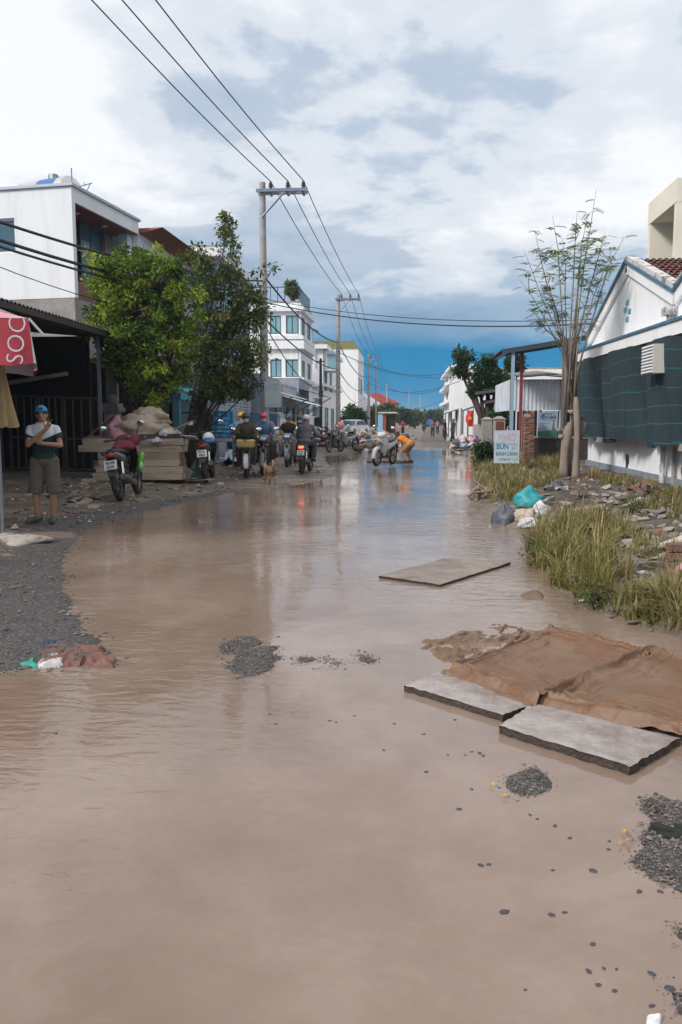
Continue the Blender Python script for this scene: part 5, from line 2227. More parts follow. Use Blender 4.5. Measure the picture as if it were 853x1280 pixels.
g1 = [(.022, .058, .009), (.08, .155, .018), (.22, .31, .032), (.42, .46, .06)]
g2 = [(.024, .052, .015), (.058, .098, .026), (.12, .155, .04), (.21, .21, .06)]
Y = 18.9
b = PY(186, 540, Y)
leafy_tree('bushy_tree', 'bushy bright green tree in front of the white house', (b.x, Y, H(b.x, Y)),
           lobes_px(Y, [(150, 345, 44, 40), (200, 352, 44, 40), (128, 385, 32, 52), (178, 398, 60, 52), (228, 390, 34, 50), (160, 438, 46, 48), (212, 445, 46, 46), (190, 478, 40, 30), (118, 415, 22, 32)]),
           360, 85, .11, g1, 3, .10, 2, m_barkd, .20, .45)
Y = 21.5
b = PY(240, 560, Y)
leafy_tree('slender_tree', 'taller loose olive-green tree against the power pole', (b.x, Y, H(b.x, Y)),
           lobes_px(Y, [(286, 330, 22, 40), (282, 280, 9, 30), (250, 322, 14, 32), (262, 360, 30, 40), (302, 370, 32, 40), (280, 410, 44, 40), (318, 400, 20, 40), (262, 448, 36, 40), (305, 450, 34, 40), (322, 372, 16, 22), (338, 335, 7, 12), (285, 478, 42, 26), (262, 492, 30, 16), (305, 490, 24, 16)]),
           330, 46, .12, g2, 5, .05, 3, m_barkd, .24, .2)


def bare_tree():
    Y = 16.3
    b = GL(712, 596)
    Y = b.y
    e = empty('pollarded_tree', b, 0, 'pollarded tree with bare upright shoots before the white gabled house', 'tree')
    q = random.Random(17)

    def L(px, py, dy=0.0):
        return PY(px, py, Y + dy) - b
    mb = MB()
    # stout cut trunks
    mb.tube([L(703, 604), L(705, 590), L(706, 575), L(707, 560), L(709, 548), L(711, 538), L(713, 528)], [.15, .11, .098, .10, .115, .10, .05], 12)
    mb.tube([L(720, 606, -.1), L(720, 590, -.1), L(721, 570, -.1), L(722, 545, -.1), L(722, 525, -.1), L(721, 508, -.1), L(720, 496, -.1)], [.12, .085, .075, .07, .08, .075, .04], 12)
    for kx, ky, kr in ((702, 546, .07), (714, 541, .08), (728, 522, .06), (715, 515, .07), (699, 538, .05)):
        mb.ell(L(kx, ky, q.uniform(-.1, .05)), (kr, kr, kr * .8), None, 9, 6)
    mb.tube([L(714, 598, .1), L(712, 575, .1), L(709, 560, .1), L(702, 545, .1), L(699, 535, .1)], [.05, .045, .04, .05, .06], 7)
    mb.tube([L(724, 550), L(729, 540), L(731, 528)], [.05, .05, .05], 7)
    ends = [(655, 312), (669, 288), (691, 270), (703, 298), (722, 264), (736, 266), (746, 236), (757, 290), (768, 306), (781, 296), (650, 350), (684, 345), (730, 305), (662, 385), (752, 352), (745, 400), (693, 380)]
    shoots = []
    for i, (px, py) in enumerate(ends):
        dy = q.uniform(-.7, .7)
        st = L(q.uniform(703, 727), q.uniform(495, 535))
        fork = L(711 + (px - 711) * q.uniform(.10, .22), 440 + q.uniform(-30, 30), dy * .3)
        m1 = L(711 + (px - 711) * q.uniform(.5, .62), py + (440 - py) * .48, dy * .7)
        en = L(px, py, dy)
        r0 = q.uniform(.018, .032)
        pts = [st, fork, m1, m1.lerp(en, .5) + Vector((q.uniform(-.05, .05), 0, q.uniform(0, .06))), en]
        mb.tube(pts, [r0, r0 * .75, r0 * .5, r0 * .33, .004], 6)
        shoots.append(pts)
        for k in range(2):
            a = m1.lerp(en, q.uniform(0, .6))
            t = a + Vector((q.uniform(-.45, .45), q.uniform(-.3, .3), q.uniform(.15, .6)))
            mb.tube([a, a.lerp(t, .5), t], [.010, .007, .003], 4)
            shoots.append([a, a, a.lerp(t, .4), a.lerp(t, .6), t])
    mb.build('trunk', m_bark, e, True)
    # feathery fronds
    V, F, Cc = [], [], []
    for pts in shoots:
        for k in range(q.randrange(7, 12)):
            t = q.uniform(.15, 1.0)
            a = pts[2].lerp(pts[4], t) if t < .9 else pts[4]
            if q.random() < .2:
                a = pts[1].lerp(pts[2], q.random())
            az = q.uniform(0, 6.28)
            d = Vector((math.cos(az), math.sin(az) * .8, q.uniform(-.25, .5))).normalized()
            ln = q.uniform(.12, .26)
            w = d.cross(Vector((0, 0, 1))).normalized()
            g = q.choice([(.14, .24, .10), (.19, .29, .13), (.26, .31, .14)])
            for j in range(7):
                c = a + d * ln * (j + 1) / 7 - Vector((0, 0, .05 * (j / 7) ** 2))
                for s in (-1, 1):
                    tip = c + w * s * .075 + d * .03 - Vector((0, 0, .012))
                    mid = c.lerp(tip, .5)
                    n0 = len(V)
                    V += [c, mid + d * .018, tip, mid - d * .018]
                    F.append((n0, n0 + 1, n0 + 2, n0 + 3))
                    Cc += [g] * 4
    obj('crown', np_mesh('crown', [tuple(v) for v in V], F, False, np.array(Cc)), m_leaf, e)


bare_tree()

g3 = [(.012, .040, .014), (.022, .065, .02), (.045, .10, .03)]
Y = 40.0
b = PY(607, 545, Y)
leafy_tree('street_tree', 'dark green street tree with forked trunk above the tin lean-to', (b.x, Y, 0),
           lobes_px(Y, [(578, 446, 9, 11), (599, 468, 13, 11), (611, 453, 11, 8), (622, 470, 12, 10), (594, 487, 10, 8), (632, 482, 8, 10), (612, 486, 8, 7), (577, 462, 7, 6)]), 90, 85, .2, g3, 8, .2, 2, m_barkd, .33, .2)
for i, (px, py, Yk, rx, rz, lab) in enumerate(((442, 516, 88, 10, 9, 'rounded bush beside the white parked car'), (483, 514, 130, 12, 7, 'leafy tree below the far red roof'), (505, 519, 150, 5, 6, 'small tree right of the far red roof'), (519, 521, 170, 4, 5, 'small tree left of the street end'),
                                          (540, 522, 210, 6, 5, 'small round tree at the street end'), (549, 520, 230, 5, 6, 'small tree beside the far white block'), (627, 522, 37, 12, 12, 'dark bush behind the gate piers'), (470, 519, 110, 8, 8, 'tree behind the third power pole'),
                                          (643, 455, 52, 6, 10, 'dark treetop above the tin shed'))):
    c = PY(px, py, Yk)
    leafy_tree('roadside_tree', lab, (c.x, Yk, 0), lobes_px(Yk, [(px, py, rx, rz), (px - rx * .6, py + rz * .5, rx * .6, rz * .6), (px + rx * .6, py + rz * .4, rx * .6, rz * .6)]), 45, 45, .28 * Yk / 60 + .05, g2 if i % 2 else g3, 20 + i, .14, 1, m_barkd, .008 * Yk, .3)


def bush(name, label, px, py, Y, rx, rz, n, leaf, cols, seed, stemlen=.5, zbase=None, cat='plant'):
    c = PY(px, py, Y)
    z0 = H(c.x, Y) if zbase is None else zbase
    e = empty(name, (c.x, Y, z0), 0, label, cat)
    q = random.Random(seed)
    cl = []
    mb = MB()
    for k in range(n):
        a = q.uniform(0, 6.28)
        r_ = q.random() ** .6
        p = Vector((math.cos(a) * r_ * rx * Y / FPX, math.sin(a) * r_ * rx * Y / FPX, c.z - z0 + q.uniform(-1, 1) * rz * Y / FPX))
        cl.append(tuple(p))
        mb.tube([(p.x * .15, p.y * .15, -.05), (p.x * .6, p.y * .6, p.z * .6), p], [.014, .01, .004], 4)
    mb.build('stem', m_barkd, e)
    obj('foliage', leaves_mesh('foliage', cl, [(.16,) * 3] * n, 40, leaf, cols, seed), m_leaf, e)


bush('potted_shrub', 'reddish-green shrub between parked scooter and salon sign', 256, 532, 23.9, 9, 18, 40, .12, [(.03, .045, .012), (.08, .08, .02), (.16, .09, .03)], 31)
bush('rooftop_plant', 'leafy plants on the roof of the tall white house', 366, 362, PX(376, 450, -6.9).y + 1.2, 9, 8, 30, .22, [(.03, .07, .015), (.1, .13, .03), (.2, .18, .05)], 33, zbase=PX(376, 379, -6.9).z + .1)
bush('verge_shrub', 'low dark green shrub at the grassy right waterline', 607, 566, 24.5, 12, 10, 40, .10, g3, 35)


# ------------------------------------------------------------------ long grass
def grass(name, label, regions, seed):
    """regions: (world polygon, tufts, blades per tuft, length)"""
    q = np.random.default_rng(seed)
    BP, BL, BC, BO = [], [], [], []
    for poly, nt_, nb, ln in regions:
        pw = np.array([[GL(*p).x, GL(*p).y] for p in poly])
        lo, hi = pw.min(0), pw.max(0)
        got = 0
        while got < nt_:
            p = lo + (hi - lo) * q.random(2)
            ins = False
            for i in range(len(pw)):
                a, b_ = pw[i], pw[(i + 1) % len(pw)]
                if (a[1] > p[1]) != (b_[1] > p[1]) and p[0] < (b_[0] - a[0]) * (p[1] - a[1]) / (b_[1] - a[1]) + a[0]:
                    ins = not ins
            if not ins:
                continue
            got += 1
            k = int(nb * q.uniform(.5, 1.5))
            a = q.uniform(0, 6.28, k)
            r_ = np.abs(q.normal(0, .055, k))
            BP.append(np.stack([p[0] + r_ * np.cos(a), p[1] + r_ * np.sin(a)], 1))
            out = np.stack([np.cos(a), np.sin(a)], 1) * q.uniform(.1, 1.3, (k, 1)) + q.normal(0, .35, (k, 2))
            BO.append(out)
            tl = q.uniform(.6, 1.25)
            BL.append(ln * tl * q.uniform(.45, 1.15, k))
            hue = q.random()
            base = np.array([(.14, .15, .035), (.26, .22, .07), (.38, .30, .14), (.44, .36, .23)])
            wgt = np.clip(hue * 2.3 + q.normal(0, .6, k), 0, 2.99)
            i0 = wgt.astype(int)
            f = (wgt - i0)[:, None]
            BC.append((base[i0] * (1 - f) + base[np.minimum(i0 + 1, 3)] * f) * q.uniform(.7, 1.2, (k, 1)))
    P, L_, C_, O_ = map(np.concatenate, (BP, BL, BC, BO))
    n = len(P)
    z = hgt(P[:, 0], P[:, 1])
    k = z > -.02
    P, L_, C_, O_, z = P[k], L_[k], C_[k], O_[k], z[k]
    n = len(P)
    wd = q.uniform(.003, .007, n) * (1 + P[:, 1] * .03)
    on = O_ / (np.linalg.norm(O_, axis=1)[:, None] + 1e-6)
    side = np.stack([-on[:, 1], on[:, 0]], 1)
    rows = []
    bend = np.linalg.norm(O_, axis=1)
    for t, ww in ((0, 1), (.4, .9), (.75, .6), (1.0, .12)):
        hx = O_ * (L_ * t ** 1.9 * .75)[:, None]
        hz = L_ * (t - .35 * t ** 2.4 * np.clip(bend, 0, 1.6))
        c = np.stack([P[:, 0] + hx[:, 0], P[:, 1] + hx[:, 1], z - .01 + hz], 1)
        s = np.stack([side[:, 0], side[:, 1], np.zeros(n)], 1) * (wd * ww)[:, None]
        rows += [c - s, c + s]
    V = np.stack(rows, 1).reshape(-1, 3)
    b0 = (np.arange(n) * 8)[:, None]
    F = np.concatenate([b0 + np.array([[r_, r_ + 1, r_ + 3, r_ + 2]]) for r_ in (0, 2, 4)], 0)
    o = obj(name, np_mesh(name, V, F, False, np.repeat(C_, 8, 0)), m_leaf)
    return tag(o, label, 'grass', kind='stuff')


grass('long_grass', 'long green and straw-coloured grass on the right verge', [
    ([(662, 690), (700, 728), (765, 752), (790, 728), (775, 690), (735, 662), (690, 655)], 84, 24, .42),
    ([(655, 700), (690, 732), (720, 745), (700, 715)], 36, 16, .22),
    ([(700, 735), (770, 765), (830, 780), (800, 745), (750, 735)], 34, 18, .22),
    ([(812, 762), (853, 786), (900, 800), (900, 750), (853, 735)], 60, 24, .30),
    ([(690, 655), (760, 668), (800, 690), (790, 665), (735, 648)], 45, 16, .34),
    ([(790, 690), (850, 720), (870, 700), (810, 675)], 24, 12, .22),
    ([(596, 608), (600, 628), (640, 626), (690, 606), (705, 590), (650, 585), (600, 582)], 200, 20, .30),
    ([(592, 590), (612, 590), (612, 566), (594, 566)], 120, 20, .38),
    ([(800, 640), (853, 650), (880, 640), (880, 628), (810, 628)], 40, 14, .24),
    ([(725, 600), (790, 612), (853, 626), (853, 615), (740, 592)], 40, 14, .25),
    ([(612, 575), (655, 585), (700, 590), (700, 580), (620, 570)], 160, 20, .4),
], 3)

weed = [(.06, .085, .025), (.12, .14, .045), (.20, .19, .08)]
for i, (px, py, lab) in enumerate(((668, 700, 'small broad-leaved weed at the left foot of the long grass'), (745, 752, 'small broad-leaved weed at the muddy foot of the grass'), (800, 765, 'broad-leaved weed low on the right bank'), (790, 640, 'leafy weed beside the rubble heap'), (640, 612, 'leafy weed below the food stall sign'))):
    b_ = GL(px, py)
    bush('weed', lab, px, py - 6, b_.y, 7, 4, 6, .05, weed, 50 + i)

# ------------------------------------------------------------------ people
def frame_rot(zv, xv):
    z = Vector(zv).normalized()
    x = Vector(xv)
    x = (x - z * x.dot(z)).normalized()
    y = z.cross(x)
    return Matrix((x, y, z)).transposed().to_euler()


def hand(mb, wrist, tip, palm_n, curl=.9, r=.0095, fingers='grip', scale=1.0):
    """palm, four unequal fingers with knuckle bends and a thumb off the side of the palm"""
    w, t = Vector(wrist), Vector(tip)
    d = (t - w).normalized()
    n = Vector(palm_n)
    n = (n - d * n.dot(d)).normalized()
    s = d.cross(n)
    pl = .085 * scale
    k0 = w + d * pl
    rot = frame_rot(d, s)
    mb.ell(w + d * pl * .52, (.040 * scale, .016 * scale, .052 * scale), rot, 10, 7)
    for i, L_ in enumerate((.070, .078, .073, .058)):
        off = (i - 1.5) * .0205 * scale
        a = k0 + s * off - d * abs(i - 1.3) * .004
        c = curl
        if fingers == 'v':
            c = .05 if i in (0, 1) else 1.5
        dirs = [(d * math.cos(c * q_) + n * math.sin(c * q_)) for q_ in (.5, 1.3, 1.9)]
        if fingers == 'v' and i in (0, 1):
            sp = s * (-.22 if i == 0 else .22)
            dirs = [(d + sp).normalized()] * 3
        p = a
        for j, fr in enumerate((.45, .32, .25)):
            p2 = p + dirs[j] * L_ * fr * scale
            mb.capsule(p, p2, r * scale * (1 - .1 * j), r * scale * (.92 - .1 * j), 7)
            p = p2
    a = w + d * .02 * scale - s * .028 * scale
    b = a + (d * .6 - s * .7 + n * .35).normalized() * .038 * scale
    c = b + (d * .75 - s * .1 + n * .6).normalized() * .032 * scale
    mb.capsule(a, b, r * 1.2 * scale, r * 1.1 * scale, 7)
    mb.capsule(b, c, r * 1.05 * scale, r * .9 * scale, 7)


def human_meshes(J, voxel=.014, sleeve=1.0, leg=1.0, fingers='grip', shoe=True, hands=None):
    """J: joint positions; returns meshes of body, shirt, trousers, shoes, hair, helmet, mask"""
    V = {k: Vector(v) for k, v in J.items()}
    sh = (V['sh_r'] - V['sh_l']).normalized()
    spine = V['neck'] - V['pelvis']
    face = V['face'].normalized()
    headup = (V['head'] - V['neck'])
    headup = (headup - face * headup.dot(face)).normalized()
    hr = frame_rot(headup, face.cross(headup))
    rt = frame_rot(spine, sh)

    def torso(mb, g):
        pe, ne = V['pelvis'], V['neck']
        ch = pe.lerp(ne, .66)
        be = pe.lerp(ne, .34)
        mb.ell(ch, (.165 + g, .112 + g, .19 + g), rt)
        mb.ell(be, (.145 + g, .105 + g, .17 + g), rt)
        for s in ('l', 'r'):
            mb.capsule(ch.lerp(V['sh_' + s], .3), V['sh_' + s], .07 + g, .046 + g * .5)
            mb.capsule(V['neck'].lerp(V['pelvis'], .06), V['sh_' + s], .045 + g * .6, .042 + g * .5)

    body = MB()
    torso(body, 0)
    body.ell(V['pelvis'], (.155, .115, .13), rt)
    body.capsule(V['pelvis'].lerp(V['neck'], .8), V['neck'], .07, .055)
    body.capsule(V['neck'], V['head'], .053, .055)
    hc = V['head']
    body.ell(hc + headup * .01, (.074, .092, .105), hr)
    body.ell(hc + face * .028 - headup * .062, (.050, .052, .050), hr)
    body.capsule(hc + face * .090 + headup * .005, hc + face * .104 - headup * .028, .010, .015, 7)
    xs = face.cross(headup).normalized()
    for s in (-1, 1):
        body.ell(hc + xs * s * .076 - face * .005 - headup * .008, (.010, .020, .030), hr, 8, 6)
    body.capsule(hc + face * .084 - headup * .062 - xs * .018, hc + face * .084 - headup * .062 + xs * .018, .008, .008, 6)
    for s in ('l', 'r'):
        body.capsule(V['sh_' + s], V['el_' + s], .047, .038)
        body.capsule(V['el_' + s], V['wr_' + s], .038, .026)
        fg = fingers if isinstance(fingers, str) else fingers[s]
        hand(body, V['wr_' + s], V['hd_' + s], V['pn_' + s], 1.0, fingers=fg)
        body.capsule(V['hip_' + s], V['kn_' + s], .085, .055)
        body.capsule(V['kn_' + s], V['kn_' + s].lerp(V['an_' + s], .35), .055, .054)
        body.capsule(V['kn_' + s].lerp(V['an_' + s], .35), V['an_' + s], .054, .036)
        t = V['toe_' + s]
        a = V['an_' + s]
        hd = (t - a)
        body.capsule(a - Vector((0, 0, .03)) - hd.normalized() * .02, t, .036, .028)
    out = {'body': blob(body, voxel, 3)}
    sm = MB()
    torso(sm, .020)
    sm.capsule(V['pelvis'].lerp(V['neck'], .78), V['neck'].lerp(V['pelvis'], .05), .09, .066)
    lo = V['pelvis'] + (V['pelvis'] - V['neck']).normalized() * .04
    sm.ell(V['pelvis'], (.172, .135, .13), rt)
    for s in ('l', 'r'):
        if sleeve < .75:
            en = V['sh_' + s].lerp(V['el_' + s], sleeve / .75)
            sm.tube([V['sh_' + s] + (V['sh_' + s] - en) * .12, V['sh_' + s], en], [.03, .056, .064], 12)
        else:
            sm.capsule(V['sh_' + s], V['el_' + s], .060, .054)
            sm.capsule(V['el_' + s], V['el_' + s].lerp(V['wr_' + s], .93), .056, .042)
    out['shirt'] = blob(sm, voxel, 2)
    tr = MB()
    tr.ell(V['pelvis'] - spine.normalized() * .02, (.170, .135, .14), rt)
    for s in ('l', 'r'):
        if leg < .62:
            en = V['hip_' + s].lerp(V['kn_' + s], leg / .5)
            tr.tube([V['hip_' + s] + (V['hip_' + s] - en) * .15, V['hip_' + s], en], [.06, .108, .104], 14)
        else:
            tr.capsule(V['hip_' + s], V['kn_' + s], .108, .080)
            tr.tube([V['kn_' + s] + (V['kn_' + s] - V['an_' + s]) * .1, V['kn_' + s], V['kn_' + s].lerp(V['an_' + s], .92)], [.05, .080, .070], 12)
    out['trousers'] = blob(tr, voxel, 2)
    if shoe:
        for s in ('l', 'r'):
            mb = MB()
            a, t = V['an_' + s], V['toe_' + s]
            d = (t - a)
            d.normalize()
            mb.capsule(a - Vector((0, 0, .035)) - d * .035, t - d * .05, .045, .047)
            mb.capsule(t - d * .07, t + d * .015, .047, .038)
            out['shoe_' + s] = blob(mb, min(voxel, .012), 2)
    mb = MB()
    mb.ell(hc + headup * .022 - face * .012, (.083, .100, .108), hr, 16, 9, -.15, 1)
    mb.ell(hc - headup * .02 - face * .032, (.078, .075, .09), hr, 14, 9)
    out['hair'] = mb.mesh('hair', True)
    mb = MB()
    mb.ell(hc + headup * .040 - face * .020, (.106, .128, .108), hr, 18, 9, -.30, 1)
    brim = hc + face * .105 + headup * .055
    mb.ell(brim, (.085, .065, .012), hr, 14, 5)
    out['helmet'] = mb.mesh('helmet', True)
    mb = MB()
    mb.ell(hc + headup * .045 - face * .008, (.085, .104, .088), hr, 18, 9, .02, 1)
    mb.ell(hc + headup * .045 - face * .12, (.06, .06, .010), hr, 14, 5)
    out['cap'] = mb.mesh('cap', True)
    mb = MB()
    mb.ell(hc + face * .034 - headup * .052, (.064, .070, .060), hr, 12, 8)
    out['mask'] = mb.mesh('mask', True)
    mb = MB()
    for s in (-1, 1):
        mb.ell(hc + xs * s * .030 + face * .083 + headup * .012, (.013, .008, .006), hr, 8, 5)
    out['eyes'] = mb.mesh('eyes', True)
    mb = MB()
    for s in (-1, 1):
        mb.ell(hc + xs * s * .031 + face * .086 + headup * .030, (.019, .006, .004), hr, 8, 5)
    out['brows'] = mb.mesh('eyebrows', True)
    mb = MB()
    mb.ell(hc + face * .091 - headup * .064, (.022, .005, .005), hr, 10, 5)
    out['lips'] = mb.mesh('lips', True)
    return out


m_skin = mat('skin', (.36, .19, .12), .55, .08, 8, .03)
m_hair = mat('black_hair', (.012, .010, .010), .5, .2)
m_eye = mat('eye_dark', (.02, .014, .012), .3, .1)
m_lip = mat('lips', (.26, .10, .08), .5, .1)


def cloth_mat(name, c, **k):
    return mat('cloth_' + name, c, .85, .16, 9, .35, 60, **k)


def person(meshes, loc, rz, label, shirt, trousers, shoes=None, helmet=None, mask=None, skin=None, group=None, hat='helmet', scale=1.0, hair=True):
    e = empty('person', loc, rz, label, 'person', group)
    e.scale = (scale,) * 3
    obj('body', meshes['body'], skin or m_skin, e)
    obj('shirt', meshes['shirt'], shirt, e)
    obj('trousers', meshes['trousers'], trousers, e)
    if shoes is not None and 'shoe_l' in meshes:
        for s in 'lr':
            obj('shoe', meshes['shoe_' + s], shoes, e)
    if helmet is not None:
        obj(hat, meshes['cap' if hat == 'cap' else 'helmet'], helmet, e)
        if hat == 'cap':
            obj('hair', meshes['hair'], m_hair, e)
    elif hair:
        obj('hair', meshes['hair'], m_hair, e)
    if mask is not None:
        obj('face_mask', meshes['mask'], mask, e)
    else:
        obj('lips', meshes['lips'], m_lip, e)
    obj('eyes', meshes['eyes'], m_eye, e)
    obj('eyebrows', meshes['brows'], m_hair, e)
    return e


# --- the man standing on the bank, arms folded, making a V sign
def standing_man():
    J = dict(pelvis=(0, 0, .93), neck=(0, -.015, 1.40), head=(-.005, -.035, 1.535), face=(.10, -1, -.06),
             sh_l=(.175, 0, 1.335), sh_r=(-.175, 0, 1.335),
             el_r=(-.175, -.17, 1.115), wr_r=(.085, -.225, 1.335), hd_r=(.165, -.21, 1.48), pn_r=(-.2, -1, .1),
             el_l=(.245, -.10, 1.105), wr_l=(.02, -.235, 1.135), hd_l=(-.13, -.20, 1.215), pn_l=(0, 1, 0),
             hip_l=(.095, 0, .90), hip_r=(-.095, 0, .90), kn_l=(.105, -.015, .49), kn_r=(-.125, -.03, .49), an_l=(.085, .02, .085), an_r=(-.12, .0, .085),
             toe_l=(.105, -.15, .035), toe_r=(-.22, -.12, .035))
    J['sh_l'], J['sh_r'] = J['sh_r'], J['sh_l']        # left of the picture first
    for a in ('el', 'wr', 'hd', 'pn', 'hip', 'kn', 'an', 'toe'):
        J[a + '_l'], J[a + '_r'] = J[a + '_r'], J[a + '_l']
    ms = human_meshes(J, .0075, .46, .58, {'l': 'v', 'r': 'grip'})
    p = GL(59, 653)
    green = bpy.data.materials.new('two_tone_polo')
    green.use_nodes = True
    nt = green.node_tree
    b = nt.nodes['Principled BSDF']
    N, L = nt.nodes.new, nt.links.new
    tc = N('ShaderNodeTexCoord')
    sp = N('ShaderNodeSeparateXYZ')
    L(tc.outputs['Object'], sp.inputs[0])
    ab = N('ShaderNodeMath')
    ab.operation = 'ABSOLUTE'
    L(sp.outputs['X'], ab.inputs[0])
    mu = N('ShaderNodeMath')
    mu.operation = 'MULTIPLY_ADD'
    mu.inputs[1].default_value = -.45
    L(ab.outputs[0], mu.inputs[0])
    L(sp.outputs['Z'], mu.inputs[2])
    rp = N('ShaderNodeValToRGB')
    rp.color_ramp.interpolation = 'CONSTANT'
    rp.color_ramp.elements[0].color = (.006, .032, .030, 1)
    rp.color_ramp.elements[1].position = .5
    rp.color_ramp.elements[1].color = (.62, .62, .66, 1)
    mr = N('ShaderNodeMapRange')
    mr.inputs[1].default_value = 1.03
    mr.inputs[2].default_value = 1.33
    L(mu.outputs[0], mr.inputs[0])
    L(mr.outputs[0], rp.inputs[0])
    L(rp.outputs[0], b.inputs['Base Color'])
    b.inputs['Roughness'].default_value = .85
    nz = N('ShaderNodeTexNoise')
    nz.inputs['Scale'].default_value = 9
    nz.inputs['Detail'].default_value = 5
    L(tc.outputs['Object'], nz.inputs[0])
    bp = N('ShaderNodeBump')
    bp.inputs['Strength'].default_value = .5
    bp.inputs['Distance'].default_value = .03
    L(nz.outputs['Fac'], bp.inputs['Height'])
    L(bp.outputs[0], b.inputs['Normal'])
    e = person(ms, p, R(14), 'man with folded arms in dark green polo and blue cap on the bank', green, cloth_mat('khaki_shorts', (.115, .092, .072)), cloth_mat('green_clogs', (.06, .095, .045)), paint('cap_blue', (.03, .24, .50), .7), None, hat='cap')
    s = 1.66 / 1.66
    e.scale = (s,) * 3
    # dark vent patch of the backwards cap, collar
    mb = MB()
    hc = Vector(J['head'])
    mb.ell(hc + Vector((.015, -.112, .085)), (.026, .010, .016), (R(-30), 0, 0), 10, 6)
    mb.build('cap_opening', m_hair, e, True)
    mb = MB()
    mb.tube([(-.07, -.02, 1.395), (-.055, -.085, 1.365), (-.02, -.115, 1.325)], [.016, .018, .012], 6)
    mb.tube([(.07, -.02, 1.395), (.055, -.085, 1.365), (.02, -.115, 1.325)], [.016, .018, .012], 6)
    mb.tube([(-.07, -.02, 1.395), (-.05, .05, 1.40), (.05, .05, 1.40), (.07, -.02, 1.395)], .016, 6)
    mb.build('collar', cloth_mat('white_collar', (.6, .6, .62)), e, True)
    return e


standing_man()

# --- riders share one seated figure
JR = dict(pelvis=(0, -.12, .87), neck=(0, .02, 1.36), head=(0, .06, 1.49), face=(0, 1, -.05), sh_l=(-.175, .0, 1.30), sh_r=(.175, .0, 1.30),
          el_l=(-.27, .10, 1.08), el_r=(.27, .10, 1.08), wr_l=(-.29, .30, 1.045), wr_r=(.29, .30, 1.045), hd_l=(-.29, .45, 1.02), hd_r=(.29, .45, 1.02), pn_l=(0, 0, -1), pn_r=(0, 0, -1),
          hip_l=(-.09, -.08, .86), hip_r=(.09, -.08, .86), kn_l=(-.19, .28, .80), kn_r=(.19, .28, .80), an_l=(-.19, .12, .40), an_r=(.19, .12, .40), toe_l=(-.20, .28, .34), toe_r=(.20, .28, .34))
RIDER = human_meshes(JR, .016, 1.0, 1.0)
RIDER_SHORT = human_meshes(JR, .016, .5, .55)
JP = dict(JR)
for k, v in JR.items():
    if k not in ('face',) and not k.startswith('pn'):
        JP[k] = (v[0], v[1] - .40, v[2] + .05)
JP.update(wr_l=(-.16, -.12, 1.0), wr_r=(.16, -.12, 1.0), hd_l=(-.12, .02, .98), hd_r=(.12, .02, .98), el_l=(-.26, -.34, 1.06), el_r=(.26, -.34, 1.06),
          kn_l=(-.23, -.02, .78), kn_r=(.23, -.02, .78), an_l=(-.21, -.22, .38), an_r=(.21, -.22, .38), toe_l=(-.24, -.06, .33), toe_r=(.24, -.06, .33))
PILLION = human_meshes(JP, .018, 1.0, 1.0)


# ------------------------------------------------------------------ motorbikes
def ring_y(y, zc, w, h, n=12, xc=0.0, p=.75):
    out = []
    for j in range(n):
        a = 2 * math.pi * j / n
        c, s = math.cos(a), math.sin(a)
        out.append(Vector((xc + w * math.copysign(abs(c) ** p, c), y, zc + h * math.copysign(abs(s) ** p, s))))
    return out


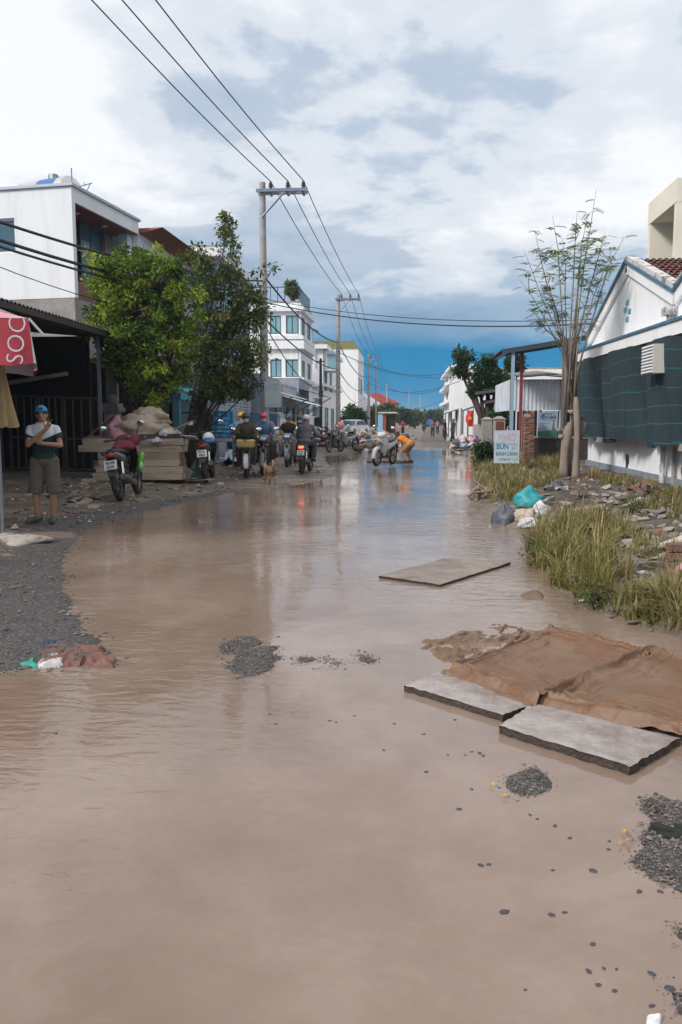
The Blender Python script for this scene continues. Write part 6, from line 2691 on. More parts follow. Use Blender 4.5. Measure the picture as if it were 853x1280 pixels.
def bike_meshes():
    D = {}

    def put(k, mb, sm='auto', bev=0.0):
        D[k] = mb.mesh(k, sm, bev)
    for k, y in (('front', .63), ('rear', -.60)):
        mb = MB()
        mb.torus((0, y, .295), .245, .048, 'X', 28, 8)
        put('tyre_' + k, mb, True)
        mb = MB()
        mb.torus((0, y, .295), .205, .018, 'X', 28, 6)
        mb.tube([(-.06, y, .295), (.06, y, .295)], .045, 10)
        for i in range(6):
            a = i * math.pi / 3
            mb.tube([(0, y + .04 * math.cos(a), .295 + .04 * math.sin(a)), (0, y + .20 * math.cos(a), .295 + .20 * math.sin(a))], .013, 5)
        put('rim_' + k, mb)
    mb = MB()
    for s in (-1, 1):
        mb.tube([(s * .065, .63, .295), (s * .065, .46, .72)], [.024, .028], 8)
    mb.tube([(0, .45, .70), (0, .36, .96)], .03, 8)
    mb.bb(-.09, .09, .42, .49, .68, .72)
    put('fork', mb)
    mb = MB()
    rings = []
    for i in range(9):
        a = R(-5 + 150 * i / 8)
        c = Vector((0, .63 + .315 * math.cos(a), .295 + .315 * math.sin(a)))
        n = Vector((0, math.cos(a), math.sin(a)))
        w = .062
        rings.append([c + Vector((-w, 0, 0)) - n * .06, c + Vector((-w * .8, 0, 0)), c + n * .018, c + Vector((w * .8, 0, 0)), c + Vector((w, 0, 0)) - n * .06, c + Vector((w * .7, 0, 0)) - n * .02, c + n * .004, c + Vector((-w * .7, 0, 0)) - n * .02])
    mb.loft(rings)
    put('front_fender', mb)
    mb = MB()
    # leg shield: curved panel narrowing downwards
    rows = [(.98, .43, .10), (.90, .46, .16), (.80, .455, .20), (.68, .42, .205), (.54, .36, .17), (.40, .32, .115), (.32, .30, .08)]
    Vv = []
    for z, y, w in rows:
        for t in (-1, -.7, -.35, 0, .35, .7, 1):
            Vv.append((w * t, y - .14 * t * t * (w / .2), z))
    k = 7
    n = len(Vv)
    Vv += [(x * .96, y - .03, z) for x, y, z in Vv]
    F = []
    for i in range(len(rows) - 1):
        for j in range(k - 1):
            a = i * k + j
            F.append((a, a + 1, a + k + 1, a + k))
            F.append((n + a, n + a + k, n + a + k + 1, n + a + 1))
    bl = list(range(k)) + [i * k + k - 1 for i in range(1, len(rows))] + [(len(rows) - 1) * k + j for j in range(k - 2, -1, -1)] + [i * k for i in range(len(rows) - 2, 0, -1)]
    for i in range(len(bl)):
        a, b = bl[i], bl[(i + 1) % len(bl)]
        F.append((a, a + n, b + n, b))
    mb.add(Vv, F)
    put('leg_shield', mb)
    mb = MB()
    mb.loft([ring_y(.28, .985, .10, .05), ring_y(.36, .99, .16, .075), ring_y(.44, .975, .15, .085), ring_y(.50, .955, .10, .06), ring_y(.525, .945, .04, .03)])
    put('handlebar_cowl', mb)
    mb = MB()
    mb.loft([ring_y(.485, .955, .095, .050), ring_y(.525, .95, .085, .042), ring_y(.54, .945, .04, .02)])
    put('headlight', mb)
    mb = MB()
    mb.tube([(-.35, .30, 1.0), (-.22, .34, 1.005), (0, .38, .99), (.22, .34, 1.005), (.35, .30, 1.0)], .014, 7)
    put('handlebar', mb)
    for s, k in ((-1, 'l'), (1, 'r')):
        mb = MB()
        mb.tube([(s * .35, .30, 1.0), (s * .24, .335, 1.004)], .021, 8)
        mb.tube([(s * .33, .36, .99), (s * .22, .40, 1.0)], .007, 5)
        put('grip_' + k, mb)
        mb = MB()
        mb.tube([(s * .21, .345, 1.01), (s * .24, .35, 1.10), (s * .30, .33, 1.19)], .007, 6)
        put('mirror_stalk_' + k, mb)
        mb = MB()
        mb.ell((s * .325, .325, 1.215), (.066, .016, .046), (R(8), 0, s * R(-12)), 14, 8)
        put('mirror_' + k, mb, True)
        mb = MB()
        mb.ell((s * .115, .485, .80), (.035, .025, .028), None, 10, 6)
        put('indicator_' + k, mb, True)
        mb = MB()
        mb.tube([(s * .10, -.10, .33), (s * .24, -.08, .34)], .016, 6)
        put('foot_peg_' + k, mb)
        mb = MB()
        mb.tube([(s * .10, -.58, .32), (s * .10, -.50, .62)], .026, 8)
        put('shock_' + k, mb)
    mb = MB()
    mb.loft([ring_y(.22, .72, .07, .02), ring_y(.12, .765, .10, .035), ring_y(-.10, .775, .125, .04), ring_y(-.35, .795, .125, .045), ring_y(-.58, .815, .10, .04), ring_y(-.68, .815, .05, .02)])
    put('seat', mb)
    mb = MB()
    mb.loft([ring_y(.30, .55, .05, .09), ring_y(.15, .58, .075, .13), ring_y(-.10, .62, .12, .13), ring_y(-.35, .68, .135, .11), ring_y(-.60, .735, .115, .085), ring_y(-.76, .76, .07, .055), ring_y(-.82, .765, .03, .03)])
    put('body_panel', mb)
    mb = MB()
    mb.loft([ring_y(-.72, .755, .078, .045), ring_y(-.80, .75, .070, .04), ring_y(-.835, .75, .03, .02)])
    put('tail_light', mb)
    mb = MB()
    mb.tube([(0, .40, .78), (0, .22, .52), (0, -.02, .44), (0, -.2, .5)], [.05, .055, .06, .05], 8)
    mb.box((0, .02, .33), (.16, .34, .16))
    mb.tube([(0, .16, .36), (0, .34, .38)], .065, 10)
    mb.tube([(-.12, -.02, .32), (.12, -.02, .32)], .085, 12)
    for s in (-1, 1):
        mb.tube([(s * .085, -.05, .36), (s * .085, -.60, .30)], .022, 7)
    put('engine', mb)
    mb = MB()
    mb.tube([(.07, .28, .30), (.11, .10, .21), (.13, -.15, .24), (.14, -.30, .29), (.15, -.78, .40)], [.018, .02, .022, .05, .052], 9)
    put('exhaust', mb)
    mb = MB()
    mb.box((0, -.77, .60), (.14, .02, .26), rx=R(-22))
    mb.box((0, -.845, .46), (.13, .014, .10), rx=R(-30))
    put('rear_fender', mb)
    mb = MB()
    mb.box((0, -.822, .60), (.20, .008, .15), rx=R(-18))
    put('number_plate', mb)
    mb = MB()
    mb.tube([(-.14, -.60, .76), (-.13, -.78, .80), (.13, -.78, .80), (.14, -.60, .76)], .014, 6)
    put('grab_rail', mb)
    mb = MB()
    mb.tube([(-.10, -.02, .28), (-.22, .02, .01)], .012, 6)
    put('side_stand', mb)
    return D


BIKE = bike_meshes()
m_tyre = mat('tyre_rubber', (.018, .017, .017), .85, .3, 12, .2, dirt=(.14, .10, .07), damt=.6, dscale=5)
m_rim = mat('rim_grey', (.22, .21, .20), .4, .2, metal=.6)
m_eng = mat('engine_alloy', (.13, .125, .12), .5, .25, 9, .15, metal=.4, dirt=(.12, .085, .06), damt=.6)
m_blk = mat('black_plastic', (.018, .018, .020), .45, .2)
m_seat = mat('seat_vinyl', (.016, .015, .016), .5, .2)
m_chrome = mat('chrome', (.55, .56, .58), .18, .06, metal=1)
m_mir = mat('mirror_glass', (.72, .76, .80), .05, .03, metal=1, bump=0)
m_lens = mat('headlamp_lens', (.50, .54, .58), .12, .08)
m_red = mat('red_lens', (.40, .012, .012), .2, .1)
m_amb = mat('amber_lens', (.55, .20, .02), .25, .1)
m_plate = mat('plate_white', (.66, .67, .69), .5, .06)
m_pl = mat('plate_print', (.03, .03, .035), .6, .1)


def motorbike(loc, rz, label, body, trim=None, lean=0.0, group=None, scale=1.0, lamp=None, tail=None, plate=None, seat=None, steer=0.0):
    e = empty('motorbike', loc, rz, label, 'motorbike', group)
    e.rotation_euler = (0, lean, rz)
    e.scale = (scale,) * 3
    trim = trim or body
    MM = {'fork': m_eng, 'front_fender': trim, 'leg_shield': body, 'handlebar_cowl': trim, 'handlebar': m_blk, 'seat': seat or m_seat, 'body_panel': body, 'engine': m_eng, 'exhaust': m_eng,
          'rear_fender': m_blk, 'number_plate': m_plate, 'grab_rail': m_blk, 'side_stand': m_blk}
    for k in ('front', 'rear'):
        t = obj('wheel', BIKE['tyre_' + k], m_tyre, e)
        obj('rim', BIKE['rim_' + k], m_rim, t)
    parts = {}
    for k, mm in MM.items():
        parts[k] = obj(k, BIKE[k], mm, e)
    obj('headlight', BIKE['headlight'], lamp or m_lens, e)
    obj('tail_light', BIKE['tail_light'], tail or m_red, e)
    for s in 'lr':
        obj('grip', BIKE['grip_' + s], m_blk, e)
        st = obj('mirror', BIKE['mirror_' + s], m_mir, e)
        obj('mirror_stalk', BIKE['mirror_stalk_' + s], m_blk, st)
        obj('indicator', BIKE['indicator_' + s], m_amb, e)
        obj('foot_peg', BIKE['foot_peg_' + s], m_blk, e)
        obj('shock_absorber', BIKE['shock_' + s], m_chrome, e)
    if plate:
        for i, t_ in enumerate(plate):
            text(t_, .062, m_pl, parts['number_plate'], (0, -.838 + (.012 if i == 0 else -.010), .634 - i * .065), (math.pi / 2 - R(18), 0, 0), ext=.001, bold=.001)
    return e


def gl0(px, py):
    p = GL(px, py)
    return Vector((p.x, p.y, max(p.z, -.05)))


BG = 'motorbikes along the street'
PG = 'riders on the street'
maroon = paint('maroon_paint', (.13, .018, .028), .3, coat=.5, dirt=(.12, .09, .07), damt=.5)
blackp = paint('black_paint', (.014, .014, .017), .25, coat=.5, dirt=(.10, .08, .06), damt=.5)
bluep = paint('blue_paint', (.02, .07, .18), .28, coat=.5)
greyp = paint('grey_paint', (.09, .12, .17), .28, coat=.5)
whitep = paint('white_paint', (.66, .68, .70), .28, coat=.4, dirt=(.3, .25, .2), damt=.4)
redp = paint('red_paint', (.30, .02, .02), .3, coat=.5)
silverp = paint('silver_paint', (.34, .36, .39), .3, coat=.4)

p = gl0(163, 622)
motorbike(p, R(6), 'maroon motorbike parked with its back to the viewer before the planks', blackp, maroon, R(-9), BG, 1.12, plate=('83-F8', '6570'))
# jacket over the saddle, green cloth at the leg shield
e = empty('jacket', (p.x, p.y, p.z), R(6), 'dark red jacket laid over the maroon motorbike handlebar', 'jacket')
mb = MB()
mb.ell((-.10, .10, .98), (.20, .22, .09), (.2, .1, .3), 16, 10)
mb.ell((.05, .26, 1.08), (.12, .16, .10), (.5, .2, 0), 14, 9)
mb.ell((-.20, -.05, .93), (.11, .16, .07), None, 12, 8)
obj('cloth', blob(mb, .02, 3, 'cloth'), cloth_mat('dark_red', (.13, .015, .028)), e)
e = empty('shopping_bag', (p.x, p.y, p.z), R(6), 'bright green and white bag hung on the maroon motorbike', 'bag')
mb = MB()
mb.ell((.17, .20, .70), (.07, .14, .17), (.3, .2, .2), 14, 9)
mb.ell((.20, .05, .58), (.05, .12, .10), (.2, .2, .2), 14, 9)
obj('bag', blob(mb, .016, 2, 'bag'), mat('bag_green', (.10, .36, .05), .5, .3, 7, .3, dirt=(.6, .62, .55), damt=.9, dscale=3), e)

p = gl0(262, 600)
motorbike(p, R(8), 'black scooter parked beside the salon sign with a white helmet on it', blackp, blackp, R(-5), BG, 1.12, plate=('79-H1', '4826'))
e = empty('helmet', (p.x, p.y, p.z), R(8), 'white helmet with blue visor resting on the parked black scooter', 'helmet')
mb = MB()
mb.ell((-.02, .10, 1.0), (.14, .16, .14), None, 16, 9, -.4, 1)
mb.build('shell', mat('helmet_white', (.62, .64, .68), .3, .06), e, True)
mb = MB()
mb.ell((.03, -.22, .92), (.15, .18, .10), None, 16, 9, -.3, 1)
mb.build('visor', mat('helmet_blue', (.03, .09, .25), .3, .1), e, True)

# riders
denim = cloth_mat('denim', (.04, .055, .09))
dkt = cloth_mat('dark_trousers', (.025, .026, .032))
brown = cloth_mat('brown_jacket', (.085, .05, .032))
blu = cloth_mat('blue_jacket', (.07, .16, .27))
pink = cloth_mat('pink_shirt', (.42, .16, .19))
blackc = cloth_mat('black_shirt', (.012, .012, .014))
greyc = cloth_mat('grey_shirt', (.12, .125, .145))
navy_c = cloth_mat('navy_shirt', (.018, .028, .055))
yel = cloth_mat('yellow_shirt', (.50, .29, .02))
shoe_d = cloth_mat('dark_shoe', (.04, .03, .025))
m_mask = cloth_mat('pale_mask', (.46, .52, .58))
hm = lambda n, c: paint('helmet_' + n, c, .3)


def rider(px, py, rz, lab_b, lab_p, body, trim, shirt, tr, helm, mask=None, meshes=None, plate=None, pill=None, tail=None, lamp=None, scale=1.0, z=None):
    q_ = gl0(px, py)
    if z is not None:
        q_ = G(px, py, z)
    motorbike(q_, rz, lab_b, body, trim, 0, BG, scale, plate=plate, tail=tail, lamp=lamp)
    person(meshes or RIDER, q_, rz, lab_p, shirt, tr, shoe_d, helm, mask, None, PG, scale=scale)
    if pill:
        person(PILLION, q_, rz, pill[0], pill[1], pill[2], shoe_d, pill[3], pill[4] if len(pill) > 4 else None, None, PG, scale=scale)
    return q_


b1 = rider(309, 596, R(190), 'motorbike with front basket of greens ridden towards the viewer', 'rider in brown jacket and grey helmet carrying greens', blackp, silverp, brown, brown, hm('grey', (.05, .055, .06)), m_mask)
e = empty('basket_of_greens', b1, R(190), 'yellow-grey sack of leafy greens on the front of the motorbike', 'basket')
mb = MB()
mb.box((0, .62, .86), (.42, .30, .22), taper=1.15)
mb.build('basket', mat('basket_yellow', (.30, .22, .08), .8, .3, 5, .3, dirt=(.12, .12, .11), damt=.8, dscale=2.5), e, bevel=.04)
q = random.Random(4)
obj('greens', leaves_mesh('greens', [(q.uniform(-.2, .2), .62 + q.uniform(-.12, .12), 1.0 + q.uniform(0, .06)) for _ in range(24)], [(.07,) * 3] * 24, 30, .08, g3, 4), m_leaf, e)
rider(303, 585, R(12), 'motorbike of the rider in yellow helmet', 'rider in blue jacket and yellow helmet, seen from behind', blackp, bluep, cloth_mat('blue_grey_jacket', (.09, .15, .24)), denim, hm('yellow', (.52, .27, .02)))
rider(331, 593, R(186), 'dark scooter with pale front, ridden by the woman in pink helmet', 'rider in blue denim jacket and pink helmet', blackp, greyp, blu, dkt, hm('pink', (.62, .07, .22)), m_mask, None, None,
      ('pillion passenger in pink shirt and dark helmet', pink, dkt, hm('darkgreen', (.06, .075, .07)), m_mask))
rider(361, 583, R(184), 'grey-blue motorbike ridden by the person in black', 'rider in black shirt and dark blue helmet', greyp, greyp, blackc, cloth_mat('pale_shorts', (.22, .24, .30)), hm('slate', (.05, .065, .09)), None, RIDER_SHORT, None,
      ('pillion passenger in yellow shirt behind the black shirt', yel, dkt, hm('slate2', (.05, .065, .09))))
rider(375, 578, R(176), 'blue motorbike half hidden behind the rider in grey', 'rider in navy shirt and dark helmet, half hidden', bluep, bluep, navy_c, dkt, hm('navy', (.02, .035, .07)), m_mask)
tl = mat('lit_tail_lamp', (.5, .03, .01), .3, .1, emit=((1.0, .09, .03), 2.2))
rider(383, 591, R(-3), 'dark motorbike with lit red tail lamp ridden away from the viewer', 'rider in grey shirt and white helmet, seen from behind', blackp, blackp, greyc, denim, hm('white', (.62, .56, .50)), None, None, ('79-V1', '3062'), None, tl)

# motorbikes parked among the rubbish on the left
for (px, py, rz, bod, lab) in ((419, 565, 160, blackp, 'black motorbike parked by the rubbish, left of a pair'), (436, 564, 148, silverp, 'silver motorbike parked by the rubbish, right of a pair')):
    motorbike(gl0(px, py), R(rz), lab, bod, bod, R(5), BG)
# far bikes
for (px, py, rz, bod, sh_, lab, labp) in ((530, 540, 180, blackp, blackc, 'far motorbike coming along the middle of the street', 'distant rider in black at the street end'),):
    rider(px, py, R(rz), lab, labp, bod, bod, sh_, dkt, hm('fardark', (.03, .03, .035)))

# white motorbike on a board in the water, man in orange bending beside it
p = G(481, 582, .05)
motorbike(p, R(158), 'white motorbike standing in the flood water beside the man in orange', whitep, whitep, R(-4), BG, 1.05)
a, b = G(458, 576, .05), G(516, 576, .05)
e = empty('raft_board', ((a.x + b.x) / 2, a.y + .35, 0), R(3), 'dark wooden pallet under the white motorbike in the water', 'pallet')
for k in range(6):
    mb = MB()
    mb.box((0, -.55 + k * .22, .035), (b.x - a.x, .19, .035))
    mb.build('board', mat('wet_dark_wood', (.085, .042, .036), .6, .25, 4, .2, stretch=(1, 6, 6)), e)
for s in (-1, 0, 1):
    mb = MB()
    mb.box((s * (b.x - a.x) * .45, 0, -.02), (.10, 1.3, .07))
    mb.build('bearer', mat('wet_dark_wood', (.085, .042, .036)), e)
JO = dict(pelvis=(0, -.10, .68), neck=(0, .33, .90), head=(0, .44, .985), face=(0, .85, -.5), sh_l=(-.17, .29, .84), sh_r=(.17, .29, .84), el_l=(-.22, .34, .57), el_r=(.22, .36, .57),
          wr_l=(-.15, .45, .36), wr_r=(.16, .50, .38), hd_l=(-.12, .52, .26), hd_r=(.13, .58, .28), pn_l=(.4, .6, 0), pn_r=(-.4, .6, 0), hip_l=(-.09, -.08, .66), hip_r=(.09, -.08, .66),
          kn_l=(-.14, .14, .42), kn_r=(.14, .10, .42), an_l=(-.13, -.06, .09), an_r=(.13, -.08, .09), toe_l=(-.15, .10, .04), toe_r=(.15, .08, .04))
OM = human_meshes(JO, .015, .5, .55)
pp = G(510, 579, .05)
pp.y += .1
person(OM, pp, R(62), 'man in orange shirt bending over beside the white motorbike', cloth_mat('orange', (.62, .19, .015)), cloth_mat('tan_shorts', (.30, .19, .11)), shoe_d, hm('darkcap', (.03, .03, .035)), hat='cap')

# people far along the street
JS = dict(pelvis=(0, 0, .93), neck=(0, .01, 1.40), head=(0, .03, 1.53), face=(0, 1, -.05), sh_l=(-.175, 0, 1.335), sh_r=(.175, 0, 1.335), el_l=(-.23, 0, 1.08), el_r=(.23, .02, 1.08), wr_l=(-.22, .10, .85), wr_r=(.22, .12, .85),
          hd_l=(-.21, .13, .72), hd_r=(.21, .15, .72), pn_l=(1, 0, 0), pn_r=(-1, 0, 0), hip_l=(-.09, 0, .9), hip_r=(.09, 0, .9), kn_l=(-.10, .08, .49), kn_r=(.10, .0, .49), an_l=(-.11, -.02, .09), an_r=(.10, .05, .09), toe_l=(-.12, .14, .04), toe_r=(.12, .2, .04))
WALK = human_meshes(JS, .02, .5, 1.0)
for (px, py, Yk, sh_, lab) in ((556, 541, 66, blackc, 'far figure in dark shirt by the right-hand awnings'), (541, 540, 78, greyc, 'far figure in grey walking in the street'), (547, 539, 95, pink, 'far figure in pink near the street end'),
                               (567, 541, 60, navy_c, 'far figure in navy below the white block'), (426, 555, 44, pink, 'figure in pink among the rubbish behind the parked motorbikes'), (504, 539, 80, redp, 'far figure in red left of the street end')):
    c = PY(px, py, Yk)
    person(WALK, (c.x, Yk, H(c.x, Yk)), R(rnd.uniform(120, 240)), lab, sh_, dkt, shoe_d)


# ------------------------------------------------------------------ dog
def dog():
    p = gl0(337, 606)
    e = empty('dog', p, R(28), 'tan dog with curled tail standing before the riders', 'dog')
    e.scale = (.86,) * 3
    mb = MB()                                             # faces +Y locally
    mb.ell((0, .16, .40), (.085, .16, .115), (R(-8), 0, 0))
    mb.ell((0, -.08, .415), (.07, .17, .088))
    mb.ell((0, -.22, .41), (.075, .10, .10))
    mb.capsule((0, .26, .43), (0, .38, .52), .070, .055)
    mb.ell((0, .43, .55), (.056, .072, .058))
    mb.capsule((0, .47, .535), (0, .555, .515), .036, .024)
    for s in (-1, 1):
        mb.capsule((s * .038, .41, .59), (s * .052, .395, .65), .022, .008)
        mb.capsule((s * .06, .20, .36), (s * .058, .19, .20), .042, .024)
        mb.capsule((s * .058, .19, .20), (s * .058, .21, .035), .022, .017)
        mb.capsule((s * .058, .21, .025), (s * .058, .25, .018), .02, .016)
        mb.capsule((s * .062, -.22, .36), (s * .064, -.17, .25), .055, .034)      # thigh to knee
        mb.capsule((s * .064, -.17, .25), (s * .064, -.29, .15), .030, .019)      # knee to hock
        mb.capsule((s * .064, -.29, .15), (s * .064, -.265, .03), .018, .016)     # shank
        mb.capsule((s * .064, -.265, .024), (s * .064, -.225, .018), .019, .016)
    obj('body', blob(mb, .011, 3), mat('tan_fur', (.22, .125, .06), .9, .25, 6, .5, 80, dirt=(.08, .05, .03), damt=.6, dscale=3), e)
    mb = MB()
    pts = [(0, -.30, .45), (0, -.36, .53), (.01, -.35, .62), (.02, -.27, .655), (.02, -.21, .61), (.02, -.23, .56)]
    mb.tube(pts, [.024, .030, .034, .032, .026, .012], 8)
    mb.build('tail', mat('tail_fur', (.26, .17, .10), .9, .3, 8, .5, 80), e, True)
    mb = MB()
    mb.ell((0, .578, .518), (.014, .010, .010))
    mb.build('nose', m_blk, e, True)
    for s in (-1, 1):
        mb = MB()
        mb.ell((s * .028, .482, .565), (.007, .005, .007), None, 8, 5)
        mb.build('eye', m_eye, e, True)


dog()


# ------------------------------------------------------------------ cars
def car(loc, rz, label, col, kind='pickup', scale=1.0):
    e = empty('parked_car', loc, rz, label, 'car')
    e.scale = (scale,) * 3
    W = .88
    if kind == 'pickup':
        low = [(-2.5, .45), (-2.5, 1.0), (-.75, 1.02), (.95, 1.05), (2.2, .98), (2.5, .82), (2.52, .45)]
        cab = [(-.75, 1.02), (-.60, 1.70), (-.1, 1.77), (.45, 1.74), (1.15, 1.06)]
    else:
        low = [(-2.1, .42), (-2.15, .80), (-1.9, .95), (1.0, .93), (1.95, .80), (2.1, .62), (2.1, .42)]
        cab = [(-1.7, .95), (-1.15, 1.42), (-.3, 1.48), (.35, 1.42), (1.15, .94)]
    mb = MB()

    def shell(poly, w0, w1, zref):
        zmin, zmax = min(p[1] for p in poly), max(p[1] for p in poly)
        V = []
        for s in (-1, 1):
            for y, z in poly:
                t = (z - zmin) / max(zmax - zmin, 1e-6)
                V.append((s * (w0 + (w1 - w0) * t), y, z))
        n = len(poly)
        return V, [tuple(range(n)), tuple(range(2 * n - 1, n - 1, -1))] + [(i, i + n, (i + 1) % n + n, (i + 1) % n) for i in range(n)]
    mb.add(*shell(low, W, W * .97, 0))
    mb.build('body', col, e, bevel=.05)
    mb = MB()
    mb.add(*shell(cab, W * .95, W * .74, 0))
    mb.build('cabin', col, e, bevel=.04)
    # side and end windows
    for s in (-1, 1):
        mb = MB()
        z0, z1 = cab[0][1] + .07, max(c[1] for c in cab) - .09
        t0 = (z0 - cab[0][1]) / (max(c[1] for c in cab) - cab[0][1])
        x0, x1 = W * (.95 - .21 * t0) + .012, W * (.95 - .21 * .87) + .012
        yb, yt, ft, fb = cab[0][0] + .18, cab[1][0] + .14, cab[3][0] - .02, cab[4][0] - .28
        mb.add([(s * x0, yb, z0), (s * x0, fb, z0), (s * x1, ft, z1), (s * x1, yt, z1)], [(0, 1, 2, 3)])
        mb.build('side_window', m_glass, e)
    for (a, b) in ((cab[4], cab[3]), (cab[0], cab[1])):
        mb = MB()
        A, B = Vector((0, a[0], a[1])), Vector((0, b[0], b[1]))
        p0, p1 = A.lerp(B, .12), A.lerp(B, .9)
        off = .012 if a is cab[4] else -.012
        mb.add([(-W * .85, p0.y + off, p0.z + .01), (W * .85, p0.y + off, p0.z + .01), (W * .70, p1.y + off, p1.z + .01), (-W * .70, p1.y + off, p1.z + .01)], [(0, 1, 2, 3)])
        mb.build('windscreen', m_glass, e)
    ys = (-1.55, 1.55) if kind == 'pickup' else (-1.3, 1.3)
    for s in (-1, 1):
        for y in ys:
            mb = MB()
            mb.tube([(s * (W - .16), y, .34), (s * (W - .15), y, .34), (s * (W + .0), y, .34), (s * (W + .02), y, .34)], [.30, .34, .34, .30], 20)
            t = mb.build('wheel', m_tyre, e, 'auto')
            mb = MB()
            mb.tube([(s * (W + .021), y, .34), (s * (W + .03), y, .34)], [.21, .17], 14)
            mb.build('hubcap', m_rim, t)
        mb = MB()
        mb.bb(s * .60 - .16, s * .60 + .16, low[-2][0] - .12, low[-2][0] + .03, .70, .84)
        mb.build('headlight', m_lens, e)
        mb = MB()
        mb.bb(s * .72 - .10, s * .72 + .10, low[0][0] - .03, low[0][0] + .08, .66, .92)
        mb.build('tail_light', m_red, e)
    return e


car((-5.85, 32.3, .12), R(175), 'black pickup truck parked beside the louvred house', blackp, 'pickup')
c = PY(440, 533, 72)
car((c.x, 72, .2), R(160), 'white car parked before the rounded bush', whitep, 'sedan')

# ------------------------------------------------------------------ flood rubbish
def bag_mesh(name, seed, knot=True, crump=.16, flat=.75):
    n, m = 36, 22
    th = np.linspace(-math.pi / 2 + .02, math.pi / 2 - .02, m + 1)
    ph = np.linspace(0, 2 * math.pi, n, endpoint=False)
    T, P = np.meshgrid(th, ph, indexing='ij')
    x, y, z = np.cos(T) * np.cos(P), np.cos(T) * np.sin(P), np.sin(T)
    w = ridged(x * 1.6 + 9 + seed, y * 1.6 + z * 1.9 + 5, seed, 3) + .6 * ridged(z * 2.3 + 3, x * 2.1 - y * 1.7 + 8, seed + 5, 3)
    lump = fbm(x * 1.1 + 4 + seed, y * 1.1 + z + 7, seed + 9, 2)
    r_ = .72 + (w - .75) * crump * 1.6 + (lump - .38) * .7
    z2 = np.where(z < -.35, -.35 + (z + .35) * .15, z) * flat
    X, Y, Z = x * r_, y * r_, z2 * r_ + .30 * flat
    if knot:
        k = np.clip((z - .86) / .14, 0, 1)
        X *= 1 - .45 * k
        Y *= 1 - .45 * k
        Z += .28 * k
    V = np.stack([X, Y, Z], -1).reshape(-1, 3)
    i, j = np.meshgrid(np.arange(m), np.arange(n), indexing='ij')
    a = (i * n + j).ravel()
    b = (i * n + (j + 1) % n).ravel()
    F = np.stack([a, b, b + n, a + n], 1)
    return np_mesh(name, V, F, True)


BAGS = [bag_mesh('bag', s, s % 2 == 0) for s in range(6)]
BUNDLES = [bag_mesh('bundle', 30 + s, False, .26, .6) for s in range(6)]
CLR = {'white': (.55, .55, .57), 'pink': (.50, .22, .28), 'beige': (.42, .34, .26), 'blue': (.05, .16, .32), 'brown': (.14, .09, .06), 'teal': (.02, .30, .33), 'red': (.40, .07, .04), 'black': (.03, .03, .036),
       'grey': (.20, .20, .21), 'cream': (.48, .40, .32), 'orange': (.50, .20, .06), 'green': (.07, .15, .09), 'slate': (.07, .08, .11)}


def plastic(c):
    return mat('film_' + c, CLR[c], .38, .18, 5, .25, 30, dirt=(.20, .15, .11), damt=.55, dscale=2.2)


def fabric(c):
    return mat('fabric_' + c, CLR[c], .9, .22, 5, .4, 40, dirt=(.16, .12, .09), damt=.6, dscale=2.0)


def heap_item(name, me, loc, s, m, label, cat, group=None, rot=None, tilt=.3):
    o = obj(name, me, m)
    o.location = loc
    o.scale = s
    o.rotation_euler = rot if rot else (rnd.uniform(-tilt, tilt), rnd.uniform(-tilt, tilt), rnd.uniform(0, 6.28))
    return tag(o, label, cat, group)


def bag_at(px, py, wpx, hpx, c, label, k, kind='bag', m=None, cat='bag', group=None, Y=None, lift=0.0, rz=None):
    b = GL(px, py) if Y is None else PY(px, py, Y)
    z = max(H(b.x, b.y), 0) if Y is None else b.z
    sx = wpx * b.y / FPX / 1.55
    sz = hpx * b.y / FPX / 1.05
    return heap_item('plastic_bag' if kind == 'bag' else 'cloth_bundle', (BAGS if kind == 'bag' else BUNDLES)[k % 6], (b.x, b.y, z - .02 + lift), (sx, sx * .85, sz), m or (plastic(c) if kind == 'bag' else fabric(c)), label, cat, group, (0, 0, rz if rz is not None else rnd.uniform(0, 6)))


# right verge, near: bags at the waterline
bag_at(662, 632, 40, 24, 'teal', 'bright teal plastic bag on the right waterline', 0)
bag_at(630, 654, 38, 28, 'slate', 'dark grey plastic bag at the water edge left of the teal bag', 2)
bag_at(656, 648, 34, 24, 'cream', 'cream cloth bundle between dark grey and teal bags', 1, 'bundle')
bag_at(676, 640, 24, 18, 'white', 'white plastic bag right of the cream bundle', 4)
bag_at(662, 656, 30, 16, 'white', 'flat white sack lying in front of the cream bundle', 3, 'bundle', cat='sack')
bag_at(697, 612, 22, 14, 'slate', 'small dark bag on the rubble below the pollarded tree', 5)
bag_at(851, 732, 28, 24, 'pink', 'pink plastic bag in the grass at the right edge', 4)
bag_at(686, 665, 16, 12, 'white', 'small white litter bag caught in the grass', 1)
bag_at(749, 630, 14, 14, 'white', 'crumpled white paper on the rubble heap', 2, 'bundle', cat='paper')
bag_at(808, 624, 14, 7, 'white', 'small white scrap beside the red bricks', 4, 'bundle', cat='paper')

# rubble chunks on the right
m_ch = [mat('rubble_%d' % i, c, .92, .2, 5, .5, 30, dirt=(.14, .11, .085), damt=.6, dscale=2.5) for i, c in enumerate(((.30, .27, .245), (.22, .195, .17), (.36, .34, .32), (.16, .135, .115)))]
m_rb = [mat('rubble_brick_%d' % i, c, .9, .25, 8, .4, 40, dirt=(.2, .16, .13), damt=.5, dscale=3) for i, c in enumerate(((.17, .085, .06), (.12, .075, .058)))]


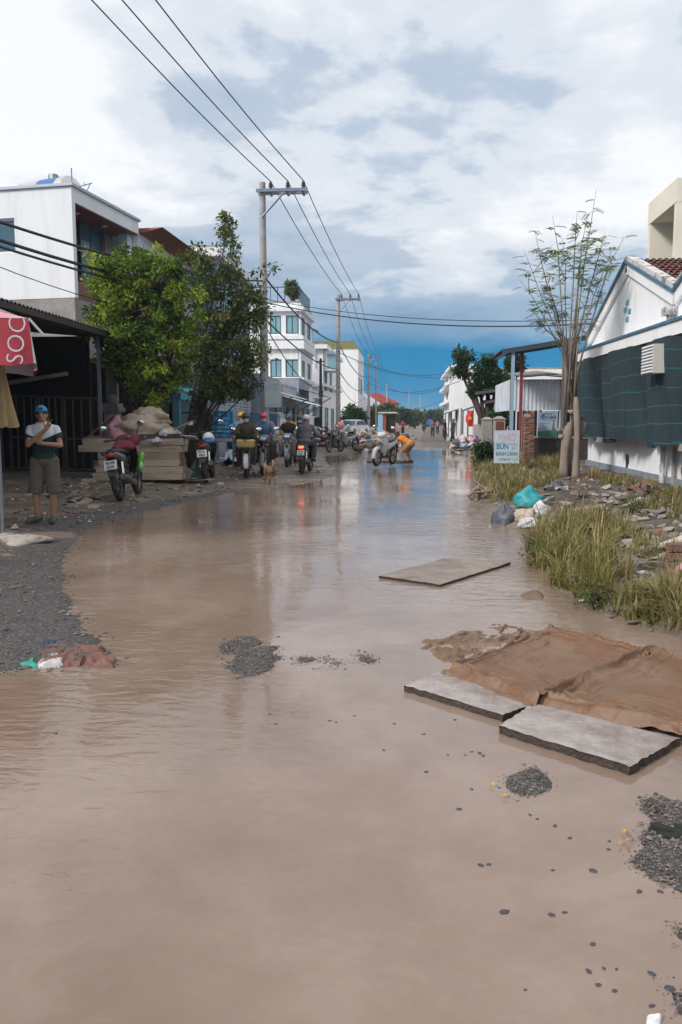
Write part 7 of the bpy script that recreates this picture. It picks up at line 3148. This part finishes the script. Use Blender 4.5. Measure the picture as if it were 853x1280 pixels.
def chunk(px, py, s, mi, label, group, seed, flat=.7, name='rubble_chunk', lift=.0, cat='rubble'):
    b = GL(px, py)
    q_ = random.Random(seed)
    o = obj(name, CHUNKS[seed % 9], mi)
    o.location = (b.x, b.y, max(H(b.x, b.y), 0) + s * flat * .22 + lift)
    o.scale = (s, s * q_.uniform(.7, 1.1), s * flat)
    o.rotation_euler = (q_.uniform(-.35, .35), q_.uniform(-.35, .35), q_.uniform(0, 6.28))
    tag(o, label, cat, group)
    return o


q = random.Random(77)
chunk(768, 622, .24, m_ch[2], 'largest pale concrete block on the rubble heap', None, 3)
chunk(707, 612, .17, m_ch[2], 'pale stone at the foot of the pollarded tree', None, 4)
for i in range(52):
    px = q.gauss(745, 38)
    py = 612 + abs(q.gauss(0, 12)) + (px - 700) * .06
    chunk(px, py, q.uniform(.05, .15), m_ch[q.randrange(4)], 'broken grey concrete lump in the heap before the gabled house', 'rubble heap before the gabled house', 100 + i, lift=q.uniform(0, .06))
for i in range(70):
    px, py = q.uniform(770, 860), q.uniform(640, 712)
    chunk(px, py, q.uniform(.035, .12), m_ch[(0, 2, 2, 1)[q.randrange(4)]], 'broken concrete lump among the grass at the right edge', 'rubble at the right edge', 200 + i)
for i, (px, py, s) in enumerate(((700, 745, .05), (716, 752, .06), (735, 760, .05), (760, 772, .06), (790, 778, .07), (812, 788, .06), (742, 748, .05), (770, 760, .05), (655, 668, .05), (640, 640, .05), (688, 735, .04), (670, 712, .04))):
    chunk(px, py, s, m_ch[3], 'dark mud clod along the right waterline', 'mud clods on the right waterline', 300 + i, .5, 'mud_clod', cat='mud')
chunk(622 + 0, 1, .001, m_ch[0], 'x', None, 1) if False else None
for (px, py, s, lab) in ((760, 752, .075, 'grey stone at the foot of the long grass'), (808, 712, .15, 'grey boulder before the brick stack'), (848, 762, .12, 'pale stone slab at the lower right of the grass')):
    chunk(px, py, s, m_ch[1], lab, None, int(px))
# loose bricks
brick_me = MB().box((0, 0, 0), (.20, .10, .065)).mesh('brick', bevel=.006)
for i in range(9):
    b = GL(q.uniform(782, 818), q.uniform(612, 626))
    heap_item('loose_brick', brick_me, (b.x, b.y, b.z + q.uniform(.03, .12)), (1.1,) * 3, m_rb[i % 2], 'loose red brick on the rubble below the netting', 'brick', 'loose bricks below the netting', tilt=.5)
b = GL(846, 712)
for i in range(6):
    heap_item('stacked_brick', brick_me, (b.x + (i % 2) * .23, b.y, b.z + .04 + (i // 2) * .085), (.95, 1.0, 1.0), m_rb[i % 2], 'brown brick in the small stack at the right edge', 'brick', 'stacked bricks at the right edge', (0, 0, R(8) + rnd.uniform(-.1, .1)))
# a bottle and small bright litter
b = GL(721, 728)
mb = MB()
mb.tube([(0, 0, 0), (.01, 0, 0), (.12, 0, 0), (.155, 0, 0), (.19, 0, 0)], [.02, .033, .033, .013, .012], 12)
tag(mb.build('bottle', mat('bottle_glass', (.14, .18, .17), .15, .1), None, True, loc=(b.x - .08, b.y, b.z + .03), rot=(0, 0, .5)), 'grey-green bottle lying on the mud bank', 'bottle')
bag_at(738, 752, 9, 5, 'red', 'small red scrap on the mud bank', 2, 'bundle', cat='litter')
for (px, py, w, lab) in ((586, 656, 10, 'thin white scrap floating in the water, left of two'), (613, 658, 14, 'thin white scrap floating in the water, right of two')):
    bag_at(px, py, w, 3, 'white', lab, 1, 'bundle', cat='litter')
# driftwood
e = empty('driftwood', GL(602, 624), 0, 'broken driftwood stump at the grassy waterline', 'wood')
mb = MB()
for k in range(7):
    a = q.uniform(0, 3.1)
    mb.tube([(q.uniform(-.25, .1), q.uniform(-.1, .1), q.uniform(0, .1)), (q.uniform(-.1, .2), 0, q.uniform(.1, .25)), (math.cos(a) * .35, q.uniform(-.1, .1), q.uniform(.02, .38))], [.05, .04, .02], 6)
mb.build('branch', m_bark, e)

# mossy clod at lower right
def clod(px, py, w, label, seed):
    b = G(px, py, .02)
    o = obj('mud_clod', bag_mesh('mud_clod', seed, False, .3, .55), mat('mossy_mud', (.035, .040, .032), .9, .4, 20, .9, 60))
    o.location = (b.x, b.y, -.01)
    o.scale = (w, w * .9, w * .55)
    tag(o, label, 'mud')


clod(845, 1036, .105, 'dark mossy clod on the right gravel bar, nearer', 61)
clod(838, 1008, .085, 'dark mossy clod on the right gravel bar, farther', 62)
clod(890, 1035, .16, 'large dark mossy clod cut off by the right edge', 63)

# left verge: slabs of broken paving
m_pav = mat('broken_paving', (.33, .27, .225), .9, .2, 4, .5, 25, dirt=(.14, .105, .08), damt=.7, dscale=1.5)
for i in range(46):
    px, py = q.gauss(95, 30), q.uniform(600, 634)
    chunk(px, py, q.uniform(.06, .22), m_pav if i % 3 else m_ch[q.randrange(3)], 'flat piece of broken paving behind the standing man', 'broken paving behind the standing man', 400 + i, .28, 'paving_piece', cat='paving')
for i in range(30):
    px, py = q.uniform(105, 300), q.uniform(596, 612)
    chunk(px, py, q.uniform(.04, .13), m_ch[q.randrange(4)], 'small rubble lump around the parked motorbikes', 'rubble around the parked motorbikes', 500 + i, .5)
b = GL(8, 676)
o = heap_item('concrete_lump', BUNDLES[2], (b.x, b.y, b.z - .10), (.62, .45, .33), mat('pale_concrete', (.40, .35, .31), .9, .2, 4, .5, 30, dirt=(.14, .11, .085), damt=.9, dscale=2.2), 'pale rounded concrete lump at the left edge', 'concrete', rot=(0, 0, .4))
b = GL(42, 668)
heap_item('earth_mound', BUNDLES[4], (b.x, b.y, b.z - .12), (.75, .4, .22), mat('bare_mud', (.15, .115, .09), .8, .2, 4, .5), 'low muddy mound in front of the standing man', 'mud', rot=(0, 0, .2))


# plank pile with household things on top
def planks():
    a, b = PY(112, 597, 17.6), PY(226, 597, 17.6)
    z0 = H(a.x, 17.6)
    e = empty('plank_stack', ((a.x + b.x) / 2, 17.6, z0), R(2), 'stack of wet brown planks behind the maroon motorbike', 'planks')
    W = b.x - a.x
    hs = PY(150, 548, 17.6).z - z0
    n = 6
    ms = [mat('old_plank_%d' % k, c, .85, .22, 3, .4, 30, stretch=(1, 8, 8), dirt=(.10, .075, .055), damt=.5) for k, c in enumerate(((.44, .35, .27), (.36, .28, .21), (.50, .41, .32)))]
    for k in range(n):
        h = hs / n
        l0 = -W / 2 + (.0 if k > 3 else .10 + .04 * k) + q.uniform(-.05, .05) - (.15 if k >= 4 else 0)
        l1 = W / 2 + q.uniform(-.12, .05) + (.1 if k < 2 else 0)
        for j in range(4):
            mb = MB()
            mb.box(((l0 + l1) / 2 + q.uniform(-.05, .05), .02 + j * .17 + (q.uniform(-.02, .02) if j == 0 else 0), h * (k + .5)), (l1 - l0, .16, h - .004 - q.uniform(0, .008)), ry=q.uniform(-.006, .006))
            mb.build('plank', ms[q.randrange(3)], e, bevel=.006)
    mb = MB()
    mb.box((W * .22, .05, hs + .05), (W * .55, .22, .09), ry=R(-1.5))
    mb.build('plank', mat('dark_plank', (.075, .055, .045), .85, .25, 3, .4, 30, stretch=(1, 8, 8)), e)
    top = z0 + hs

    def on(px, py, w, h, c, kind, lab, k, cat, yo=.25, rz=None):
        bb_ = PY(px, py, 17.6 + yo)
        s = w * 17.8 / FPX / 1.5
        heap_item({'bag': 'plastic_bag', 'bundle': 'cloth_bundle'}[kind], (BAGS if kind == 'bag' else BUNDLES)[k % 6], (bb_.x, 17.6 + yo, bb_.z), (s, s * .8, h * 17.8 / FPX), plastic(c) if kind == 'bag' else fabric(c), lab, cat, rot=(0, 0, rz if rz is not None else k))
    on(180, 546, 74, 44, 'beige', 'bundle', 'large brown tarp heaped on the plank stack', 1, 'tarp', .5, 0)
    on(186, 530, 52, 30, 'beige', 'bundle', 'rounded brown sack topping the plank stack', 3, 'sack', .55, .4)
    on(212, 550, 40, 28, 'cream', 'bundle', 'beige blanket at the right end of the plank stack', 2, 'blanket', .3)
    on(207, 545, 16, 12, 'white', 'bundle', 'white sheet bunched on the plank stack', 4, 'sheet', .05)
    on(148, 551, 32, 28, 'pink', 'bag', 'pink plastic sack with orange stripes on the plank stack', 0, 'sack', .15)
    on(154, 538, 20, 14, 'pink', 'bag', 'smaller pink sack on top of the pink striped sack', 3, 'sack', .3)
    on(176, 550, 30, 12, 'blue', 'bundle', 'blue jeans lying on the plank stack', 5, 'clothes', .12)
    on(156, 547, 16, 5, 'orange', 'bundle', 'orange strap across the pink sacks', 0, 'strap', .0)
    on(118, 552, 30, 12, 'brown', 'bundle', 'brown brushwood at the left end of the plank stack', 4, 'brushwood', .3)
    on(196, 553, 18, 8, 'white', 'bag', 'flat white bag at the front of the plank stack', 5, 'bag', .0)
    # leaning sacks to the right
    Y = 17.3
    for (px, py, w, h, c, kind, lab, k) in ((226, 598, 22, 40, 'cream', 'bundle', 'long cream sack leaning on the plank stack end', 1), (234, 585, 20, 34, 'beige', 'bundle', 'brown board-like sack behind the cream sack', 3), (244, 600, 20, 26, 'green', 'bag', 'grey-green sack standing right of the plank stack', 2),
                                       (231, 574, 14, 16, 'red', 'bundle', 'dull red cushion jammed beside the plank stack', 4)):
        bag_at(px, py, w, h, c, lab, k, kind, cat='sack', rz=k * .4)
    b2 = GL(232, 600)
    mb = MB()
    mb.box((0, 0, .17), (.30, .06, .26), ry=R(35))
    tag(mb.build('foam_box', mat('foam_white', (.50, .50, .52), .7, .1), None, bevel=.01, loc=b2), 'tilted white foam box at the foot of the leaning sacks', 'box')


planks()
b = GL(293, 580)
crumpled('tarp', [(279, 584), (306, 584), (308, 560), (284, 560)], 91, .55, .22, mat('pale_tarp', (.38, .42, .47), .6, .2, 3, .2), 'pale grey tarp crumpled on the verge beside the salon sign', 'tarp', 40, 30, 1.6, .14)
for i in range(7):
    bag_at(q.uniform(276, 305), q.uniform(572, 588), q.uniform(8, 14), q.uniform(5, 8), ['grey', 'beige', 'white', 'brown'][i % 4], 'small soggy bundle by the pale tarp', i, 'bundle', cat='rubbish', group='bundles by the pale tarp')


# rubbish heap along the left, mid distance
def mid_heap():
    cols = ['white', 'pink', 'beige', 'brown', 'cream', 'grey', 'blue', 'beige', 'white', 'red', 'brown', 'slate']
    words = {'white': 'white', 'pink': 'pink', 'beige': 'beige', 'brown': 'brown', 'cream': 'cream', 'grey': 'grey', 'blue': 'blue', 'red': 'dull red', 'slate': 'dark', 'teal': 'teal', 'orange': 'orange'}
    for i in range(7):
        px = 402 + i * 15
        Y = 44.5 + i * .5
        p = PY(px, 556, Y)
        o = heap_item('rubbish_mound', BUNDLES[i % 6], (p.x, Y, H(p.x, Y) - .15), (.85, .75, 1.15), mat('soggy_heap', (.17, .13, .10), .9, .3, 5, .6, 30), 'soggy brown mound under the long rubbish heap', 'rubbish', 'mounds under the long rubbish heap', (0, 0, i * 1.1))
    for i in range(150):
        px = q.uniform(394, 506)
        t = q.random()
        Y = 42.0 + (px - 394) * .03 + t * 3.2
        if i > 105:
            px = q.uniform(446, 482)
            Y = 39.6 + t * 2.5
        p = PY(px, 556, Y)
        z = H(p.x, Y) + t * q.uniform(.35, 1.0)
        c = cols[i % 12]
        kind = 'bag' if q.random() < .3 else 'bundle'
        s_ = q.uniform(.20, .42)
        heap_item('plastic_bag' if kind == 'bag' else 'cloth_bundle', (BAGS if kind == 'bag' else BUNDLES)[i % 6], (p.x, Y, z - .05), (s_, s_ * .8, s_ * q.uniform(.6, 1.0)), plastic(c) if kind == 'bag' else fabric(c),
                  '%s %s in the long rubbish heap left of the far water' % (words[c], 'bag' if kind == 'bag' else 'bundle'), 'rubbish', 'rubbish heap left of the far water')
    for i, (px, py, w, h, an, lab, m_) in enumerate(((450, 553, 11, 20, 40, 'dirty white mattress tipped on the rubbish heap', mat('mattress_white', (.50, .48, .44), .85, .15, 3, .2)), (489, 545, 10, 12, 20, 'grey door leaf lying on the rubbish heap', mat('door_grey', (.36, .35, .34), .8, .15)),
                                                 (470, 556, 14, 3, 55, 'pale plank sticking out of the rubbish heap', mat('plank_pale', (.40, .30, .22), .85, .15)))):
        p = PY(px, py, 43)
        z = H(p.x, 43)
        mb = MB()
        mb.box((0, 0, .5 if i < 2 else .3), (w * .043, .18 if i == 0 else .06, h * .043 * 1.3), ry=R(an * (1 if i != 1 else -1)), rx=R(20))
        tag(mb.build('mattress' if i == 0 else ('door_leaf' if i == 1 else 'plank'), m_, None, bevel=.03, loc=(p.x, 43, z)), lab, ['mattress', 'door', 'plank'][i])
    bag_at(474, 547, 22, 10, 'teal', 'teal tarp on the far end of the rubbish heap', 2, 'bundle', cat='tarp', Y=45, lift=.05)
    # right heap
    cols = ['white', 'grey', 'pink', 'red', 'white', 'orange', 'slate', 'white', 'blue', 'beige', 'cream']
    for i in range(34):
        t = q.random()
        px = 566 + t * 30
        hh = 20 * (1 - abs(t - .62) * 1.2)
        py = 562 - max(0, q.uniform(0, 1)) * max(hh, 2) * .8
        Y = 40.5 + q.uniform(-.4, 1.2)
        c = cols[i % 11]
        if i == 3:
            px, py = 588, 548
        if i == 8:
            px, py = 595, 549
        bag_at(px, py, q.uniform(9, 15), q.uniform(6, 9), c, '%s bag in the rubbish heap at the far right waterline' % words[c], i, 'bag' if i % 3 else 'bundle', cat='rubbish', group='rubbish heap at the far right waterline', Y=Y, lift=0.0)
    for i in range(24):
        px = q.choice([q.uniform(556, 582), q.uniform(500, 520)])
        Y = q.uniform(55, 85)
        p = PY(px, 540, Y)
        bag_at(px, 540, q.uniform(5, 10) * 50 / Y, q.uniform(4, 7) * 50 / Y, cols[i % 11], '%s bundle lying far along the street edge' % words[cols[i % 11]], i, 'bundle', cat='rubbish', group='bundles far along the street edge', Y=Y, lift=H(p.x, Y) - p.z)


mid_heap()

# street clutter in the distance
def far_bits():
    p = PY(484, 545, 88)
    e = empty('kiosk', (p.x, 88, 0), 0, 'rust-red kiosk with dark doorway below the far trees', 'kiosk')
    mb = MB()
    mb.bb(-.9, -.1, 0, 2, 0, 2.4)
    mb.build('side', mat('kiosk_red', (.26, .055, .03), .7, .2), e)
    mb = MB()
    mb.bb(-.09, .9, .3, 2, 0, 2.3)
    mb.build('doorway', m_dark, e)
    mb = MB()
    mb.bb(-1.0, 1.1, -.3, 2.1, 2.41, 2.55)
    mb.build('roof', m_cor, e)
    for (px, y0, y1, Y, w, m_, lab) in ((537.5, 531, 524, 120, 7, mat('far_sign_blue', (.03, .17, .42), .5, .1), 'small blue sign at the street end'), (475.5, 540, 518, 84, 6, mat('banner_blue', (.20, .42, .60), .6, .1), 'pale blue banner beside the rust-red kiosk'),
                                       (397.5, 538, 505, 46, 4, mat('banner_white', (.55, .58, .62), .6, .1), 'narrow white banner post before the second power pole')):
        a, b = PY(px, y0, Y), PY(px, y1, Y)
        e = empty('street_sign', (a.x, Y, 0), 0, lab, 'sign')
        ww = w * Y / FPX / 2
        mb = MB()
        mb.bb(-ww, ww, -.04, .04, a.z, b.z)
        mb.build('panel', m_, e)
        mb = MB()
        mb.tube([(0, .06, -.1), (0, .06, b.z)], .04, 6)
        mb.build('post', m_steel, e)
        if Y == 46:
            mb = MB()
            mb.bb(-ww * 2.2, ww * 2.2, -.06, -.042, a.z + .25, a.z + .75)
            mb.build('dark_band', mat('band_navy', (.015, .03, .07), .6, .1), e)
    # solar-lamp panel on a mast above the white house
    p = PY(390, 411, 60)
    e = empty('roof_panel', (p.x, 60, 0), 0, 'dark tilted panel on posts above the white houses', 'solar panel')
    mb = MB()
    mb.box((0, 0, p.z), (1.0, 1.2, .06), ry=R(22))
    mb.build('panel', m_frame, e)
    mb = MB()
    mb.bb(-.05, .05, -.05, .05, p.z - 2.6, p.z - .04)
    mb.build('post', m_steel, e)


far_bits()


# broken boards jutting out of the heaps
board_me = [MB().box((0, 0, 0), (1.0, .12 + .05 * k, .025)).mesh('board', bevel=.004) for k in range(3)]
m_bd = [mat('broken_board_%d' % k, c, .85, .22, 3, .3, 30, stretch=(1, 8, 8), dirt=(.14, .10, .075), damt=.5) for k, c in enumerate(((.42, .33, .25), (.26, .19, .14), (.50, .46, .42)))]
for i in range(11):
    p = PY(q.uniform(118, 232), q.uniform(530, 552), 17.9 + q.uniform(-.1, .5))
    o = heap_item('broken_board', board_me[i % 3], p, (q.uniform(.5, 1.1), 1, 1), m_bd[i % 3], 'broken board jutting from the pile on the plank stack', 'board', 'boards jutting from the plank stack', (q.uniform(-.6, .6), q.uniform(-.7, .3), q.uniform(-.6, .6)))
for i in range(9):
    b = GL(q.uniform(108, 250), q.uniform(598, 606))
    heap_item('broken_board', board_me[i % 3], (b.x, b.y, b.z + .07), (q.uniform(.4, .9), 1, 1), m_bd[(i + 1) % 3], 'broken board lying in the mud before the plank stack', 'board', 'boards in the mud before the plank stack', (q.uniform(-.2, .2), q.uniform(-.12, .12), q.uniform(0, 3.1)))
for i in range(22):
    px = q.uniform(398, 504)
    Y = 42.5 + q.uniform(0, 3)
    p = PY(px, 552, Y)
    heap_item('broken_board', board_me[i % 3], (p.x, Y, H(p.x, Y) + q.uniform(.25, .8)), (q.uniform(.6, 1.4), 1.6, 1.4), m_bd[i % 3], 'broken board sticking out of the long rubbish heap', 'board', 'boards in the long rubbish heap', (q.uniform(-.8, .8), q.uniform(-1.1, 1.1), q.uniform(0, 6.2)))
for i in range(12):
    b = GL(q.uniform(690, 850), q.uniform(622, 690))
    heap_item('broken_board', board_me[i % 3], (b.x, b.y, b.z + .06), (q.uniform(.25, .5), .6, 1), m_bd[(0, 2, 1)[i % 3]], 'short broken board in the rubble on the right verge', 'board', 'boards in the rubble on the right verge', (q.uniform(-.3, .3), q.uniform(-.25, .25), q.uniform(0, 3.1)))
lit = ['white', 'pink', 'blue', 'cream', 'white', 'red', 'teal', 'white']
for i in range(16):
    b = GL(q.uniform(672, 850), q.uniform(640, 760))
    c = lit[i % 8]
    s_ = q.uniform(.03, .07)
    heap_item('litter_scrap', BUNDLES[i % 6], (b.x, b.y, b.z), (s_, s_ * .8, s_ * .5), plastic(c), '%s litter scrap caught in the weeds on the right verge' % c, 'litter', 'litter caught in the right verge')

# ------------------------------------------------------------------ damp air
def haze():
    m = bpy.data.materials.new('damp_air')
    m.use_nodes = True
    nt = m.node_tree
    nt.nodes.clear()
    o = nt.nodes.new('ShaderNodeOutputMaterial')
    v = nt.nodes.new('ShaderNodeVolumePrincipled')
    v.inputs['Color'].default_value = (.80, .88, .95, 1)
    v.inputs['Density'].default_value = .00055
    v.inputs['Anisotropy'].default_value = .2
    nt.links.new(v.outputs[0], o.inputs['Volume'])
    mb = MB()
    mb.bb(-620, 620, -30, 960, -1.2, 13.5)
    tag(mb.build('haze', m), 'thin damp haze filling the street', 'haze', kind='stuff')


haze()
